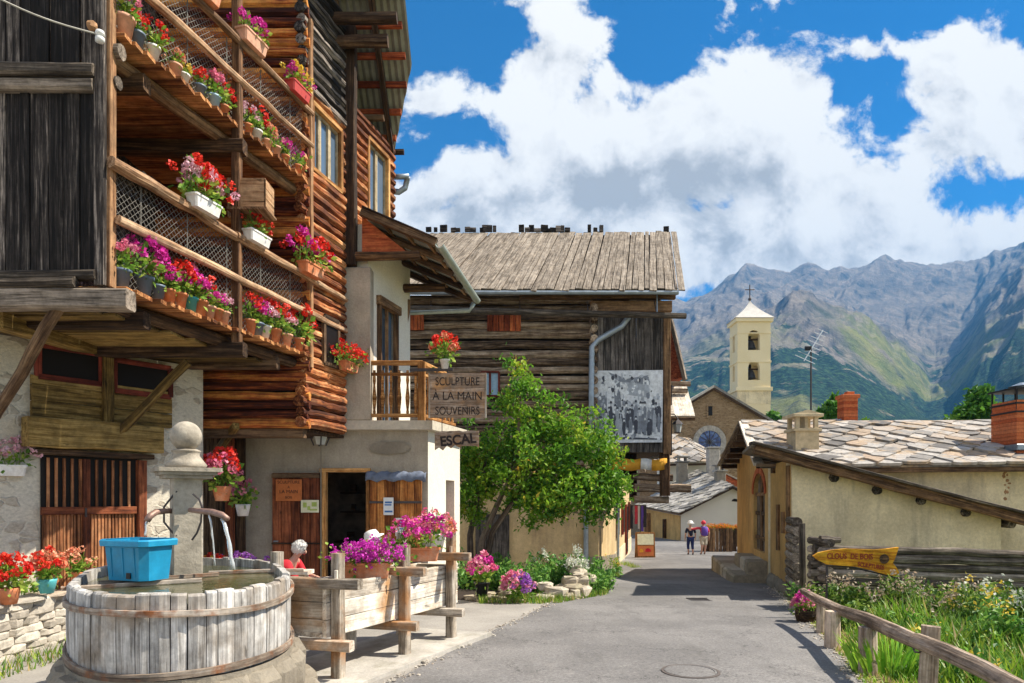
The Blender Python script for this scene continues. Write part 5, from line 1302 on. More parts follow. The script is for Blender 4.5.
    def strip(u0, u1, mat):
        b = MB(); vs = []; n = 8
        for i in range(n + 1):
            u = lerp(u0, u1, i / n); p = P(u, 459 + .8 * math.sin(u * .3), 19.95); q = P(u, 470 + .9 * math.sin(u * .25 + 1), 19.95 + .04 * math.sin(i)); vs += [p, q]
        b.add(vs, [(2 * i, 2 * i + 1, 2 * i + 3, 2 * i + 2) for i in range(n)]); o = b.build('cloth', M[mat], t, smooth=True); m_ = o.modifiers.new('s', 'SOLIDIFY'); m_.thickness = .02
    strip(600, 641, 'cloth_orange'); strip(641, 652, 'cloth_white'); strip(652, 667, 'cloth_orange')
    # printed banner: an old black-and-white street view with a crowd
    Yb = 19.7; p, q = P(591, 443, Yb), P(663, 370, Yb)
    t = thing('photo_banner', ((p.x + q.x) / 2, Yb, p.z), 'large black-and-white banner of an old village crowd hung on the plank bay', 'banner')
    b = MB(); b.prism([(p.x, Yb, p.z), (q.x - .02, Yb, p.z + .02), (q.x, Yb, q.z), (p.x + .03, Yb, q.z - .02)], (0, .02, 0)); b.build('sheet', M['print_grey1'], t)
    def px(s, k): return lerp(p.x, q.x, s), lerp(p.z, q.z, k)
    layers = {k: MB() for k in ('print_grey2', 'print_grey3', 'print_grey4', 'print_grey5')}
    def patch(mat, pts, d):
        layers[mat].prism([(px(s, k)[0], Yb - d, px(s, k)[1]) for s, k in pts], (0, .0015, 0))
    patch('print_grey5', [(.02, .74), (.3, .7), (.3, .98), (.02, .98)], .002); patch('print_grey5', [(.8, .5), (.98, .45), (.98, .98), (.83, .98)], .002)
    patch('print_grey3', [(.24, .97), (.5, .88), (.8, .93), (.82, .8), (.4, .84), (.3, .9)], .004); patch('print_grey2', [(.42, .86), (.8, .82), (.8, .62), (.5, .66)], .003)
    patch('print_grey3', [(.32, .78), (.4, .84), (.42, .45), (.33, .42)], .004); patch('print_grey3', [(.02, .62), (.22, .66), (.22, .1), (.02, .14)], .004); patch('print_grey5', [(.42, .82), (.5, .8), (.5, .4), (.43, .4)], .004)
    patch('print_grey2', [(.2, .3), (.9, .36), (.9, .2), (.2, .16)], .003); patch('print_grey5', [(.2, .14), (.98, .18), (.98, .04), (.2, .03)], .003); patch('print_grey4', [(.3, .09), (.98, .06), (.98, .045), (.3, .05)], .006)
    for i in range(230):      # mottled tones of the old photograph
        s = rng.uniform(.03, .97); k = rng.uniform(.05, .93); w_ = rng.uniform(.008, .03); h_ = rng.uniform(.01, .05); dark = rng.random() < (.8 if .16 < k < .5 else .35)
        patch(rng.choice(('print_grey3', 'print_grey4', 'print_grey2')) if dark else rng.choice(('print_grey5', 'print_grey2')), [(s + math.cos(a) * w_ * rng.uniform(.6, 1.2), k + math.sin(a) * h_ * rng.uniform(.6, 1.2)) for a in [j * .9 for j in range(7)]], .0062 + .00001 * i)
    for i in range(34):
        s = .2 + (i % 17) * .046 + rng.uniform(-.02, .02); base = .1 + (.1 if i < 17 else 0) + rng.uniform(0, .05); h = rng.uniform(.24, .36); m_ = rng.choice(('print_grey4', 'print_grey3', 'print_grey4', 'print_grey2', 'print_grey3')); d = .0095 + .0012 * (i // 17) + .0001 * i
        if s > .95: continue
        j = lambda q: q * rng.uniform(.75, 1.25)
        patch(m_, [(s - j(.018), base), (s + j(.018), base), (s + j(.026), base + h * .45), (s + j(.024), base + h * .68), (s + j(.01), base + h * .78), (s - j(.01), base + h * .78), (s - j(.026), base + h * .66), (s - j(.024), base + h * .4)], d)
        patch(rng.choice(('print_grey2', 'print_grey5')), [(s + math.cos(a) * .011, base + h * .84 + math.sin(a) * h * .075) for a in [q * .8 for q in range(8)]], d + .0004)
        if rng.random() < .7: patch('print_grey4', [(s - .02, base + h * .88), (s + .02, base + h * .88), (s + .01, base + h * .98), (s - .01, base + h * .98)], d + .0008)
    for m_, b in layers.items(): b.build('print', M[m_], t)
barn_build()

def back_house():
    # red-boarded eave and pale plank canopy behind the barn
    W = thing('roadside_house', (6.2, 27, -.85), 'narrow timber house behind the barn with a red boarded eave and pale plank canopy', 'house')
    Y = 26.
    b = MB(); b.prism([P(655, 316, Y), P(672, 323, Y - .3), P(684, 378, Y - .9), P(655, 380, Y)], (0, 3.2, 0), grain=(0, 1, 0)); b.build('eave_boards', M['red_boards'], W)
    b = MB(); b.beam(P(671, 320, Y - .4), P(685, 380, Y - 1.), .1, .16, .1, 3, .01); b.beam(P(671, 320, Y - .4), P(655, 312, Y - .2), .1, .16, .1, 3, .01); b.build('verge_board', M['grey_beam'], W)
    b = MB()
    for v in (384, 391): b.beam(P(655, v, Y - .6), P(690 - (v - 384) * .4, v, Y - .6), .2, .16, .12, 3, .012)
    b.build('eave_beam', M['old_logs'], W)
    A, B, C, D = P(640, 417, 23.9), P(695, 417, 23.9), P(687, 388, 26), P(640, 388, 26)
    b = MB(); n = 11
    for k in range(2):
        for i in range(n):
            t0, t1 = i / n, (i + 1) / n; a = A.lerp(B, (t0 + t1) / 2).lerp(D.lerp(C, (t0 + t1) / 2), k * .5); c = A.lerp(B, (t0 + t1) / 2).lerp(D.lerp(C, (t0 + t1) / 2), k * .5 + .54)
            up = Vector((0, 0, .03 * (1 - k))); b.beam(a + up, c + up, .165, .03, .12, 2, .004)
    b.build('canopy', M['pale_roof'], W)
    b = MB(); b.beam(A + Vector((0, .02, -.07)), B + Vector((0, .02, -.07)), .1, .1, .1, 3, .006); b.build('canopy_beam', M['brown_beam'], W)
    b = MB(); b.prism([P(650, 455, 24.6), P(672, 455, 24.6), P(672, 385, 24.6), P(650, 385, 24.6)], (0, 2.6, 0), grain=(0, 0, 1)); b.build('plank_wall', M['old_planks'], W)
    # lantern on its bracket
    c = P(677.5, 426, 22.6); t = thing('street_lantern', c, 'small wall lantern with frosted glass hung below the pale plank canopy', 'lamp')
    b = MB(); b.lathe([(.1, -.2), (.15, .05), (.06, .08)], c, 6); b.build('glass', M['lampglass'], t)
    b = MB(); b.lathe([(.19, .05), (.12, .14), (.04, .2), (.02, .26)], c, 6); b.lathe([(.1, -.22), (.11, -.2)], c, 6); b.tube([c + Vector((0, 0, .25)), c + Vector((-.1, 0, .38)), c + Vector((-.45, .1, .4))], .02, 6); b.build('bracket', M['iron'], t)
back_house()

def street_wall():
    """ochre house running along the left of the lane beyond the barn"""
    x0, y0 = 3.45, 24.1; x1, y1 = 6.45, 38.
    W = thing('ochre_house', (4.6, 30, -1.), 'sunlit ochre house with brown shutters lining the lane beyond the log barn', 'house')
    A, Bq = Vector((x0, y0, 0)), Vector((x1, y1, 0)); d = (Bq - A).normalized(); n = Vector((d.y, -d.x, 0))
    b = MB(); b.prism([A + Vector((0, 0, -1.6)), Bq + Vector((0, 0, -1.6)), Bq + Vector((0, 0, 3.4)), A + Vector((0, 0, 3.4))], -n * 3.4); b.build('wall', M['plaster_yellow'], W)
    b = MB(); b.prism([A + n * .03 + Vector((0, 0, -1.6)), Bq + n * .03 + Vector((0, 0, -1.6)), Bq + n * .03 + Vector((0, 0, -.4)), A + n * .03 + Vector((0, 0, -.3))], -n * .5); b.build('plinth', M['plaster_beige'], W)
    L = (Bq - A).length
    for (s, z0, z1, wd) in ((2.2, .2, 1.7, .9), (5.6, .15, 1.6, .9), (8.6, -.9, 1.4, 1.1), (11.5, .1, 1.5, .9)):
        p = A + d * s + n * .04; b = MB(); b.beam(p + Vector((0, 0, z0)), p + Vector((0, 0, z1)), .1, wd, .05, up=d); w = b.build('window' if z0 > -.5 else 'door', M['frame_red'], W)
        b = MB(); q = p + n * .06; b.prism([q - d * wd * .36 + Vector((0, 0, z0 + .1)), q + d * wd * .36 + Vector((0, 0, z0 + .1)), q + d * wd * .36 + Vector((0, 0, z1 - .1)), q - d * wd * .36 + Vector((0, 0, z1 - .1))], n * .01); b.build('pane', M['window_glass'], w)
    b = MB(); b.prism([A + n * .8 + Vector((0, 0, 3.3)), Bq + n * .8 + Vector((0, 0, 3.1)), Bq - n * 2.2 + Vector((0, 0, 4.2)), A - n * 2.2 + Vector((0, 0, 4.4))], (0, 0, .12)); b.build('roof', M['roof_planks'], W)
    for (s) in (1.2,):
        p = A + d * s + n * .12; b = MB(); b.tube([p + Vector((0, 0, -1)), p + Vector((0, 0, 3.2))], .05, 8); b.build('rain_pipe', M['zinc'], W)
    # goods for sale and the sandwich board at the shop door
    c = Vector((P(645, 0, 31.5).x, 31.5, zg(5.8, 31.5)))
    t = thing('sandwich_board', c, 'small sandwich board with a red and yellow picture beside the ochre house', 'sign')
    b = MB(); zt = 1.15
    for s in (-1, 1): b.beam(c + Vector((0, .22 * s, 0)), c + Vector((0, .03 * s, zt)), .85, .04, .05, up=(0, 1, 0))
    b.build('board', M['honey_wood'], t)
    f = lambda x, z: c + Vector((x, -.245 + .19 * z / zt, z)); b = MB(); b.prism([f(-.36, .1), f(.36, .1), f(.36, .55), f(-.36, .55)], (0, -.006, 0)); b.build('picture', M['paper_orange'], t)
    b = MB(); b.prism([f(-.36, .6), f(.36, .6), f(.36, 1.08), f(-.36, 1.08)], (0, -.006, 0)); b.build('paper', M['paper_cream'], t)
    b = MB(); o = f(.1, .32) + Vector((0, -.008, 0)); b.prism([o + Vector((math.cos(a * .52) * .13, 0, math.sin(a * .52) * .13)) for a in range(12)], (0, -.004, 0)); b.build('print', M['cloth_red'], t)
    b = MB(); o = f(-.2, .3) + Vector((0, -.008, 0)); b.prism([o + Vector((math.cos(a * .52) * .09, 0, math.sin(a * .52) * .12)) for a in range(12)], (0, -.004, 0)); b.build('print', M['cloth_orange'], t)
    # hanging scarves by the door
    c = Vector((P(638.5, 0, 33).x, 33, .6)); t = thing('scarf_rack', c, 'rack of pink and dark scarves hung beside the shop door in the lane', 'rack')
    b = MB(); b.tube([c + Vector((-.5, .2, .75)), c + Vector((.35, -.1, .75))], .02, 6); b.tube([c + Vector((.1, 0, .75)), c + Vector((.1, 0, -1.6))], .025, 6); b.build('rail', M['iron'], t)
    for k, (m_, x) in enumerate((('shoe_dark', -.3), ('cloth_pinkred', -.1), ('paper_white', .05), ('pack_purple', .18), ('shoe_dark', .3))):
        b = MB(); b.beam(c + Vector((x, .08 - x * .3, .75)), c + Vector((x, .08 - x * .3, rng.uniform(-.5, -.1))), .13, .06, .2, 4, .015, up=(0, 1, 0)); b.build('scarf', M[m_], t)
street_wall()

def slab_roof(b, e0, e1, r0, r1, s=.7, th=.045, rows=None, jit=.12):
    """stone slabs laid point down between eave e0-e1 and ridge r0-r1"""
    e0, e1, r0, r1 = map(Vector, (e0, e1, r0, r1)); W_ = ((e1 - e0).length + (r1 - r0).length) / 2; H = ((r0 - e0).length + (r1 - e1).length) / 2
    n = (e1 - e0).cross(r0 - e0).normalized()
    if n.z < 0: n = -n
    k = max(2, int(H / (s * .5))) if rows is None else rows; m = max(2, int(W_ / s))
    for i in range(k + 1):
        for j in range(m + 1):
            t = (j + (i % 2) * .5) / m + rng.uniform(-.1, .1) / m; q = i / k + rng.uniform(-.1, .1) / k
            if t < -.01 or t > 1.01: continue
            tc = min(1, max(0, t)); qc = min(1, max(0, q))
            c = e0.lerp(e1, tc).lerp(r0.lerp(r1, tc), qc); ax = (e1 - e0).normalized(); ay = (r0.lerp(r1, tc) - e0.lerp(e1, tc)).normalized()
            a = s * .62 * rng.uniform(.85, 1.15); bb = H / k * 1.12
            lift = n * (.01 + .05 * rng.random())
            tilt = rng.uniform(-.02, .02)
            pts = []
            for (x, y) in ((0, -bb), (a * .55, -bb * .42), (a, 0), (a * .5, bb * .6), (0, bb), (-a * .5, bb * .6), (-a, 0), (-a * .55, -bb * .42)):
                yy = y * (1 + rng.uniform(-jit, jit)); xx = x * (1 + rng.uniform(-jit, jit))
                if (q * H + yy) < -.12: yy = -.12 - q * H
                if (q * H + yy) > H + .05: yy = H + .05 - q * H
                if t * W_ + xx < -.1: xx = -.1 - t * W_
                if t * W_ + xx > W_ + .1: xx = W_ + .1 - t * W_
                pts.append(c + ax * xx + ay * yy + n * (-yy * .07 + xx * tilt) + lift)
            b.prism(pts, -n * th)

def far_houses():
    # low white house at the bend, its stone roof seen from the street
    W = thing('white_cottage', (13, 45, -.9), 'low white-gabled cottage with a stone-slab roof at the bend of the lane', 'house')
    Y = 44.
    A, Bq, C = P(680, 512, Y), P(731, 486, Y), P(747, 495, Y)     # gable: left eave, apex, right eave
    b = MB(); b.prism([(A.x + .05, Y, -2), (P(752, 0, Y).x, Y, -2), (P(752, 0, Y).x, Y, C.z - .2), (Bq.x, Y, Bq.z - .12), (A.x + .05, Y, A.z - .12)], (0, .3, 0)); b.build('wall', M['plaster_far'], W)
    L0, L1 = Vector((A.x, Y, 0)), P(641, 505, 50)
    b = MB(); d = (Vector((L1.x, L1.y, 0)) - L0); b.prism([L0 + Vector((0, .01, -2)), L0 + d + Vector((0, 0, -2)), L0 + d + Vector((0, 0, L1.z - .1)), L0 + Vector((0, .01, A.z - .1))], (.3, .3, 0)); b.build('wall', M['plaster_ochre'], W)
    b = MB(); e0, e1 = A + Vector((-.1, -.35, -.02)), L1 + Vector((-.3, 0, .05)); r0, r1 = Bq + Vector((0, -.35, 0)), P(697, 470, 52)
    slab_roof(b, e0, e1, r0, r1, .75, .06); b.prism([e0 - Vector((0, 0, .1)), e1 - Vector((0, 0, .1)), r1 - Vector((0, 0, .1)), r0 - Vector((0, 0, .1))], (0, 0, -.1)); 
    slab_roof(b, C + Vector((.4, -.3, -.1)), C + Vector((.4, 6, -.1)), Bq + Vector((0, -.3, 0)), Bq + Vector((0, 6, 0)), .75, .06)
    b.build('roof', M['lauze_grey'], W)
    b = MB(); b.beam(e0 + Vector((0, 0, -.1)), r0 + Vector((0, 0, -.1)), .12, .14, .1); b.beam(r0 + Vector((0, 0, -.1)), C + Vector((.3, -.3, -.15)), .12, .14, .1); b.beam(e0 + Vector((0, 0, -.1)), e1 + Vector((0, 0, -.1)), .1, .14, .1); b.build('verge_board', M['dark_beam'], W)
    b = MB(); p = P(735, 501, Y - .02); b.prism([p + Vector((math.cos(i * .6) * .22, 0, abs(math.sin(i * .6)) * .2 - .05)) for i in range(6)], (0, .03, 0)); b.build('vent', M['dark_inside'], W)
    for (u, v0, v1) in ((651, 513, 533), (667, 513, 530)):
        t = (u - 680) / (641 - 680); q = L0 + d * t; b = MB(); b.beam(q + Vector((-.06, -.06, -.9)), q + Vector((-.06, -.06, .7 if u < 660 else .35)), .7 if u < 660 else .35, .1, .05, up=d); b.build('door' if u < 660 else 'window', M['brown_beam'], W)
    for (u, vt, vb, Yc, mat, wd) in ((713, 449, 483, 50, 'chimney_grey', .8), (720, 472, 489, 46.5, 'plinth_grey', .62), (682, 463, 488, 50.5, 'plinth_grey', .7)):
        p = P(u, vb, Yc); q = P(u, vt, Yc); b = MB(); b.beam(p - Vector((0, 0, .9)), q, wd, wd, .06); b.build('chimney', M[mat], W)
        b = MB(); b.box(q + Vector((0, 0, .08)), (wd + .2, wd + .2, .1), 0, .1); 
        if mat != 'chimney_grey':
            for s in (-1, 1): b.box(q + Vector((s * wd * .35, 0, .25)), (.1, wd * .8, .28))
            b.box(q + Vector((0, 0, .43)), (wd + .25, wd + .25, .08))
        b.build('chimney_cap', M['lauze_grey'], W)
    # stone-roofed house behind it, left of the church window
    W = thing('slab_roof_house', (11.5, 53, -.9), 'small house with pale stone-slab roof below the round church window', 'house')
    Y = 53.
    a, c = P(672, 461, Y - 1), P(708, 461, Y - 1); b = MB(); b.prism([(P(668, 0, Y).x, Y, -2), (P(712, 0, Y).x, Y, -2), (P(712, 0, Y).x, Y, a.z), (P(668, 0, Y).x, Y, a.z)], (0, 4, 0)); b.build('wall', M['plaster_far'], W)
    b = MB(); slab_roof(b, P(655, 462, Y - .8), P(709, 461, Y - .8), P(655, 428, Y + 3), P(680, 438, Y + 3), .9, .07); slab_roof(b, P(709, 461, Y - .8), P(727, 463, Y + 3), P(680, 438, Y + 3), P(690, 438, Y + 5), .9, .07); b.build('roof', M['lauze'], W)
    b = MB(); b.beam(P(664, 465, Y - .6), P(709, 464, Y - .6), .2, .16, .1); b.build('eave_beam', M['dark_beam'], W)
    # dark stone wall and red eave right of it
    W = thing('stone_annex', (15.6, 49, -.9), 'dim stone annex with a dark red eave squeezed beneath the church gable', 'house')
    b = MB(); b.prism([P(716, 540, 54), P(760, 540, 54), P(760, 462, 54), P(716, 462, 54)], (0, 2, 0)); b.build('wall', M['church_stone'], W)
    b = MB(); b.beam(P(724, 477, 48.5), P(750, 490, 48.5), .5, .35, .05); b.build('eave_board', M['red_boards'], W)
    b = MB(); b.beam(P(724, 473.5, 48.5), P(750, 486, 48.5), .8, .08, .05); b.build('roof', M['lauze'], W)
far_houses()

def church():
    W = thing('church', (16.5, 60, -1.5), 'brown stone church gable with a round blue window beyond the roofs', 'church')
    Y = 60.; A, Bq, C = P(640, 432, Y), P(713, 388, Y), P(772, 423, Y)
    q = [(A.x, Y, -3), (C.x, Y, -3), (C.x, Y, C.z), (Bq.x, Y, Bq.z), (A.x, Y, A.z)]
    b = MB(); b.prism(q, (0, 14, 0)); b.build('wall', M['church_stone'], W)
    b = MB()
    for (p, r) in ((A, Bq), (C, Bq)): b.prism([p + Vector((0, -.35, 0)), r + Vector((0, -.35, 0)), r + Vector((0, 14, 0)), p + Vector((0, 14, 0))], (0, 0, .22))
    b.build('roof', M['lauze_grey'], W)
    b = MB(); b.beam(A + Vector((0, -.3, -.1)), Bq + Vector((0, -.3, -.1)), .1, .2, .1); b.beam(C + Vector((0, -.3, -.1)), Bq + Vector((0, -.3, -.1)), .1, .2, .1); b.build('verge_board', M['dark_beam'], W)
    c = P(709.5, 442, Y - .03); b = MB(); n = 28; ri, ro = .98, 1.42
    for i in range(n):
        a0, a1 = 2 * math.pi * i / n, 2 * math.pi * (i + .97) / n
        b.prism([c + Vector((math.cos(a) * r, 0, math.sin(a) * r)) for a, r in ((a0, ri), (a0, ro), (a1, ro), (a1, ri))], (0, -.09, 0))
    w = b.build('round_window', M['chimney_grey'], W)
    b = MB(); b.prism([c + Vector((math.cos(2 * math.pi * i / 32) * 1., .0, math.sin(2 * math.pi * i / 32) * 1.)) for i in range(32)], (0, -.02, 0)); b.build('pane', M['stained_glass'], w)
    b = MB()
    for i in range(6): a = i * math.pi / 6; b.beam(c + Vector((math.cos(a), -.35, math.sin(a))) * 1. + Vector((0, .3, 0)), c - Vector((math.cos(a), .35, math.sin(a))) * 1. + Vector((0, .3, 0)), .05, .05, 0)
    b.build('tracery', M['iron'], w)
    p = P(710, 411, Y); b = MB(); b.box((p.x, Y - .03, p.z), (.62, .12, 1.15)); w = b.build('slit_window', M['church_stone'], W)
    b = MB(); b.box((p.x, Y - .1, p.z), (.34, .04, .8)); b.build('pane', M['dark_inside'], w)
    # tower
    Y = 66.; xl, xr = P(737.5, 0, Y).x, P(770.5, 0, Y).x; s = xr - xl; D = s * .75
    T = thing('bell_tower', ((xl + xr) / 2, Y + D / 2, -2), 'cream square bell tower with arched openings, pale pyramid roof and iron cross', 'bell tower')
    def zz(v): return CZ + (V0 - v) / F * Y
    bands = [zz(500), zz(405), zz(388), zz(362), zz(349), zz(319)]
    shear = lambda y: (y - Y) * -.02
    # front and left faces with arched openings: walls made as piers and arches
    b = MB(); th = .55
    def face(o, ax, n, width, openings):
        """wall in strips around arched openings (x centre, half width, z bottom, z spring)"""
        ox = width / 2; hw = openings[0][1]
        z0, z1 = zz(500), zz(319)
        def quad(x0, x1, za, zb): b.prism([o + ax * x0 + Vector((0, 0, za)), o + ax * x1 + Vector((0, 0, za)), o + ax * x1 + Vector((0, 0, zb)), o + ax * x0 + Vector((0, 0, zb))], -n * th)
        quad(0, ox - hw, z0, z1); quad(ox + hw, width, z0, z1)
        zc = z0
        for (_, h_, zb, zs) in openings:
            quad(ox - hw, ox + hw, zc, zb); top = zs + hw + .12; k = 8
            for i in range(k):
                xa, xb_ = -hw + 2 * hw * i / k, -hw + 2 * hw * (i + 1) / k
                za, zb2 = zs + math.sqrt(max(0, hw * hw - xa * xa)), zs + math.sqrt(max(0, hw * hw - xb_ * xb_))
                b.prism([o + ax * (ox + xa) + Vector((0, 0, za)), o + ax * (ox + xb_) + Vector((0, 0, zb2)), o + ax * (ox + xb_) + Vector((0, 0, top)), o + ax * (ox + xa) + Vector((0, 0, top))], -n * th)
            zc = top
        quad(ox - hw, ox + hw, zc, z1)
    ops = [(0, .56, zz(380), zz(367)), (0, .56, zz(350), zz(336))]
    ops2 = [(0, .34, q[2], q[3]) for q in ops]; X, Yv = Vector((1, 0, 0)), Vector((0, 1, 0)); o = Vector((xl, Y, 0))
    face(o, X, -Yv, s, ops); face(Vector((xl + .01, Y + D - th - .01, 0)), -Yv, -X, D - 2 * th - .02, ops2); face(Vector((xr - .01, Y + th + .01, 0)), Yv, X, D - 2 * th - .02, ops2); face(Vector((xr, Y + D, 0)), -X, Yv, s, ops)
    b.build('wall', M['tower_cream'], T)
    b = MB(); cx, cyy = (xl + xr) / 2, Y + D / 2
    for (v, ext, hh) in ((389, .16, .35), (361.5, .07, .16), (333, .05, .1), (320, .2, .32)): 
        b = MB(); b.box((cx, cyy, zz(v)), (s + 2 * ext, D + 2 * ext, hh), 0, .05 if hh > .2 else 0); b.build('cornice', M['tower_cream'], T)
    b = MB(); b.box((cx, cyy, zz(397)), (s - .0 + .06, D + .06, 1.3)); b.build('tower_base', M['plaster_beige'], T)
    b = MB(); b.box((cx, cyy, (zz(384) + zz(322)) / 2), (.2, .2, zz(322) - zz(384))); b.box((cx, cyy, zz(356)), (s - .8, D - .8, .1)); b.build('belfry_floor', M['dark_inside'], T)
    for v in (372, 342):
        b = MB(); b.lathe([(.5, -.5), (.42, -.3), (.3, .1), (.2, .3), (.0, .36)], (cx, Y + .9, zz(v)), 14); b.build('bell', M['bell_bronze'], T, smooth=True)
        b = MB(); b.beam((cx - .8, Y + .9, zz(v) + .42), (cx + .8, Y + .9, zz(v) + .42), .14, .14, .1); b.tube([(cx - .55, Y + .2, zz(v) - .75), (cx + .55, Y + .2, zz(v) - .75)], .03, 5); b.build('bell_beam', M['dark_beam'], T)
    # concave pyramid
    b = MB(); rings = []
    for t in range(7):
        k = t / 6; hw = (s / 2 + .26) * (1 - k) ** 1.35 + .03; z = zz(318) + k * (zz(297) - zz(318)); rings.append([Vector((cx + sx * hw, cyy + sy * hw * (D + .5) / (s + .5), z)) for sx, sy in ((-1, -1), (1, -1), (1, 1), (-1, 1))])
    b.ring_sweep(rings, rings); b.build('roof', M['slate_spire'], T)
    b = MB(); z0, z1 = zz(297), zz(281); b.tube([(cx, cyy, z0 - .1), (cx, cyy, z1)], .05, 6); b.tube([(cx - .45, cyy, zz(286)), (cx + .45, cyy, zz(286))], .045, 6); b.ball((cx, cyy, z0 + .12), .16, 10, 6); b.build('cross', M['iron'], T)
def stained():
    t = NT('stained_glass'); n = t.n('ShaderNodeTexVoronoi', i_Scale=4.5); t.l(t.pos(), n.inputs['Vector']); sep = t.n('ShaderNodeSeparateColor'); t.l(n.outputs['Color'], sep.inputs[0])
    t.surf(t.ramp(sep.outputs[0], [(0, (.02, .03, .12)), (.5, (.05, .09, .28)), (1, (.12, .2, .4))]), .2, spec=.6)
stained(); church()
# ---------------------------------------------------------------- right-hand side: stone-roofed house, lean-to barn, fences
def right_side():
    GX = lambda Y: .2 * Y + 2.8
    H = thing('stone_roof_house', (9.5, 18, -.6), 'ochre house under a wide stone-slab roof with an arched door at the top of steps', 'house')
    ze = 2.44; R0 = P(745, 421.5, 19.0); zr = R0.z; XR = 15.5
    # gable wall along the lane
    yn, yf = 16.3, 23.0
    gw = [(GX(yn), yn, -1.), (GX(yf), yf, -1.), (GX(yf), yf, 2.85), (GX(19) , 19, zr - .18), (GX(yn), yn, ze)]
    dy0, dy1 = 17.35, 19.3; zs, zt = .27, 1.75
    b = MB()     # around the arched doorway
    def gq(y0, y1, z0, z1, z1b=None): b.prism([(GX(y0), y0, z0), (GX(y1), y1, z0), (GX(y1), y1, z1 if z1b is None else z1b), (GX(y0), y0, z1)], (.35, -.07, 0))
    tops = lambda y: interp(y, [(yn, ze), (19, zr - .18), (yf, 2.85)])
    gq(yn, dy0, -1, ze, tops(dy0)); gq(dy1, yf, -1, tops(dy1), 2.8); gq(dy0, dy1, -1, zs)
    k = 10; cy_, hw = (dy0 + dy1) / 2, (dy1 - dy0) / 2
    for i in range(k):
        ya, yb = dy0 + (dy1 - dy0) * i / k, dy0 + (dy1 - dy0) * (i + 1) / k
        ar = lambda y: zt + .55 * math.sqrt(max(0, 1 - ((y - cy_) / hw) ** 2))
        b.prism([(GX(ya), ya, ar(ya)), (GX(yb), yb, ar(yb)), (GX(yb), yb, tops(yb)), (GX(ya), ya, tops(ya))], (.35, -.07, 0))
    b.build('wall', M['plaster_ochre'], H)
    b = MB(); n = 14
    for i in range(n):
        a0, a1 = math.pi * i / n, math.pi * (i + .94) / n
        pt = lambda a, r: Vector((GX(cy_ - math.cos(a) * hw * r) - .03, cy_ - math.cos(a) * hw * r, zt + math.sin(a) * .55 * (r if r > 1 else 1) + (r - 1) * .15))
        b.prism([pt(a0, 1.), pt(a0, 1.22), pt(a1, 1.22), pt(a1, 1.)], (.06, 0, 0))
    b.build('brick_arch', M['brick'], H)
    b = MB(); nb = 8
    for i in range(nb):
        y = lerp(dy0, dy1, (i + .5) / nb); b.beam((GX(y) + .14, y, zs), (GX(y) + .14, y, ar(y)), .05, (dy1 - dy0) / nb - .02, .1, up=(0, 1, 0))
    d = b.build('arched_door', M['grey_beam'], H)
    b = MB()
    for z in (.6, 1.25, 1.75): b.beam((GX(dy0) + .08, dy0, z), (GX(dy1) + .08, dy1, z), .06, .1, .1)
    b.beam((GX(cy_) + .08, cy_, zs), (GX(cy_) + .08, cy_, 2.2), .06, .1, .1, up=(0, 1, 0)); b.build('rail', M['brown_beam'], d)
    # front wall above the lean-to
    b = MB(); b.prism([(GX(yn) + .05, yn + .1, -1), (XR, yn + .1, -1), (XR, yn + .1, ze), (GX(yn) + .05, yn + .1, ze)], (0, .3, 0)); b.build('wall', M['plaster_beige'], H)
    # roof
    E0 = Vector((5.62, 15.85, ze - .02)); E1 = Vector((XR, 15.85, ze + .05)); R1 = Vector((XR, 19, zr)); EF = Vector((7.1, 23.6, 2.82))
    b = MB(); slab_roof(b, E0, E1, R0, R1, .56, .065, jit=.3); off = Vector((0, 0, -.1)); b.prism([E0 + off, E1 + off, R1 + off, R0 + off], (0, 0, .05), r=.1)
    slab_roof(b, EF, Vector((XR, 23.6, 2.82)), R0 + Vector((0, .05, 0)), R1 + Vector((0, .05, 0)), .9, .05)
    b.build('roof', M['lauze'], H)
    b = MB(); b.beam(E0 + Vector((-.05, -.05, -.02)), R0 + Vector((-.05, 0, -.02)), .22, .07, .1, 3, .01); b.build('verge_board', M['pale_roof'], H)
    b = MB(); b.beam(R0 + Vector((-.05, 0, -.02)), EF + Vector((-.05, 0, -.05)), .25, .06, .1, 3, .01); b.build('verge_board', M['grey_beam'], H)
    for i in range(7):
        q = R0.lerp(EF, (i + .3) / 7) + Vector((0, 0, -.2)); b = MB(); b.beam(q + Vector((-.1, 0, 0)), q + Vector((.6, -.1, 0)), .12, .14, .1); b.build('purlin', M['dark_beam'], H)
    for i in range(3):
        q = E0.lerp(R0, (i + .3) / 3) + Vector((0, 0, -.16)); b = MB(); b.beam(q + Vector((-.05, 0, 0)), q + Vector((.4, -.1, 0)), .12, .12, .1); b.build('purlin', M['dark_beam'], H)
    b = MB(); b.beam(E0 + Vector((.3, .1, -.15)), E1 + Vector((0, .1, -.15)), .14, .12, .1, 8, .01)
    b.build('eave_beam', M['dark_beam'], H)
    for u in (928, 978, 1012): p = P(u, 466, 16.2); b = MB(); b.log(p + Vector((0, -.2, -.05)), p + Vector((0, .4, -.05)), .07, .07, 8, 1, 0); b.build('rafter', M['dark_beam'], H)
    # rust streak left by iron on the wall
    b = MB()
    for k in range(16):
        p = P(1006 + rng.gauss(0, 1.6), 470 + k * 2.0 + rng.uniform(-3, 3), yn + .09); b.ball((p.x, yn + .1, p.z), (rng.uniform(.015, .05), .004, rng.uniform(.02, .05)), 8, 4, jit=.25)
    b.build('rust_stain', M['rust'], H)
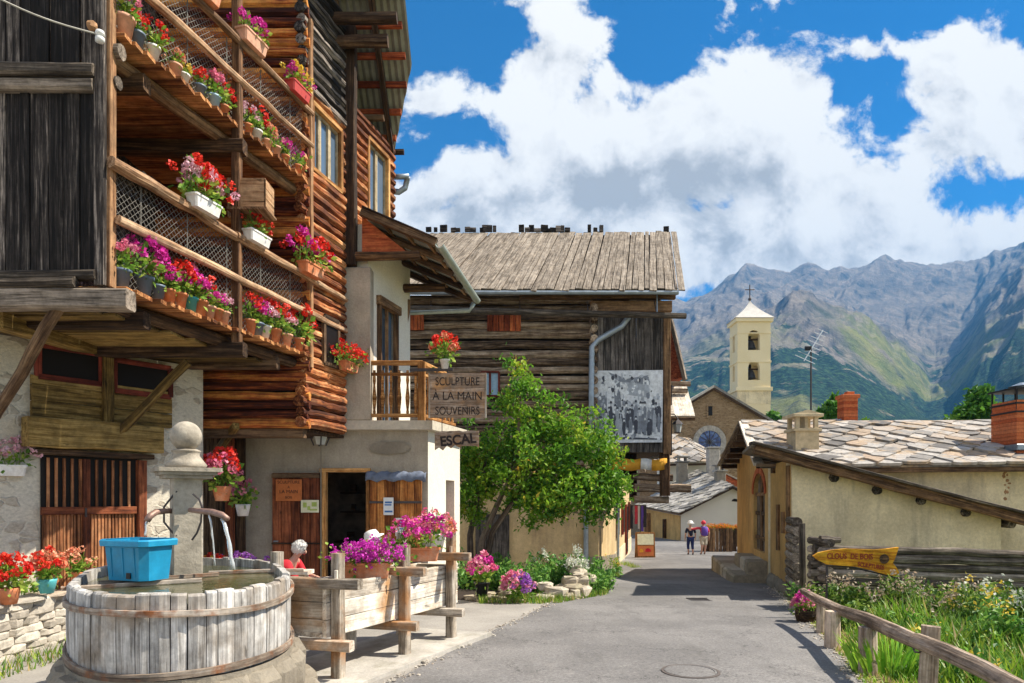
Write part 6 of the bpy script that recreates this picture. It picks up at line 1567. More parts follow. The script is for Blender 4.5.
    # chimneys
    def chim(u0, u1, vt, vb, Y, mat, name='chimney', cap=True):
        a, c = P(u0, vb, Y), P(u1, vt, Y); w = c.x - a.x; x = (a.x + c.x) / 2; b = MB()
        z = a.z - .25
        while z < c.z:
            hh = .085 if mat == 'brick' else .5; hh = min(hh, c.z - z + .001)
            m_ = max(1, int(w / .22)) if mat == 'brick' else 1
            for i in range(m_): b.box((a.x + w * (i + .5) / m_, Y, z + hh / 2), (w / m_ - (.006 if mat == 'brick' else 0), w, hh - (.006 if mat == 'brick' else 0)))
            z += hh
        b.build(name, M[mat], H); return x, Y, c.z, w
    x, y, z, w = chim(840.5, 854.5, 399, 430, 19.2, 'brick')
    b = MB(); b.box((x, y, z + .05), (w + .08, w + .08, .1), 0, .1); b.box((x + .05, y, z + .13), (w * .5, w * .5, .12), 0, .1); b.build('chimney_cap', M['brick'], H)
    b = MB(); b.prism([(x - .5, y - .3, zr - .22), (x + .3, y - .3, zr - .22), (x + .15, y, zr + .14), (x - .15, y, zr + .14)], (0, .5, 0)); b.build('flashing', M['zinc'], H)
    x, y, z, w = chim(791, 814, 432, 464, 16.9, 'chimney_cream')
    b = MB()
    b.box((x, y, z + .03), (w + .1, w + .1, .07), 0, .1)
    for sx in (-1, 1):
        for sy in (-1, 1): b.box((x + sx * w * .4, y + sy * w * .4, z + .2), (.09, .09, .28))
    b.box((x, y, z + .2), (.07, w * .8, .28))
    b.box((x, y, z + .37), (w + .16, w + .16, .07), 0, .1)
    b.prism([(x - w * .6, y - w * .6, z + .405), (x + w * .6, y - w * .6, z + .405), (x, y - w * .6, z + .5)], (0, w * 1.2, 0)); b.build('chimney_cap', M['chimney_cream'], H)
    x, y, z, w = chim(1003.5, 1040, 402, 452, 16.8, 'brick')
    b = MB()
    for zz_ in (.02, .22):
        for sy in (-1, 1): b.box((x, y + sy * w * .5, z + zz_ - .3), (w + .06, .03, .04))
        for sx in (-1, 1): b.box((x + sx * w * .52, y, z + zz_ - .3), (.03, w, .04))
    for sx in (-1, -.35, .35, 1):
        for sy in (-1, 1): b.box((x + sx * w * .48, y + sy * w * .48, z + .02), (.03, .03, .5))
    b.box((x, y, z + .27), (w + .1, w + .1, .04)); b.build('chimney_cage', M['black_metal'], H)
    b = MB(); b.lathe([(.2, .27), (.2, .36), (.28, .37), (.05, .46)], (x, y, z), 12); b.build('chimney_cowl', M['zinc'], H)
    b = MB(); b.box((x, y - .05, z - 1.12), (w + .12, w + .12, .14), 0, .1); b.build('flashing', M['zinc'], H)
    # steps and stone bank along the gable
    b = MB()
    for (ya, yb, wd, zt_, zb_) in ((17.0, 19.8, .4, .1, -.75), (16.9, 23.0, .8, -.22, -.9)):
        y = ya
        while y < yb:
            L = rng.uniform(.8, 1.4); L = min(L, yb - y + .01); x = GX(y + L / 2) - wd / 2; b.beam((x - .1, y, (zt_ + zb_) / 2), (x + .1, y + L - .02, (zt_ + zb_) / 2), wd + .1, zt_ - zb_, .07, 3, .012); y += L
    b.build('door_steps', M['bed_stone'], H)
    # ------------------------------------------------ lean-to barn
    B_ = thing('lean_to_barn', (8, 14.2, -.4), 'beige rendered lean-to barn with a sloping dark verge beam and round rafter ends', 'barn')
    Y = 14.05; sl_ = -.279; xl = 5.62
    top = lambda x: 2.56 + sl_ * (x - 5.0)
    xr = P(1001, 0, Y).x
    b = MB(); b.prism([(xl, Y, -1), (xr, Y, -1), (xr, Y, top(xr)), (xl, Y, top(xl))], (0, .3, 0)); b.build('wall', M['plaster_beige'], B_)
    b = MB(); b.prism([(GX(14.2) - .03, 14.1, -.12), (GX(16.35) - .0, 16.35, -.12), (GX(16.35), 16.35, 2.42), (GX(14.2) - .03, 14.1, 2.42)], (.3, 0, 0)); b.build('wall', M['plaster_ochre'], B_)
    b = MB(); y = 14.12
    while y < 16.4:
        L = rng.uniform(.25, .5); b.stone((GX(y) + .12, y + L / 2, -.45), (.4, L, .68), R(-11), jit=.1); y += L
    b.build('plinth', M['plinth_grey'], B_)
    for (yy, z0, z1, w) in ((15.35, .5, 1.5, .12), (14.75, .9, 1.35, .14), (14.2, -.4, 2.3, .14)):
        b = MB(); b.beam((GX(yy) - .035, yy, z0), (GX(yy) - .035, yy, z1), .06, w, .1, up=(0, 1, 0)); b.build('shutter' if w < .14 else 'wall_post', M['brown_beam'], B_)
    p0, p1 = P(762, 451, 13.75), P(1075, 533, 13.75)
    b = MB(); b.beam(p0 + Vector((-.15, 0, .04)), p1, .12, .2, .12, 12, .008); b.build('verge_beam', M['brown_beam'], B_)
    b = MB(); b.beam(p0 + Vector((-.2, .02, .16)), p1 + Vector((0, .02, .12)), .3, .06, .2, 12, .012); b.build('verge_board', M['grey_beam'], B_)
    b = MB(); n = (p1 - p0).cross(Vector((0, 1, 0))).normalized(); b.prism([p0 + Vector((-.2, 0, .1)), p1 + Vector((0, 0, .1)), p1 + Vector((.5, 2.45, .1)), p0 + Vector((.42, 2.45, .1))], (0, 0, .06)); b.build('roof', M['roof_planks'], B_)
    for (u, v) in ((835, 477.5), (878, 490), (922, 500.5), (967, 512.5), (1012, 524)):
        p = P(u, v, 13.97); b = MB(); b.log(p, p + Vector((0, .4, 0)), .085, .085, 10, 1, 0); b.build('rafter_end', M['black_planks'], B_)
    p = P(783, 455, 13.9); b = MB(); b.log(p, p + Vector((0, .5, 0)), .1, .1, 10, 1, 0); b.build('rafter_end', M['dark_beam'], B_)
    # ------------------------------------------------ stacked-log fence behind the garden
    Fn = thing('log_fence', (6.9, 11.5, -.2), 'fence of stacked grey logs with a stub-ended corner behind the overgrown garden', 'fence')
    b = MB(); z = -.25; xl, xr = P(822, 0, 11.5).x, P(1070, 0, 11.5).x; k = 0
    while z < .86:
        r = rng.uniform(.062, .085); zz_ = z + r
        b.log((xl - rng.uniform(.1, .25), 11.5, zz_), (xr, 11.5, zz_ - .12), r, r, 9, 9, .012); z += r * 1.98; k += 1
    b.build('log', M['fence_logs'], Fn)
    b = MB(); z = -.2
    for k in range(8): b.log((xl - .05, 11.15 - rng.uniform(0, .12), z + .07), (xl - .02, 11.9, z + .07), .065, .06, 9, 2, .006); z += .15
    b.log((xl - .12, 11.3, .97), (xl + .22, 11.35, .95), .06, .055, 8, 3, .01)
    b.build('log_end', M['fence_logs'], Fn)
    Sn = thing('log_stack', (5.2, 13, -.25), 'stack of rough log ends behind a tall grey board at the barn corner', 'log stack')
    b = MB(); z = -.2
    for k in range(9): b.log((5.17 + rng.uniform(-.02, .02), 12.75 + rng.uniform(-.08, .04), z + .08), (5.5, 13.9, z + .08), .085, .08, 9, 2, .006); z += .165
    b.build('log_ends', M['fence_logs'], Sn)
    p = P(802, 0, 12.6); b = MB(); b.beam((p.x + .02, 12.6, -.4), (p.x, 12.6, 1.18), .1, .06, .1, 4, .004, up=(0, 1, 0)); b.build('upright_board', M['grey_beam'], Sn)
    # ------------------------------------------------ rail fence along the lane
    rl = thing('rail_fence', (3.6, 7.2, -.06), 'low fence of round rails on stout posts along the grassy edge of the lane', 'fence')
    b = MB(); b.tube([P(803, 591, 9.7), P(815, 598, 9.1), P(840, 610, 8.0), P(866, 619, 6.95), P(900, 634, 6.0), P(921, 643.5, 5.55)], [.045, .058, .06, .065, .068, .06], 10, rough=.07); b.build('rail', M['fence_rail'], rl)
    b = MB(); b.tube([P(917, 641, 5.5), P(948, 653, 5.1), P(985, 670, 4.55), P(1032, 696, 3.95)], [.062, .065, .062, .06], 10, rough=.07); b.build('rail', M['fence_rail'], rl)
    for (u, Y, vt, r) in ((821, 8.9, 603, .055), (832.5, 7.95, 611, .085), (868, 6.72, 627, .085)):
        p = P(u, vt, Y); b = MB(); b.tube([Vector((p.x, Y, -.2)), Vector((p.x, Y, .2)), p], [r * 1.05, r, r * .95], 10, rough=.06); b.build('post', M['fence_rail'], rl)
    p = P(931, 626, 5.62); b = MB(); b.beam((p.x - .06, 5.6, -.2), p, .135, .13, .1, 4, .004, up=(.5, .8, 0)); b.build('post', M['fence_rail'], rl)
    p = P(921, 644, 5.5); b = MB(); b.tube([p + Vector((math.cos(a) * .03, math.cos(a) * -.02, 0)) + Vector((0, math.sin(a) * .075, math.cos(a) * .07)) for a in [i * .6 for i in range(11)]], .008, 5); b.build('wire_tie', M['iron'], rl)
    # ------------------------------------------------ fish-shaped sign on iron legs
    Y = 10.3; px = [(813.5, 556), (818, 553), (824, 551.5), (832, 550), (848, 548.5), (862, 549.2), (876, 549.5), (886, 549), (899, 547.2), (897, 553), (895, 559), (893, 563), (897, 568), (899.5, 573), (894, 576), (884, 574.2), (870, 570), (855, 566.5), (840, 565.5), (827, 564.5), (819, 560.5)]
    S = thing('fish_sign', P(858, 565, Y), 'yellow varnished fish-shaped wooden sign with a dark round knot on thin iron legs', 'sign')
    b = MB(); b.prism([P(u, v, Y) for u, v in px], (0, .05, 0), grain=(1, 0, -.1)); b.build('board', M['fish_wood'], S)
    c = P(884.5, 559, Y - .012); b = MB(); b.prism([c + Vector((math.cos(i * .393) * .07, 0, math.sin(i * .393) * .07)) for i in range(16)], (0, .008, 0)); b.build('knot', M['dark_beam'], S)
    b = MB(); b.prism([c + Vector((math.cos(i * .393) * .035, -.004, math.sin(i * .393) * .035)) for i in range(16)], (0, .006, 0)); b.build('knot_eye', M['brown_beam'], S)
    text_mesh('lettering', 'CLOUS  DE BOIS', .115, M['ink_red'], S, P(850, 556.6, Y - .006), (R(90), R(1), 0), .002, sx=.8, bold=.002)
    text_mesh('lettering', 'SCULPTURES', .085, M['ink_red'], S, P(871, 566, Y - .006), (R(90), R(8), 0), .002, sx=.8, bold=.002)
    b = MB()
    for (u, v) in ((827, 563), (895, 575)): b.tube([P(u, v, Y + .03), Vector((P(u, v, Y).x, Y + .03, -.3))], .016, 6)
    b.tube([P(820, 562, Y + .03), P(850, 567, Y + .03), P(894, 577, Y + .03)], .012, 6); b.build('leg', M['iron'], S)
    # ------------------------------------------------ antenna pole
    A = thing('antenna_pole', (P(811, 0, 30).x, 30, -1), 'tall thin pole carrying a tilted television antenna above the stone roof', 'antenna')
    b = MB(); p = P(811, 346, 30); b.tube([Vector((p.x, 30, -1)), p], [.06, .035], 8); b.build('pole', M['iron'], A)
    b = MB(); q = p + Vector((0, 0, -.15)); d = Vector((.55, .3, .75)).normalized(); b.tube([q - d * .7, q + d * 1.2], .025, 6)
    for i in range(8):
        c = q + d * (-.6 + i * .25); s = Vector((.5, -.2, -.3)).normalized() * (.45 - i * .03); b.tube([c - s, c + s], .014, 5)
    b.build('antenna', M['zinc'], A)
    b = MB(); b.box(p + Vector((-.15, 0, -.1)), (.2, .12, .18), 0, .2); b.build('amplifier', M['black_metal'], A)
    # covers in the lane
    x, y = P(690, 671.5, 6.7).x, 6.68; z = zg(x, y) + .036
    c = thing('manhole_cover', (x, y, z), 'round iron manhole cover set in the asphalt lane', 'manhole cover')
    b = MB(); b.lathe([(.245, -.01), (.245, .006), (.225, .008), (.222, .003), (0, .003)], (x, y, z), 32); b.build('cover', M['asphalt'], c)
    b = MB(); b.lathe([(.25, -.012), (.275, -.012), (.275, .004), (.25, .005)], (x, y, z), 32, caps=False); b.build('ring', M['rust_iron'], c)
    x, y = P(699, 602, 12.6).x, 12.6; z = zg(x, y) + .03
    c = thing('drain_grate', (x, y, z), 'rectangular iron drain grate across the middle of the lane', 'drain')
    b = MB()
    for i in range(9): b.box((x - .16 + i * .04, y, z), (.018, .32, .02))
    for sy in (-1, 1): b.box((x, y + sy * .17, z), (.38, .025, .022))
    b.build('grate', M['iron'], c)
right_side()
# ---------------------------------------------------------------- plants
NG = np.random.default_rng(11)
def clump_points(centres, n, sd):
    c = np.asarray([tuple(q) for q in centres]); idx = NG.integers(0, len(c), n)
    return c[idx] + NG.normal(size=(n, 3)) * np.asarray(sd), idx
def crown_clumps(ells, n):
    """points inside a set of ellipsoids ((centre), (radii)), favouring the outside"""
    out = []
    w = np.array([e[1][0] * e[1][1] * e[1][2] for e in ells]); w = w / w.sum()
    while len(out) < n:
        e = ells[NG.choice(len(ells), p=w)]; d = NG.normal(size=3); d /= np.linalg.norm(d); r = NG.random() ** .45
        out.append(np.array(e[0]) + d * r * np.array(e[1]))
    return out
def village_tree():
    Y = 15.3; e = lambda u, v, ru, rv, dy, ry=.9: (tuple(P(u, v, Y + dy)), (ru / F * Y, ry, rv / F * Y))
    t = thing('small_tree', (P(478, 0, 15.3).x, 15.3, -.3), 'bushy green garden tree with leaning multiple stems beside the shop', 'tree')
    base = Vector((P(476, 0, Y).x, Y, -.35))
    stems = [[base, P(482, 540, Y), P(497, 505, Y), P(514, 470, Y), P(530, 430, Y)], [base + Vector((-.12, .1, 0)), P(470, 535, Y + .1), P(478, 495, Y + .1), P(488, 450, Y)], [base + Vector((.1, -.1, 0)), P(492, 533, Y - .1), P(512, 503, Y - .1), P(545, 478, Y - .2), P(580, 455, Y)], [P(514, 470, Y), P(520, 430, Y), P(517, 392, Y)]]
    b = MB()
    for s in stems: b.tube(s, [lerp(.085, .025, i / (len(s) - 1)) for i in range(len(s))], 8, rough=.1)
    b.build('trunk', M['bark'], t)
    ells = [e(530, 455, 58, 52, 0), e(516, 393, 21, 38, 0, .5), e(474, 468, 30, 52, .1, .7), e(468, 500, 20, 30, .2, .5), e(582, 445, 36, 46, 0, .7), e(604, 474, 24, 42, -.1, .5), e(564, 490, 52, 34, -.2), e(596, 500, 26, 24, -.2, .5), e(540, 500, 40, 26, .2), e(548, 420, 36, 30, 0, .7)]
    cl = crown_clumps(ells, 400); C, idx = clump_points(cl, 21000, (.12, .12, .1))
    ct = NG.random(len(cl)) * .7 + .12
    b = MB(); b.leaves(C, .112, .5, 3, up=.2, rr=ct[idx]); b.build('crown', M['leaf_tree'], t)
    b = MB()
    for k in range(60):
        q = Vector(cl[NG.integers(len(cl))]); a = Vector(stems[NG.integers(3)][2]).lerp(q, .35); b.tube([a, a.lerp(q, .6) + Vector((0, 0, .08)), q], [.014, .01, .005], 5)
    b.build('twigs', M['bark'], t)
village_tree()
def far_tree(u, v, ru, rv, Y, label, n=2600, seed=1, leaf=.4):
    c = P(u, v, Y); t = thing('tree', (c.x, Y, zg(c.x, Y) - 1), label, 'tree', 'leafy trees behind the stone roof')
    b = MB(); b.tube([Vector((c.x, Y, zg(c.x, Y) - 1)), Vector((c.x + .1, Y, c.z - rv / F * Y * .4)), c], [.3, .22, .08], 8); b.build('trunk', M['bark'], t)
    rx, rz = ru / F * Y, rv / F * Y
    ells = [((c.x, Y, c.z), (rx * .6, rx * .6, rz * .7)), ((c.x - rx * .45, Y, c.z - rz * .3), (rx * .5, rx * .5, rz * .55)), ((c.x + rx * .45, Y, c.z - rz * .25), (rx * .5, rx * .5, rz * .6)), ((c.x + rx * .1, Y, c.z + rz * .5), (rx * .35, rx * .35, rz * .5))]
    cl = crown_clumps(ells, 110); C, idx = clump_points(cl, n, (rx * .1, rx * .1, rz * .09)); ct = NG.random(len(cl)) * .8
    b = MB(); b.leaves(C, leaf, .55, seed, up=.2, rr=ct[idx]); b.build('crown', M['leaf_far'], t)
far_tree(832, 412, 16, 17, 38, 'small round tree behind the brick chimney and antenna pole', 2400, 4, .3)
far_tree(866, 428, 14, 9, 40, 'low bush-like tree top peeping over the roof ridge right of the brick chimney', 1200, 8, .3)
far_tree(978, 410, 27, 26, 36, 'broad leafy tree behind the right end of the stone roof', 3600, 6, .34)
far_tree(772, 418, 9, 8, 62, 'dark tree top just right of the bell tower foot', 900, 9, .5)

def gravel():
    b = MB()
    for k in range(1500):
        y = 3.5 + 12 * NG.random() ** 1.4; side = NG.random() < .6; xe = interp(y, [(r[0], r[2 if side else 1]) for r in ROAD]); x = xe + abs(NG.normal() * .1) * (-1 if side else 1) + (.06 if side else -.06)
        z = zg(x, y) + .015; s = .006 + .014 * NG.random() ** 3; b.ball((x, y, z + s * .3), (s * 1.3, s, s * .7), 5, 3, jit=.3)
    tag(b.build('gravel', M['wall_stone'], org=(0, 0, 0)), kind='stuff')
gravel()
# ---- grass and meadow
def grass():
    b = MB(); n = 15000; pts = []
    while len(pts) < n:
        y = 3.2 + 8.6 * NG.random() ** 1.3; xe = interp(y, [(r[0], r[2]) for r in ROAD]); x = xe + .02 + (NG.random() ** 1.2) * 5.2
        if x / max(y, .1) > .9 or noise.noise((x * 1.5, y * 1.5, 3)) < -.28 - .3 * (x > xe + .4): continue
        pts.append((x, y))
    for (x, y) in pts:
        xe = interp(y, [(r[0], r[2]) for r in ROAD]); k = min(1, max(0, (x - xe - .2) / .9)); tall = lerp(.05, .26, k) * (.5 + NG.random()) * (1 + .8 * max(0, noise.noise((x * .9, y * .9, 8))))
        z = zg(x, y); a = NG.random() * 6.28; w = .006 + .006 * NG.random() + .004 * k; dx, dy = math.cos(a), math.sin(a); ln = tall * (.15 + .5 * NG.random())
        p0 = Vector((x, y, z - .01)); p1 = p0 + Vector((dx * ln * .3, dy * ln * .3, tall * .6)); p2 = p0 + Vector((dx * ln, dy * ln, tall)); s = Vector((-dy, dx, 0)) * w
        b.add([p0 - s, p0 + s, p1 + s * .8, p1 - s * .8, p2], [(0, 1, 2, 3), (3, 2, 4)], None, min(1, max(0, NG.normal(.45, .25) - .25 * (noise.noise((x, y, 1)) > .2) + (.4 if k < .15 else 0))))
    tag(b.build('grass', M['blade'], org=(0, 0, 0)), kind='stuff')
    b = MB()    # grass tufts at the foot of the flower bed and the walls
    for k in range(3200):
        s = NG.random()
        if s < .6: u = 478 + 130 * NG.random(); y = 12.2 + .9 * NG.random() + max(0, (u - 560)) * .03; x = (u - U0) / F * y
        elif s < .75: x = 2.55 + NG.random() * .5; y = 19.3 + NG.random() * 1.5
        elif s < .9: x = -5.5 + NG.random() * .5; y = 6.4 + NG.random() * 2.6
        else: x = 4.1 + NG.random() * .4; y = 24 + NG.random() * 3
        z = zg(x, y); a = NG.random() * 6.28; tall = .05 + .14 * NG.random(); dx, dy = math.cos(a), math.sin(a); p0 = Vector((x, y, z - .01)); p2 = p0 + Vector((dx * tall * .5, dy * tall * .5, tall)); sv = Vector((-dy, dx, 0)) * .01
        b.add([p0 - sv, p0 + sv, p2], [(0, 1, 2)], None, NG.random())
    tag(b.build('grass_tufts', M['blade'], org=(0, 0, 0)), kind='stuff')
grass()
def weed(x, y, h, n, mat, leaf, label, name='wild_plant', cat='plant', group='tall wild plants in the garden', heads=0, headmat='seedhead', spread=.35, seed=0, hs=.05):
    z = zg(x, y) - .02; t = thing(name, (x, y, z), label, cat, group)
    b = MB(); tips = []
    for i in range(max(4, int(n / 40))):
        a = NG.random() * 6.28; r = NG.random() ** .5 * spread; hh = h * (.6 + .5 * NG.random()); p = Vector((x + math.cos(a) * r * .5, y + math.sin(a) * r * .5, z)); q = Vector((x + math.cos(a) * r, y + math.sin(a) * r, z + hh)); b.tube([p, p.lerp(q, .5) + Vector((0, 0, .03)), q], [.008, .006, .003], 5); tips.append((p, q))
    b.build('stem', M['leaf_garden'], t)
    pts = []
    for i in range(n):
        p, q = tips[NG.integers(len(tips))]; k = NG.random() ** .7; pts.append(p.lerp(q, k) + Vector(NG.normal(size=3) * np.array((.07, .07, .05)) * (1.2 - .6 * k)))
    b = MB(); b.leaves([tuple(p) for p in pts], leaf, .42, seed, up=.5); b.build('foliage', M[mat], t)
    if heads:
        b = MB(); hp = []
        for i in range(heads):
            p, q = tips[i % len(tips)]; c = q + Vector(NG.normal(size=3) * .05)
            hp += [tuple(c + Vector(NG.normal(size=3) * np.array((.035, .035, .05)))) for _ in range(14)]
        b.leaves(hp, hs, .6, seed + 1, up=.2); b.build('blossoms', M[headmat], t)
def garden():
    spots = [(834, 10.6, .62, 'leaf_garden', 9, 'seedhead', 'dark leafy plant with a few pale blooms below the fish sign nose'), (858, 10.5, .66, 'leaf_garden', 12, 'seedhead', 'dense dark plant with cream blooms below the middle of the fish sign'), (884, 10.4, .7, 'leaf_garden', 14, 'seedhead', 'bushy plant with beige seed plumes beside the right leg of the fish sign'),
             (905, 10.3, .85, 'leaf_garden', 16, 'seedhead', 'tall plant with drooping tan seed plumes just right of the fish sign'), (935, 9.6, .8, 'leaf_garden', 20, 'seedhead', 'tall plant with many pinkish tan seedheads against the log fence'), (958, 9.2, .82, 'leaf_garden', 22, 'seedhead', 'plant with pale fluffy seedheads in front of the logs, left of the yellow-flowered one'), (985, 8.6, .8, 'leaf_garden', 10, 'petal_yellow', 'loose bushy plant dotted with small yellow flowers in the garden'),
             (1006, 8.4, .95, 'leaf_garden', 22, 'astilbe', 'plant with whitish seed tufts near the right end of the log fence'), (1015, 7.2, .9, 'leaf_bed', 4, 'petal_yellow', 'broad green bush at the right end of the garden behind the rail'), (960, 7.2, .55, 'leaf_bed', 3, 'petal_yellow', 'fresh green leafy plant behind the stout fence post'), (920, 8.6, .5, 'leaf_bed', 3, 'seedhead', 'light green plant between the rail fence and the log fence'), (985, 6.2, .5, 'leaf_bed', 3, 'petal_yellow', 'low bright green plant just beyond the lowest rail'),
             (812, 11.8, .45, 'leaf_bed', 0, 'seedhead', 'small green weed at the foot of the tall grey board'), (845, 9.4, .4, 'leaf_garden', 2, 'seedhead', 'short green weed beyond the middle of the rail fence')]
    for i, (u, Y, h, m, hd, hm, lab) in enumerate(spots):
        h *= .74 if h > .45 else .8
        weed((u - U0) / F * Y, Y, h, 560 if h > .44 else 380, m, .085, lab, heads=hd, headmat=hm, seed=20 + i, spread=.42)
    # sword-leaved iris clump
    x, y = P(893, 0, 6.7).x, 6.75; t = thing('iris_clump', (x, y, -.06), 'bright green clump of sword-shaped iris leaves beside the rail fence', 'plant'); b = MB()
    for i in range(150):
        a = NG.random() * 6.28; r = NG.random() ** .5 * .28; h = .2 + .22 * NG.random(); p = Vector((x + math.cos(a) * r * 1.2, y + math.sin(a) * r * .8, -.08)); ln = .12 + .12 * NG.random(); q = p + Vector((math.cos(a) * ln, math.sin(a) * ln, h)); m_ = p.lerp(q, .55) + Vector((0, 0, .04)); s = Vector((-math.sin(a + 1), math.cos(a + 1), 0)) * .013
        b.add([p - s, p + s, m_ + s, m_ - s, q], [(0, 1, 2, 3), (3, 2, 4)])
    b.build('leaves', M['iris_leaf'], t)
    # flower bed by the tree: rim stones and plants
    t = thing('bed_wall', (0, 13, -.3), 'rough stone rim of the flower bed under the garden tree', 'wall'); b = MB()
    for (u, v, Y, w, hh) in ((487, 601, 12.6, .5, .12), (497, 596, 12.7, .6, .1), (512, 592, 12.75, .55, .1), (507, 601, 12.5, .5, .1), (478, 597, 12.7, .4, .1), (545, 596, 12.9, .5, .16), (556, 590, 13., .55, .2), (566, 596, 12.95, .4, .2), (573, 588, 13.2, .45, .24), (580, 580, 13.5, .4, .26), (583, 590, 13.2, .35, .24), (578, 572, 13.8, .45, .22), (588, 578, 13.7, .3, .2), (570, 580, 13.4, .42, .22), (537, 601, 12.8, .4, .12), (562, 602, 12.8, .36, .14), (576, 598, 13., .34, .16)):
        p = P(u, v, Y); b.stone(p + Vector((0, 0, -.03)), (w * .72, .3, hh * .85), rng.uniform(-.5, .5), jit=.26, k=.8); b.stone(p + Vector((rng.uniform(-.2, .2), .15, rng.uniform(-.04, .06))), (w * .5, .28, hh * .7), rng.uniform(-.6, .6), jit=.26, k=.8)
    b.build('stones', M['bed_stone'], t)
    b = MB(); b.prism([P(470, 604, 12.6), P(560, 602, 12.9), P(585, 585, 13.6), (1.9, 16, -.1), (-1.4, 16, -.1), (-1.1, 13, -.2)], (0, 0, -.3)); tag(b.build('bed_soil', M['soil']), kind='structure')
    beds = [(470, 14.0, .55, 'leafy green plant at the bed corner next to the trough end'), (492, 14.0, .5, 'green leafy plant behind the black pot in the flower bed'), (512, 13.9, .55, 'green perennial in the middle of the flower bed under the tree'), (530, 13.6, .5, 'green plant trailing over the bed stones left of the rock pile'), (548, 14.2, .65, 'tall green perennial below the white plumes'), (566, 14.2, .6, 'blue-green leafy plant behind the rock pile in the bed'), (586, 14.6, .55, 'green bush between the bed stones and the drainpipe corner'), (592, 13.9, .4, 'low green plant spreading at the right foot of the rock pile'), (602, 15., .4, 'low green plant against the corner of the yellow wall'), (502, 14.8, .6, 'shaded green plant close to the tree stems')]
    for i, (u, Y, h, lab) in enumerate(beds): weed((u - U0) / F * Y, Y, h * 1.25, 760, 'leaf_bed', .1, lab, name='bed_plant', group='leafy plants in the flower bed', seed=60 + i, spread=.4)
    for i, (u, Y, h, lab) in enumerate(((570, 14.0, .95, 'white feathery astilbe plumes at the right of the flower bed'), (540, 14.6, .8, 'sparse white-flowered plant in the middle of the flower bed'), (462, 14.6, .95, 'small white-flowered stems beside the tree trunk'))):
        weed((u - U0) / F * Y, Y, h, 160, 'leaf_bed', .08, lab, name='white_flowers', group='white-flowered perennials', heads=(26, 12, 8)[i], headmat='astilbe', seed=80 + i, spread=.28, hs=.06)
    weed(P(20, 0, 8.6).x, 8.9, .95, 700, 'leaf_pot', .09, 'yellow-green leafy bush behind the red pot on the low stone wall', name='leafy_bush', group=None, seed=91, spread=.35)
    weed(P(40, 0, 8.8).x - .05, 9.3, .75, 500, 'leaf_pot', .06, 'pale feathery green plant against the white wall beside the barred door', name='leafy_bush', group=None, seed=92, spread=.3)
    weed(3.0, 20.6, .6, 260, 'leaf_pot', .08, 'green climber in a tub at the corner of the lane', name='leafy_bush', group=None, heads=6, headmat='petal_yellow', seed=93, spread=.25)
garden()

# ---------------------------------------------------------------- flower pots
def take(b, name, mat, smooth=False):
    o = b.build(name, M[mat], smooth=smooth, org=(0, 0, 0)); me = o.data; bpy.data.objects.remove(o); return me
def pot_meshes():
    D = {}
    b = MB(); b.lathe([(.07, 0), (.1, .17), (.112, .17), (.115, .2), (.1, .2), (.095, .175), (0, .17)], (0, 0, 0), 18); D['round'] = take(b, 'pot', 'terracotta', True)
    b = MB(); b.lathe([(.085, 0), (.12, .16), (.128, .2), (.118, .2), (.11, .17), (0, .165)], (0, 0, 0), 18); D['bowl'] = take(b, 'pot', 'terracotta', True)
    b = MB()
    def rr(w, d, z): return [Vector((x, y, z)) for x, y in ((-w + .02, -d), (w - .02, -d), (w, -d + .02), (w, d - .02), (w - .02, d), (-w + .02, d), (-w, d - .02), (-w, -d + .02))]
    q = [rr(.22, .07, 0), rr(.245, .09, .13), rr(.26, .1, .135), rr(.26, .1, .16), rr(.245, .088, .16), rr(.24, .085, .14)]; b.ring_sweep(q, q); D['planter'] = take(b, 'pot', 'terracotta')
    return D
POT = pot_meshes(); TOP = dict(round=.18, bowl=.18, planter=.15)
def plant_meshes(kind, seed):
    g = np.random.default_rng(seed); ext = .22 if kind.startswith('long') else .0
    mass = 'mass' in kind
    n = 130 if not mass else 300
    if kind == 'big': n = 420; mass = True
    if mass: n = int(n * 1.4)
    C = g.normal(size=(n, 3)) * (.075, .075, .07) + (0, 0, .1)
    if ext: C[:, 0] += g.uniform(-ext, ext, n)
    if mass: C *= (1.35, 1.3, 1.); C[:, 2] -= .03
    b = MB(); b.leaves(C, .062 if not mass else .045, .8, seed, up=.4); 
    for k in range(8):
        x = g.uniform(-ext, ext) if ext else 0; q = Vector(g.normal(size=3) * (.06, .06, .03)) + Vector((x, 0, .24)); b.tube([(x, 0, 0), q], .004, 4, r=.4)
    fol = take(b, 'foliage', 'leaf_pot')
    b = MB(); m = (17 if not mass else 70 if not ext else 120) + (5 if ext else 0); P_ = []
    for k in range(m):
        d = g.normal(size=3); d[2] = abs(d[2]) * (.9 if not mass else .6) - (.25 if mass else 0); d /= np.linalg.norm(d); c = d * np.array((.15, .14, .17)) * (1 + .25 * g.random()) + (0, 0, .1 if mass else .15)
        if mass: c = c * (1.4, 1.3, 1.05)
        if ext: c[0] += g.uniform(-ext, ext)
        nn = 20 if not mass else 13
        u = g.normal(size=(nn, 3)); u /= np.linalg.norm(u, axis=1, keepdims=True); P_.append((c, u))
    for i, (c, u) in enumerate(P_):
        r = (.034 if not mass else .022) * (1 + .3 * g.random()); b.leaves(c + u * r, .036 if not mass else .026, 1.0, seed * 50 + i, out=np.cross(u, g.normal(size=3)) * 2, rr=np.full(len(u), g.random()), jit=.2)
    return fol, take(b, 'blossom', 'petal_red')
VAR = {}
for k_, s_ in (('std', 1), ('std', 2), ('std', 3), ('std', 4), ('long', 5), ('long', 6), ('mass', 7), ('longmass', 8), ('longmass', 9)): VAR.setdefault(k_, []).append(plant_meshes(k_, s_))
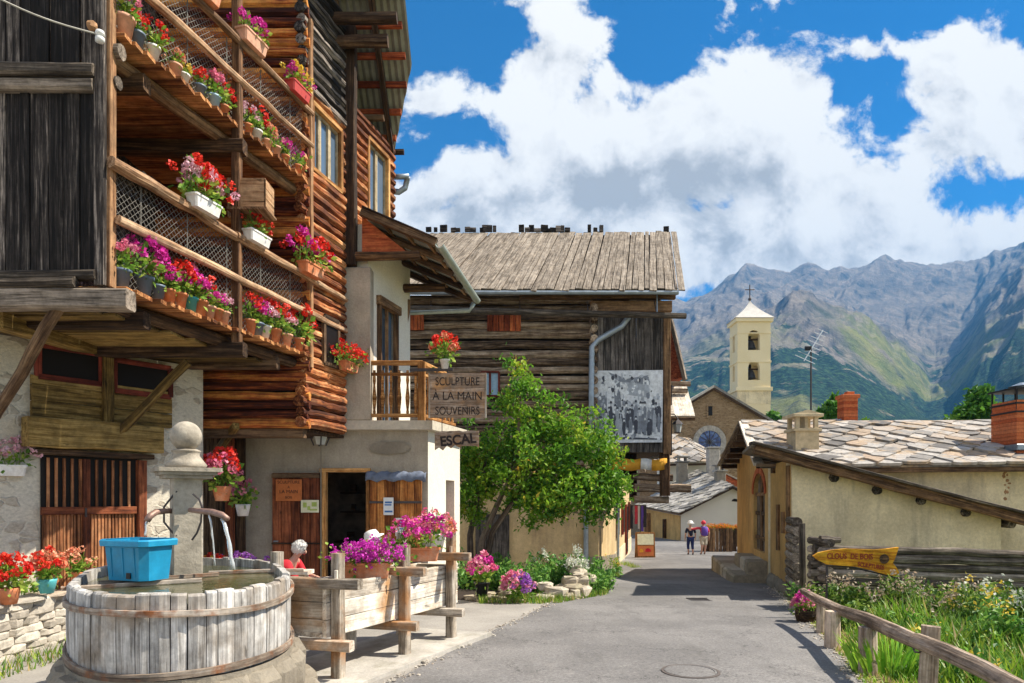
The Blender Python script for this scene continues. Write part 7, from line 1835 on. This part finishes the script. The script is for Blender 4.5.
def pot(loc, shape, pm, petal, label, kind=None, rz=None, s=1., fs=1., group=None, petal2=None, name='flower_pot', saucer=None):
    kind = kind or ('long' if shape == 'planter' else 'std')
    t = thing(name, loc, label, 'flower pot' if shape != 'planter' else 'flower box', group); t.rotation_euler.z = rng.uniform(0, 6.28) if rz is None else rz; t.scale = (s, s, s)
    def ob(nm, me, mat, z=0, sc=1., par=t, r=0):
        o = bpy.data.objects.new(nm, me); COL.objects.link(o); o.parent = par; o.location.z = z; o.scale = (sc,) * 3; o.rotation_euler.z = r
        o.material_slots[0].link = 'OBJECT'; o.material_slots[0].material = M[mat]; return o
    if shape: ob('pot', POT[shape], pm)
    z = TOP[shape] if shape else 0
    fol, blo = rng.choice(VAR[kind]); ob('foliage', fol, 'leaf_pot', z, fs); ob('blossom', blo, 'petal_' + petal, z, fs)
    if petal2: f2, b2 = rng.choice(VAR[kind]); ob('blossom', b2, 'petal_' + petal2, z - .02, fs * .95, r=math.pi if kind.startswith('long') else 1.9)
    return t
def deck(u, z, off=-.05):
    Y = onL(u, off); return Vector((LX(Y) + off, Y, z))
g1, g2 = 'pots along the lower balcony edge', 'pots along the upper balcony edge'
low = [(121, 'pot_slate', 'pink', 'slate blue pot of pink flowers nearest the black corner post, lower balcony', 1.05, 1.2), (143, 'pot_slate', 'magenta', 'dark blue pot with the tallest magenta flowers at the near end of the lower balcony', 1.15, 1.5), (157, 'pot_slate', 'pink', 'small dark pot of bright pink flowers third along the lower balcony', .95, 1.1), (168, 'terracotta', 'magenta', 'terracotta pot of magenta flowers just left of the red ones on the lower balcony', .95, 1.1),
       (179, 'terracotta', 'red', 'terracotta pot of red geraniums left of the teal pot on the lower balcony', 1.0, 1.45), (189.5, 'pot_teal', 'pink', 'teal pot with pink and red flowers in the middle of the lower balcony', 1.0, 1.5), (199.5, 'terracotta', 'red', 'terracotta pot of red geraniums right of the teal pot on the lower balcony', 1.05, 1.3), (208.5, 'terracotta_pale', 'magenta', 'pale terracotta pot of magenta flowers, second left of the balcony post', .9, 1.1), (216, 'terracotta', 'magenta', 'small terracotta pot of magenta flowers next to the pale pink ones by the post', .9, 1.0), (223, 'terracotta_pale', 'palepink', 'pale pot of pale pink flowers just left of the lower balcony post', .9, 1.),
       (249, 'terracotta', 'red', 'terracotta pot of red flowers just right of the lower balcony post', 1.05, 1.35), (256.5, 'pot_slate', 'magenta', 'slate pot with magenta flowers between red ones right of the post', 1.05, 1.2), (263.5, 'pot_white', 'palepink', 'white pot with pale pink flowers right of the lower balcony post', 1.05, 1.25), (274, 'terracotta', 'red', 'terracotta pot of bright red flowers near the far end of the lower balcony', 1.1, 1.5), (285.5, 'terracotta_pale', 'palepink', 'pale pot of pinkish white flowers at the far end of the lower balcony', 1.05, 1.15), (297.5, 'terracotta', 'red', 'pot of tall red geraniums last on the lower balcony beside the log corner', 1.1, 1.7)]
for (u, pm, pe, lab, s, fs) in low: pot(deck(u, 3.905), 'round', pm, pe, lab, s=s * .92, fs=fs * .86, group=g1, petal2='magenta' if 'pink and red' in lab else None)
up_ = [(123, 'terracotta_pale', 'pink', 'large pale terracotta pot with pink flowers at the near end of the upper balcony', 1.35, 1.1), (136, 'pot_slate', 'red', 'slate pot with few red blooms second along the upper balcony', 1.05, 1.0), (152, 'pot_white', 'red', 'white pot with one big red geranium head on the upper balcony', 1.0, 1.35), (174, 'terracotta_pale', 'salmon', 'pale terracotta pot with sparse salmon flowers on the upper balcony', 1.0, .9), (183, 'pot_white', 'yellow', 'small white pot of mostly green leaves on the upper balcony', .85, .9), (199, 'pot_slate', 'red', 'dark pot with small red flowers left of the pale blue pot, upper balcony', .95, 1.), (213, 'pot_sky', 'pink', 'pale blue pot of pink flowers just left of the upper balcony post', 1.05, 1.3), (223, 'terracotta', 'red', 'terracotta pot of red flowers pressed against the upper balcony post', .9, 1.4),
       (247, 'terracotta', 'palepink', 'terracotta pot of pale pink flowers just right of the upper balcony post', .95, 1.3), (255.5, 'pot_white', 'red', 'white pot of bright red flowers right of the upper balcony post', 1.05, 1.45), (266, 'terracotta_pale', 'salmon', 'pale pot of green leaves and salmon buds on the upper balcony', .95, 1.2), (275, 'terracotta_pale', 'pink', 'pale pinkish pot near the far end of the upper balcony', 1., 1.), (284, 'terracotta', 'magenta', 'pot of magenta flowers second from the log corner on the upper balcony', .9, 1.2), (297, 'terracotta', 'magenta', 'pot of leggy magenta flowers at the log corner of the upper balcony', .95, 1.3)]
for (u, pm, pe, lab, s, fs) in up_: pot(deck(u, 6.625), 'round', pm, pe, lab, s=s * .84, fs=fs * .82, group=g2)
SA = math.atan2(SD.y, SD.x)
def railbox(u, z, pm, pe, lab, s=1., fs=1., p2=None, kind=None, off=.12): pot(deck(u, z, off), 'planter', pm, pe, lab, rz=SA, s=s * .95, fs=fs * .9, petal2=p2, kind=kind, group='flower boxes hooked on the balcony rails', name='flower_box')
railbox(204, 5.14, 'pot_white', 'red', 'white box of red and pink geraniums on the lower balcony top rail', 1.0, 1.5, 'palepink')
railbox(257, 5.12, 'pot_white', 'red', 'cream box with small red blooms on the lower balcony rail right of the post', .95, 1.0)
railbox(311, 5.08, 'terracotta', 'red', 'terracotta box of straggling red and magenta flowers at the log end of the rail', 1.1, 1.5, 'magenta', off=.16)
railbox(252, 7.76, 'terracotta_pale', 'magenta', 'terracotta box of magenta flowers on the upper balcony top rail right of the post', 1.05, 1.05, off=.1)
railbox(298, 7.72, 'pot_red', 'yellow', 'red box of trailing green leaves at the far end of the upper balcony rail', 1.0, 1.05, 'magenta', off=.1)
railbox(204, 7.80, 'terracotta', 'salmon', 'terracotta box on the upper balcony top rail, cut by the top of the picture', 1.0, .7, off=.1)
for (u, v, Y, pm, pe, lab, sh, s, fs, kd) in ((345, 368, 12.05, 'brown', 'red', 'mass of red geraniums spilling from a box on the log side wall', 'planter', .95, 1.55, 'longmass'),):
    p = P(u, v, Y); pot(p + Vector((.06, 0, -.06)), sh, 'terracotta', pe, lab, kind=kd, rz=SA, s=s, fs=fs * .8, name='flower_box')
p = P(445, 369, 12.0); pot(p, 'round', 'pot_white', 'red', 'white pot of red geraniums standing on top of the souvenir sign', s=.8, fs=1.7, petal2='salmon')
p = P(222, 501, 10.9); pot(p, 'bowl', 'terracotta', 'red', 'hanging terracotta pot of red geraniums in the dark recess beside the pillar', s=1.15, fs=1.5, petal2='pink')
p = P(243, 516, 11.9); pot(p, 'bowl', 'pot_white', 'pink', 'hanging white pot of trailing deep pink flowers on the grey shop wall', s=1.0, fs=1.35)
p = P(6, 476, 8.6); pot(p, 'planter', 'pot_white', 'palepink', 'white hanging box of pale pink flowers on the white wall at the left edge', rz=.6, s=.85, fs=1.1, petal2='palepink', name='flower_box')
for (u, v, Y, sh, pm, pe, lab, s, fs, p2) in ((9, 604, 7.75, 'bowl', 'terracotta', 'red', 'orange terracotta pot of large red geraniums on the low stone wall', 0.9, 1.25, 'red'), (47, 593, 8.4, 'bowl', 'pot_turquoise', 'red', 'turquoise pot of red geraniums on the low stone wall', 0.85, 1.3, 'salmon'), (79, 585, 9.0, 'round', 'terracotta', 'salmon', 'small terracotta pot of sparse salmon flowers at the end of the stone wall', 0.85, 1.15, None)):
    pot(P(u, v, Y), sh, pm, pe, lab, s=s, fs=fs, petal2=p2, group='pots on the low stone wall')
p = P(211, 573, 11.6); p.z = zg(p.x, p.y) + .0; pot(p + Vector((0, 0, .32)), 'planter', 'terracotta', 'red', 'box of red and yellow flowers on the ground behind the fountain', rz=0, s=1.2, fs=1.1, petal2='yellow', name='flower_box')
p = P(238, 575, 11.7); pot(Vector((p.x, p.y, zg(p.x, p.y) + .35)), 'planter', 'terracotta', 'violet', 'box of violet flowers behind the fountain beside the grey wall', rz=0, s=1.1, fs=1.2, name='flower_box')
p = P(183, 560, 11.); 
for (u, v, Y, pm, pe, lab, s, fs, kd, p2) in ((366, 578, 7.2, 'terracotta', 'purple', 'big mass of purple petunias in a box on the trough', 1.0, .92, 'longmass', 'purple'), (418, 561, 7.75, 'terracotta', 'magenta', 'orange plastic window box with magenta flowers on the trough', .95, 1.0, 'long', 'pink')):
    pot(P(u, v, Y), 'planter', pm, pe, lab, rz=R(8), s=s, fs=fs, kind=kd, petal2=p2, name='flower_box')
p = P(434, 552, 8.3); pot(p, 'bowl', 'pot_white', 'pink', 'white pot overflowing with pink and salmon flowers at the far end of the trough', s=1.1, fs=.95, petal2='salmon', kind='mass')
p = P(482, 596, 12.55); pot(p, 'round', 'pot_black', 'pink', 'black plastic pot of pink flowers on the flower bed stones', s=1.3, fs=1.2, petal2='magenta')
p = P(518, 600, 12.4); pot(p, None, 'soil', 'pink', 'pink-flowered plant spilling over the stones of the flower bed', s=1.1, fs=1.4, petal2='violet', name='bed_flowers')
x, y = P(806, 0, 9.9).x, 9.9
tb = thing('half_barrel', (x, y, zg(x, y)), 'half barrel planter of pink geraniums at the far end of the rail fence', 'planter')
b = MB(); b.lathe([(.12, 0), (.15, .1), (.14, .2), (.125, .2), (.12, .17), (0, .17)], (x, y, zg(x, y)), 18); b.build('barrel', M['dark_beam'], tb)
fol, blo = VAR['mass'][0]
for nm, me, mt in (('foliage', fol, 'leaf_pot'), ('blossom', blo, 'petal_pink'), ('blossom', VAR['std'][1][1], 'petal_magenta')):
    o = bpy.data.objects.new(nm, me); COL.objects.link(o); o.parent = tb; o.location = (0, 0, .18); o.scale = (.8,) * 3; o.material_slots[0].link = 'OBJECT'; o.material_slots[0].material = M[mt]
# slatted planters of orange flowers down the lane
for (u, Y, lab, w) in ((719, 37, 'tall slatted planter of orange flowers beside the walking couple', 1.25), (735, 40, 'second slatted planter of orange flowers half hidden by the ochre house', .9)):
    x = P(u, 0, Y).x; z = zg(x, Y); t = thing('slatted_planter', (x, Y, z), lab, 'planter'); b = MB(); H = 1.25 if w > 1 else 1.0
    for i in range(7):
        for sy in (-1, 1): b.beam((x - w / 2 + w * (i + .5) / 7, Y + sy * .3, z), (x - w / 2 + w * (i + .5) / 7, Y + sy * .3, z + H), w / 7 - .03, .05, .1, up=(0, 1, 0))
    for sx in (-1, 1): b.beam((x + sx * w / 2, Y, z), (x + sx * w / 2, Y, z + H), .05, .6, .1, up=(1, 0, 0))
    b.build('slats', M['brown_beam'], t)
    b = MB(); b.box((x, Y, z + H - .1), (w - .1, .5, .06)); b.build('soil', M['soil'], t)
    for k in range(3):
        fol, blo = VAR['longmass'][k % 2]
        for nm, me, mt in (('foliage', fol, 'leaf_pot'), ('blossom', blo, 'petal_orange')):
            o = bpy.data.objects.new(nm, me); COL.objects.link(o); o.parent = t; o.location = ((k - 1) * w * .28, 0, H - .08); o.scale = (1.1,) * 3; o.material_slots[0].link = 'OBJECT'; o.material_slots[0].material = M[mt]
# ---------------------------------------------------------------- people
def skin_mesh(name, J, E, mat, parent, root, sub=2):
    """one continuous surface grown round a jointed skeleton; J: name -> (x, y, z, radius)"""
    keys = list(J); me = bpy.data.meshes.new(name); me.from_pydata([J[k][:3] for k in keys], [(keys.index(a), keys.index(b)) for a, b in E], [])
    o = bpy.data.objects.new(name, me); COL.objects.link(o)
    md = o.modifiers.new('skin', 'SKIN'); md.use_smooth_shade = True; md.branch_smoothing = .6
    for i, k in enumerate(keys):
        s = me.skin_vertices[0].data[i]; r = J[k][3]; s.radius = (r, r) if not isinstance(r, tuple) else r; s.use_root = k == root
    sb = o.modifiers.new('sub', 'SUBSURF'); sb.levels = sb.render_levels = sub
    dg = bpy.context.evaluated_depsgraph_get(); m2 = bpy.data.meshes.new_from_object(o.evaluated_get(dg)); bpy.data.objects.remove(o); bpy.data.meshes.remove(me)
    m2.name = name; m2.materials.clear(); m2.materials.append(M[mat])
    m2.polygons.foreach_set('use_smooth', [True] * len(m2.polygons))
    o = bpy.data.objects.new(name, m2); COL.objects.link(o); o.parent = parent; return o
def hand(J, E, side, wrist, d, out):
    """palm, four fingers and a thumb at the end of a forearm"""
    w = Vector(J[wrist][:3]); d = Vector(d).normalized(); out = Vector(out).normalized(); n = d.cross(out)
    p = w + d * .07; J[side + 'palm'] = (*p, .026); E.append((wrist, side + 'palm'))
    for i, (o, L) in enumerate(((-.022, .07), (-.008, .08), (.008, .076), (.021, .06))):
        a = p + d * .03 + out * o; c = a + d * L * .5 + n * .008; e = c + d * L * .4 + n * .025
        for nm, q, r in (('a', a, .0095), ('b', c, .0085), ('c', e, .007)): J[f'{side}f{i}{nm}'] = (*q, r)
        E += [(side + 'palm', f'{side}f{i}a'), (f'{side}f{i}a', f'{side}f{i}b'), (f'{side}f{i}b', f'{side}f{i}c')]
    a = w + d * .045 - out * .035; c = a + d * .035 - out * .018
    J[side + 'ta'] = (*a, .011); J[side + 'tb'] = (*c, .009); E += [(side + 'palm', side + 'ta'), (side + 'ta', side + 'tb')]
def head(t, c, fwd, hairmat, hat=None, up=(0, 0, 1), r=.1):
    """face features, hair and an optional hat round the head centre c looking along fwd"""
    c = Vector(c); f = Vector(fwd).normalized(); u = Vector(up).normalized(); s = f.cross(u).normalized(); u = s.cross(f)
    b = MB()
    b.ball(c + f * .098 - u * .012, (.016, .016, .026), 8, 6); 
    for k in (-1, 1): b.ball(c + s * .082 * k - u * .01, (.02, .02, .034), 8, 6)
    b.build('nose_and_ears', M['skin'], t, smooth=True)
    b = MB()
    for k in (-1, 1): b.ball(c + f * .085 + s * .033 * k + u * .016, (.011, .011, .008), 8, 5)
    b.build('eyes', M['shoe_dark'], t); b = MB(); b.ball(c + f * .085 - u * .05, (.02, .02, .006), 8, 4); b.build('mouth', M['cloth_pinkred'], t)
    b = MB(); vs, fs = [], []; n, m = 30, 18
    for i in range(m + 1):
        th = math.pi * .74 * i / m
        for j in range(n):
            a = 2 * math.pi * j / n; d = u * math.cos(th) + (f * math.cos(a) + s * math.sin(a)) * math.sin(th)
            rr = r * 1.1 + .022 * noise.noise(d * 6) + .012 * noise.noise(d * 19)
            fr = max(0, d.dot(f)); low = d.dot(u)
            if fr > .35 and low < .45: rr *= .8
            vs.append(c - f * .012 + u * .012 + Vector((d.x, d.y, d.z)) * rr)
    for i in range(m):
        for j in range(n): fs.append((i * n + j, i * n + (j + 1) % n, (i + 1) * n + (j + 1) % n, (i + 1) * n + j))
    b.add(vs, fs)
    if 'white' in hairmat: b.leaves([tuple(v) for v in vs[::2] for _ in range(2)], .035, .3, 5, up=.1)
    b.build('hair', M[hairmat], t, smooth=True)
    if hat:
        b = MB(); rings = []
        for (rad, z) in ((.2, .035), (.19, .045), (.125, .06), (.12, .1), (.095, .15), (.03, .165)): rings.append([c + u * z + (f * math.cos(2 * math.pi * j / 18) + s * math.sin(2 * math.pi * j / 18)) * rad for j in range(18)])
        b.ring_sweep(rings, rings); b.build('sun_hat', M[hat], t, smooth=True)
def at_local(J, o, rz, k=1.):
    c, s = math.cos(rz), math.sin(rz); return {n: ((x * c - y * s) * k, (x * s + y * c) * k, z * k, r * k) for n, (x, y, z, r) in J.items()}
LEGS = [('pelvis', 'hipL'), ('hipL', 'kneeL'), ('kneeL', 'ankL'), ('ankL', 'toeL'), ('pelvis', 'hipR'), ('hipR', 'kneeR'), ('kneeR', 'ankR'), ('ankR', 'toeR')]
TORSO = [('pelvis', 'spine'), ('spine', 'chest'), ('chest', 'neck'), ('neck', 'chin'), ('chin', 'head')]
ARMS = [('chest', 'shL'), ('shL', 'elL'), ('elL', 'wrL'), ('chest', 'shR'), ('shR', 'elR'), ('elR', 'wrR')]
def sub(J, names, grow): return {n: (*J[n][:3], J[n][3] + grow) for n in names}
def walker(u, Y, k, label, top, bottom, hat, hairmat, armL, armR, shorts, pack=None, ph=1):
    x = P(u, 0, Y).x; z = zg(x, Y) + .02; t = thing('person', (x, Y, z), label, 'person')
    J = dict(pelvis=(0, 0, .93, .135), spine=(0, 0, 1.1, .12), chest=(0, .01, 1.32, .13), neck=(0, .02, 1.47, .05), chin=(0, .035, 1.53, .065), head=(0, .03, 1.62, .095),
             hipL=(-.09, 0, .86, .092), kneeL=(-.1, .12 * ph, .48, .06), ankL=(-.1, -.02 * ph, .09, .042), toeL=(-.11, -.02 * ph + .14, .04, .035),
             hipR=(.09, 0, .86, .092), kneeR=(.1, .0 * ph, .47, .06), ankR=(.1, -.14 * ph, .11, .042), toeR=(.11, -.14 * ph + .12, .03, .035),
             shL=(-.18, .01, 1.39, .062), elL=(*armL[0], .044), wrL=(*armL[1], .03), shR=(.18, .01, 1.39, .062), elR=(*armR[0], .044), wrR=(*armR[1], .03))
    E = TORSO + LEGS + ARMS
    for s in 'LR': hand(J, E, s, 'wr' + s, Vector(J['wr' + s][:3]) - Vector(J['el' + s][:3]), (0, 1, 0) if s == 'L' else (0, -1, 0))
    J = {n: (q[0] * k, q[1] * k, q[2] * k, q[3] * k) for n, q in J.items()}
    skin_mesh('body', J, E, 'skin', t, 'pelvis')
    S = sub(J, ('spine', 'chest', 'shL', 'shR'), .018); S['pelvis'] = (*J['pelvis'][:3], J['pelvis'][3] + .02); eL, eR = Vector(J['elL'][:3]), Vector(J['elR'][:3])
    S['elL'] = (*eL, J['elL'][3] + .02); S['elR'] = (*eR, J['elR'][3] + .02); ES = [('pelvis', 'spine'), ('spine', 'chest'), ('chest', 'shL'), ('shL', 'elL'), ('chest', 'shR'), ('shR', 'elR')]
    if pack: S['wrL'] = (*J['wrL'][:3], J['wrL'][3] + .015); ES.append(('elL', 'wrL'))
    skin_mesh('shirt', S, ES, top, t, 'pelvis')
    L = sub(J, ('hipL', 'hipR'), .022); L['pelvis'] = (*J['pelvis'][:3], J['pelvis'][3] + .012); EL = [('pelvis', 'hipL'), ('pelvis', 'hipR'), ('hipL', 'kL'), ('hipR', 'kR')]
    for s in 'LR':
        a, q, w = Vector(J['hip' + s][:3]), Vector(J['knee' + s][:3]), Vector(J['ank' + s][:3])
        e = q if shorts else q.lerp(w, .55); L['k' + s] = (*q, J['knee' + s][3] + (.035 if shorts else .018))
        if not shorts: L['a' + s] = (*e, .062); EL.append(('k' + s, 'a' + s))
    skin_mesh('shorts' if shorts else 'trousers', L, EL, bottom, t, 'pelvis')
    for s in 'LR':
        Sh = {'a': (*J['ank' + s][:3], .05), 'b': (*J['toe' + s][:3], .042)}; skin_mesh('shoe', Sh, [('a', 'b')], 'shoe_dark', t, 'a', 1)
    o0 = Vector((x, Y, z)); head(t, o0 + Vector(J['head'][:3]), (0, 1, 0), hairmat, hat)
    if pack:
        c = o0 + Vector((0, -.2 * k, 1.22 * k)); b = MB(); rr = []
        for (w, d, zz) in ((.1, .05, -.23), (.15, .085, -.2), (.165, .1, 0), (.15, .08, .17), (.08, .04, .22)): rr.append([c + Vector((math.cos(a) * w, math.sin(a) * d, zz)) for a in [i * math.pi / 6 for i in range(12)]])
        b.ring_sweep(rr, rr); b.build('backpack', M[pack], t, smooth=True)
        b = MB()
        for sx in (-.1, .1): b.tube([c + Vector((sx, .05, .17)), c + Vector((sx, .16, .24)), c + Vector((sx, .33, .1)), c + Vector((sx * 1.3, .25, -.1)), c + Vector((sx * 1.3, .06, -.18))], .018, 6)
        b.build('strap', M['cloth_indigo'], t)
walker(690.5, 34., .93, 'woman seen from behind in navy top, blue trousers and white hat walking down the lane', 'cloth_navy', 'cloth_indigo', 'cloth_white', 'hair_white', ((-.26, -.04, 1.12), (-.27, .03, .87)), ((.25, -.03, 1.12), (.26, .04, .87)), False)
walker(703.5, 33.9, .96, 'man in red shirt, beige shorts and purple backpack with his arm round the woman', 'cloth_pinkred', 'cloth_beige', None, 'cloth_pinkred', ((-.4, .03, 1.33), (-.62, .06, 1.3)), ((.26, -.05, 1.12), (.28, .03, .87)), True, 'pack_purple', -1)
def sitter(hx, hy, hz, rz, label, top, hairmat, hat=None, k=1.):
    """someone sitting bent forward on a stool; (hx, hy, hz) is the head centre, rz the facing"""
    J = dict(pelvis=(0, 0, .5, .14), spine=(.06, 0, .7, .125), chest=(.15, 0, .9, .125), neck=(.235, 0, 1.02, .05), chin=(.27, 0, 1.06, .062), head=(.30, 0, 1.13, .098),
             hipL=(.05, .1, .48, .09), kneeL=(.44, .13, .48, .062), ankL=(.42, .13, .1, .042), toeL=(.56, .13, .04, .036), hipR=(.05, -.1, .48, .09), kneeR=(.44, -.13, .48, .062), ankR=(.42, -.13, .1, .042), toeR=(.56, -.13, .04, .036),
             shL=(.16, .17, .94, .062), elL=(.27, .22, .7, .045), wrL=(.48, .13, .68, .031), shR=(.16, -.17, .94, .062), elR=(.27, -.22, .7, .045), wrR=(.48, -.13, .68, .031))
    E = TORSO + LEGS + ARMS
    for s in 'LR': hand(J, E, s, 'wr' + s, Vector(J['wr' + s][:3]) - Vector(J['el' + s][:3]), (0, -1, 0) if s == 'L' else (0, 1, 0))
    c, s_ = math.cos(rz), math.sin(rz); k = k * (hz - zg(hx, hy)) / 1.13
    J = {n: ((q[0] * c - q[1] * s_) * k, (q[0] * s_ + q[1] * c) * k, q[2] * k, q[3] * k) for n, q in J.items()}
    o0 = Vector((hx - J['head'][0], hy - J['head'][1], zg(hx, hy))); t = thing('person', o0, label, 'person')
    skin_mesh('body', J, E, 'skin', t, 'pelvis')
    S = sub(J, ('pelvis', 'spine', 'chest', 'shL', 'shR', 'elL', 'elR'), .02); S['wL'] = (*Vector(J['elL'][:3]).lerp(Vector(J['wrL'][:3]), .8), .045); S['wR'] = (*Vector(J['elR'][:3]).lerp(Vector(J['wrR'][:3]), .8), .045)
    skin_mesh('cardigan', S, [('pelvis', 'spine'), ('spine', 'chest'), ('chest', 'shL'), ('shL', 'elL'), ('elL', 'wL'), ('chest', 'shR'), ('shR', 'elR'), ('elR', 'wR')], top, t, 'pelvis')
    L = sub(J, ('hipL', 'hipR', 'kneeL', 'kneeR'), .022); L['pelvis'] = (*J['pelvis'][:3], J['pelvis'][3] + .012); L['aL'] = (*J['ankL'][:3], .06); L['aR'] = (*J['ankR'][:3], .06)
    skin_mesh('trousers', L, [('pelvis', 'hipL'), ('pelvis', 'hipR'), ('hipL', 'kneeL'), ('hipR', 'kneeR'), ('kneeL', 'aL'), ('kneeR', 'aR')], 'cloth_indigo', t, 'pelvis')
    for s in 'LR': skin_mesh('shoe', {'a': (*J['ank' + s][:3], .05), 'b': (*J['toe' + s][:3], .042)}, [('a', 'b')], 'shoe_dark', t, 'a', 1)
    f = Vector((c, s_, -.35)); head(t, o0 + Vector(J['head'][:3]), f, hairmat, hat, up=(c * .35, s_ * .35, 1))
    st = thing('stool', o0, 'wooden stool under ' + ('the white-haired woman in red' if not hat else 'the person in the white hat'), 'stool'); b = MB(); b.box(o0 + Vector((0, 0, .33 * k)), (.36, .36, .05), rz, .1); b.build('seat', M['honey_wood'], st)
    for sx in (-1, 1):
        for sy in (-1, 1): b = MB(); b.beam(o0 + Vector((sx * .13, sy * .13, 0)), o0 + Vector((sx * .12, sy * .12, .31 * k)), .045, .045, .1); b.build('leg', M['honey_wood'], st)
h = P(300, 549, 10.3); sitter(h.x, h.y, h.z, R(-8), 'white-haired woman in a red cardigan sitting bent forward outside the shop', 'cloth_red', 'hair_white')
h = P(373, 540, 11.2); sitter(h.x, h.y, h.z, R(200), 'person in a white hat mostly hidden behind the purple petunias', 'cloth_beige', 'hair_white', 'cloth_white')
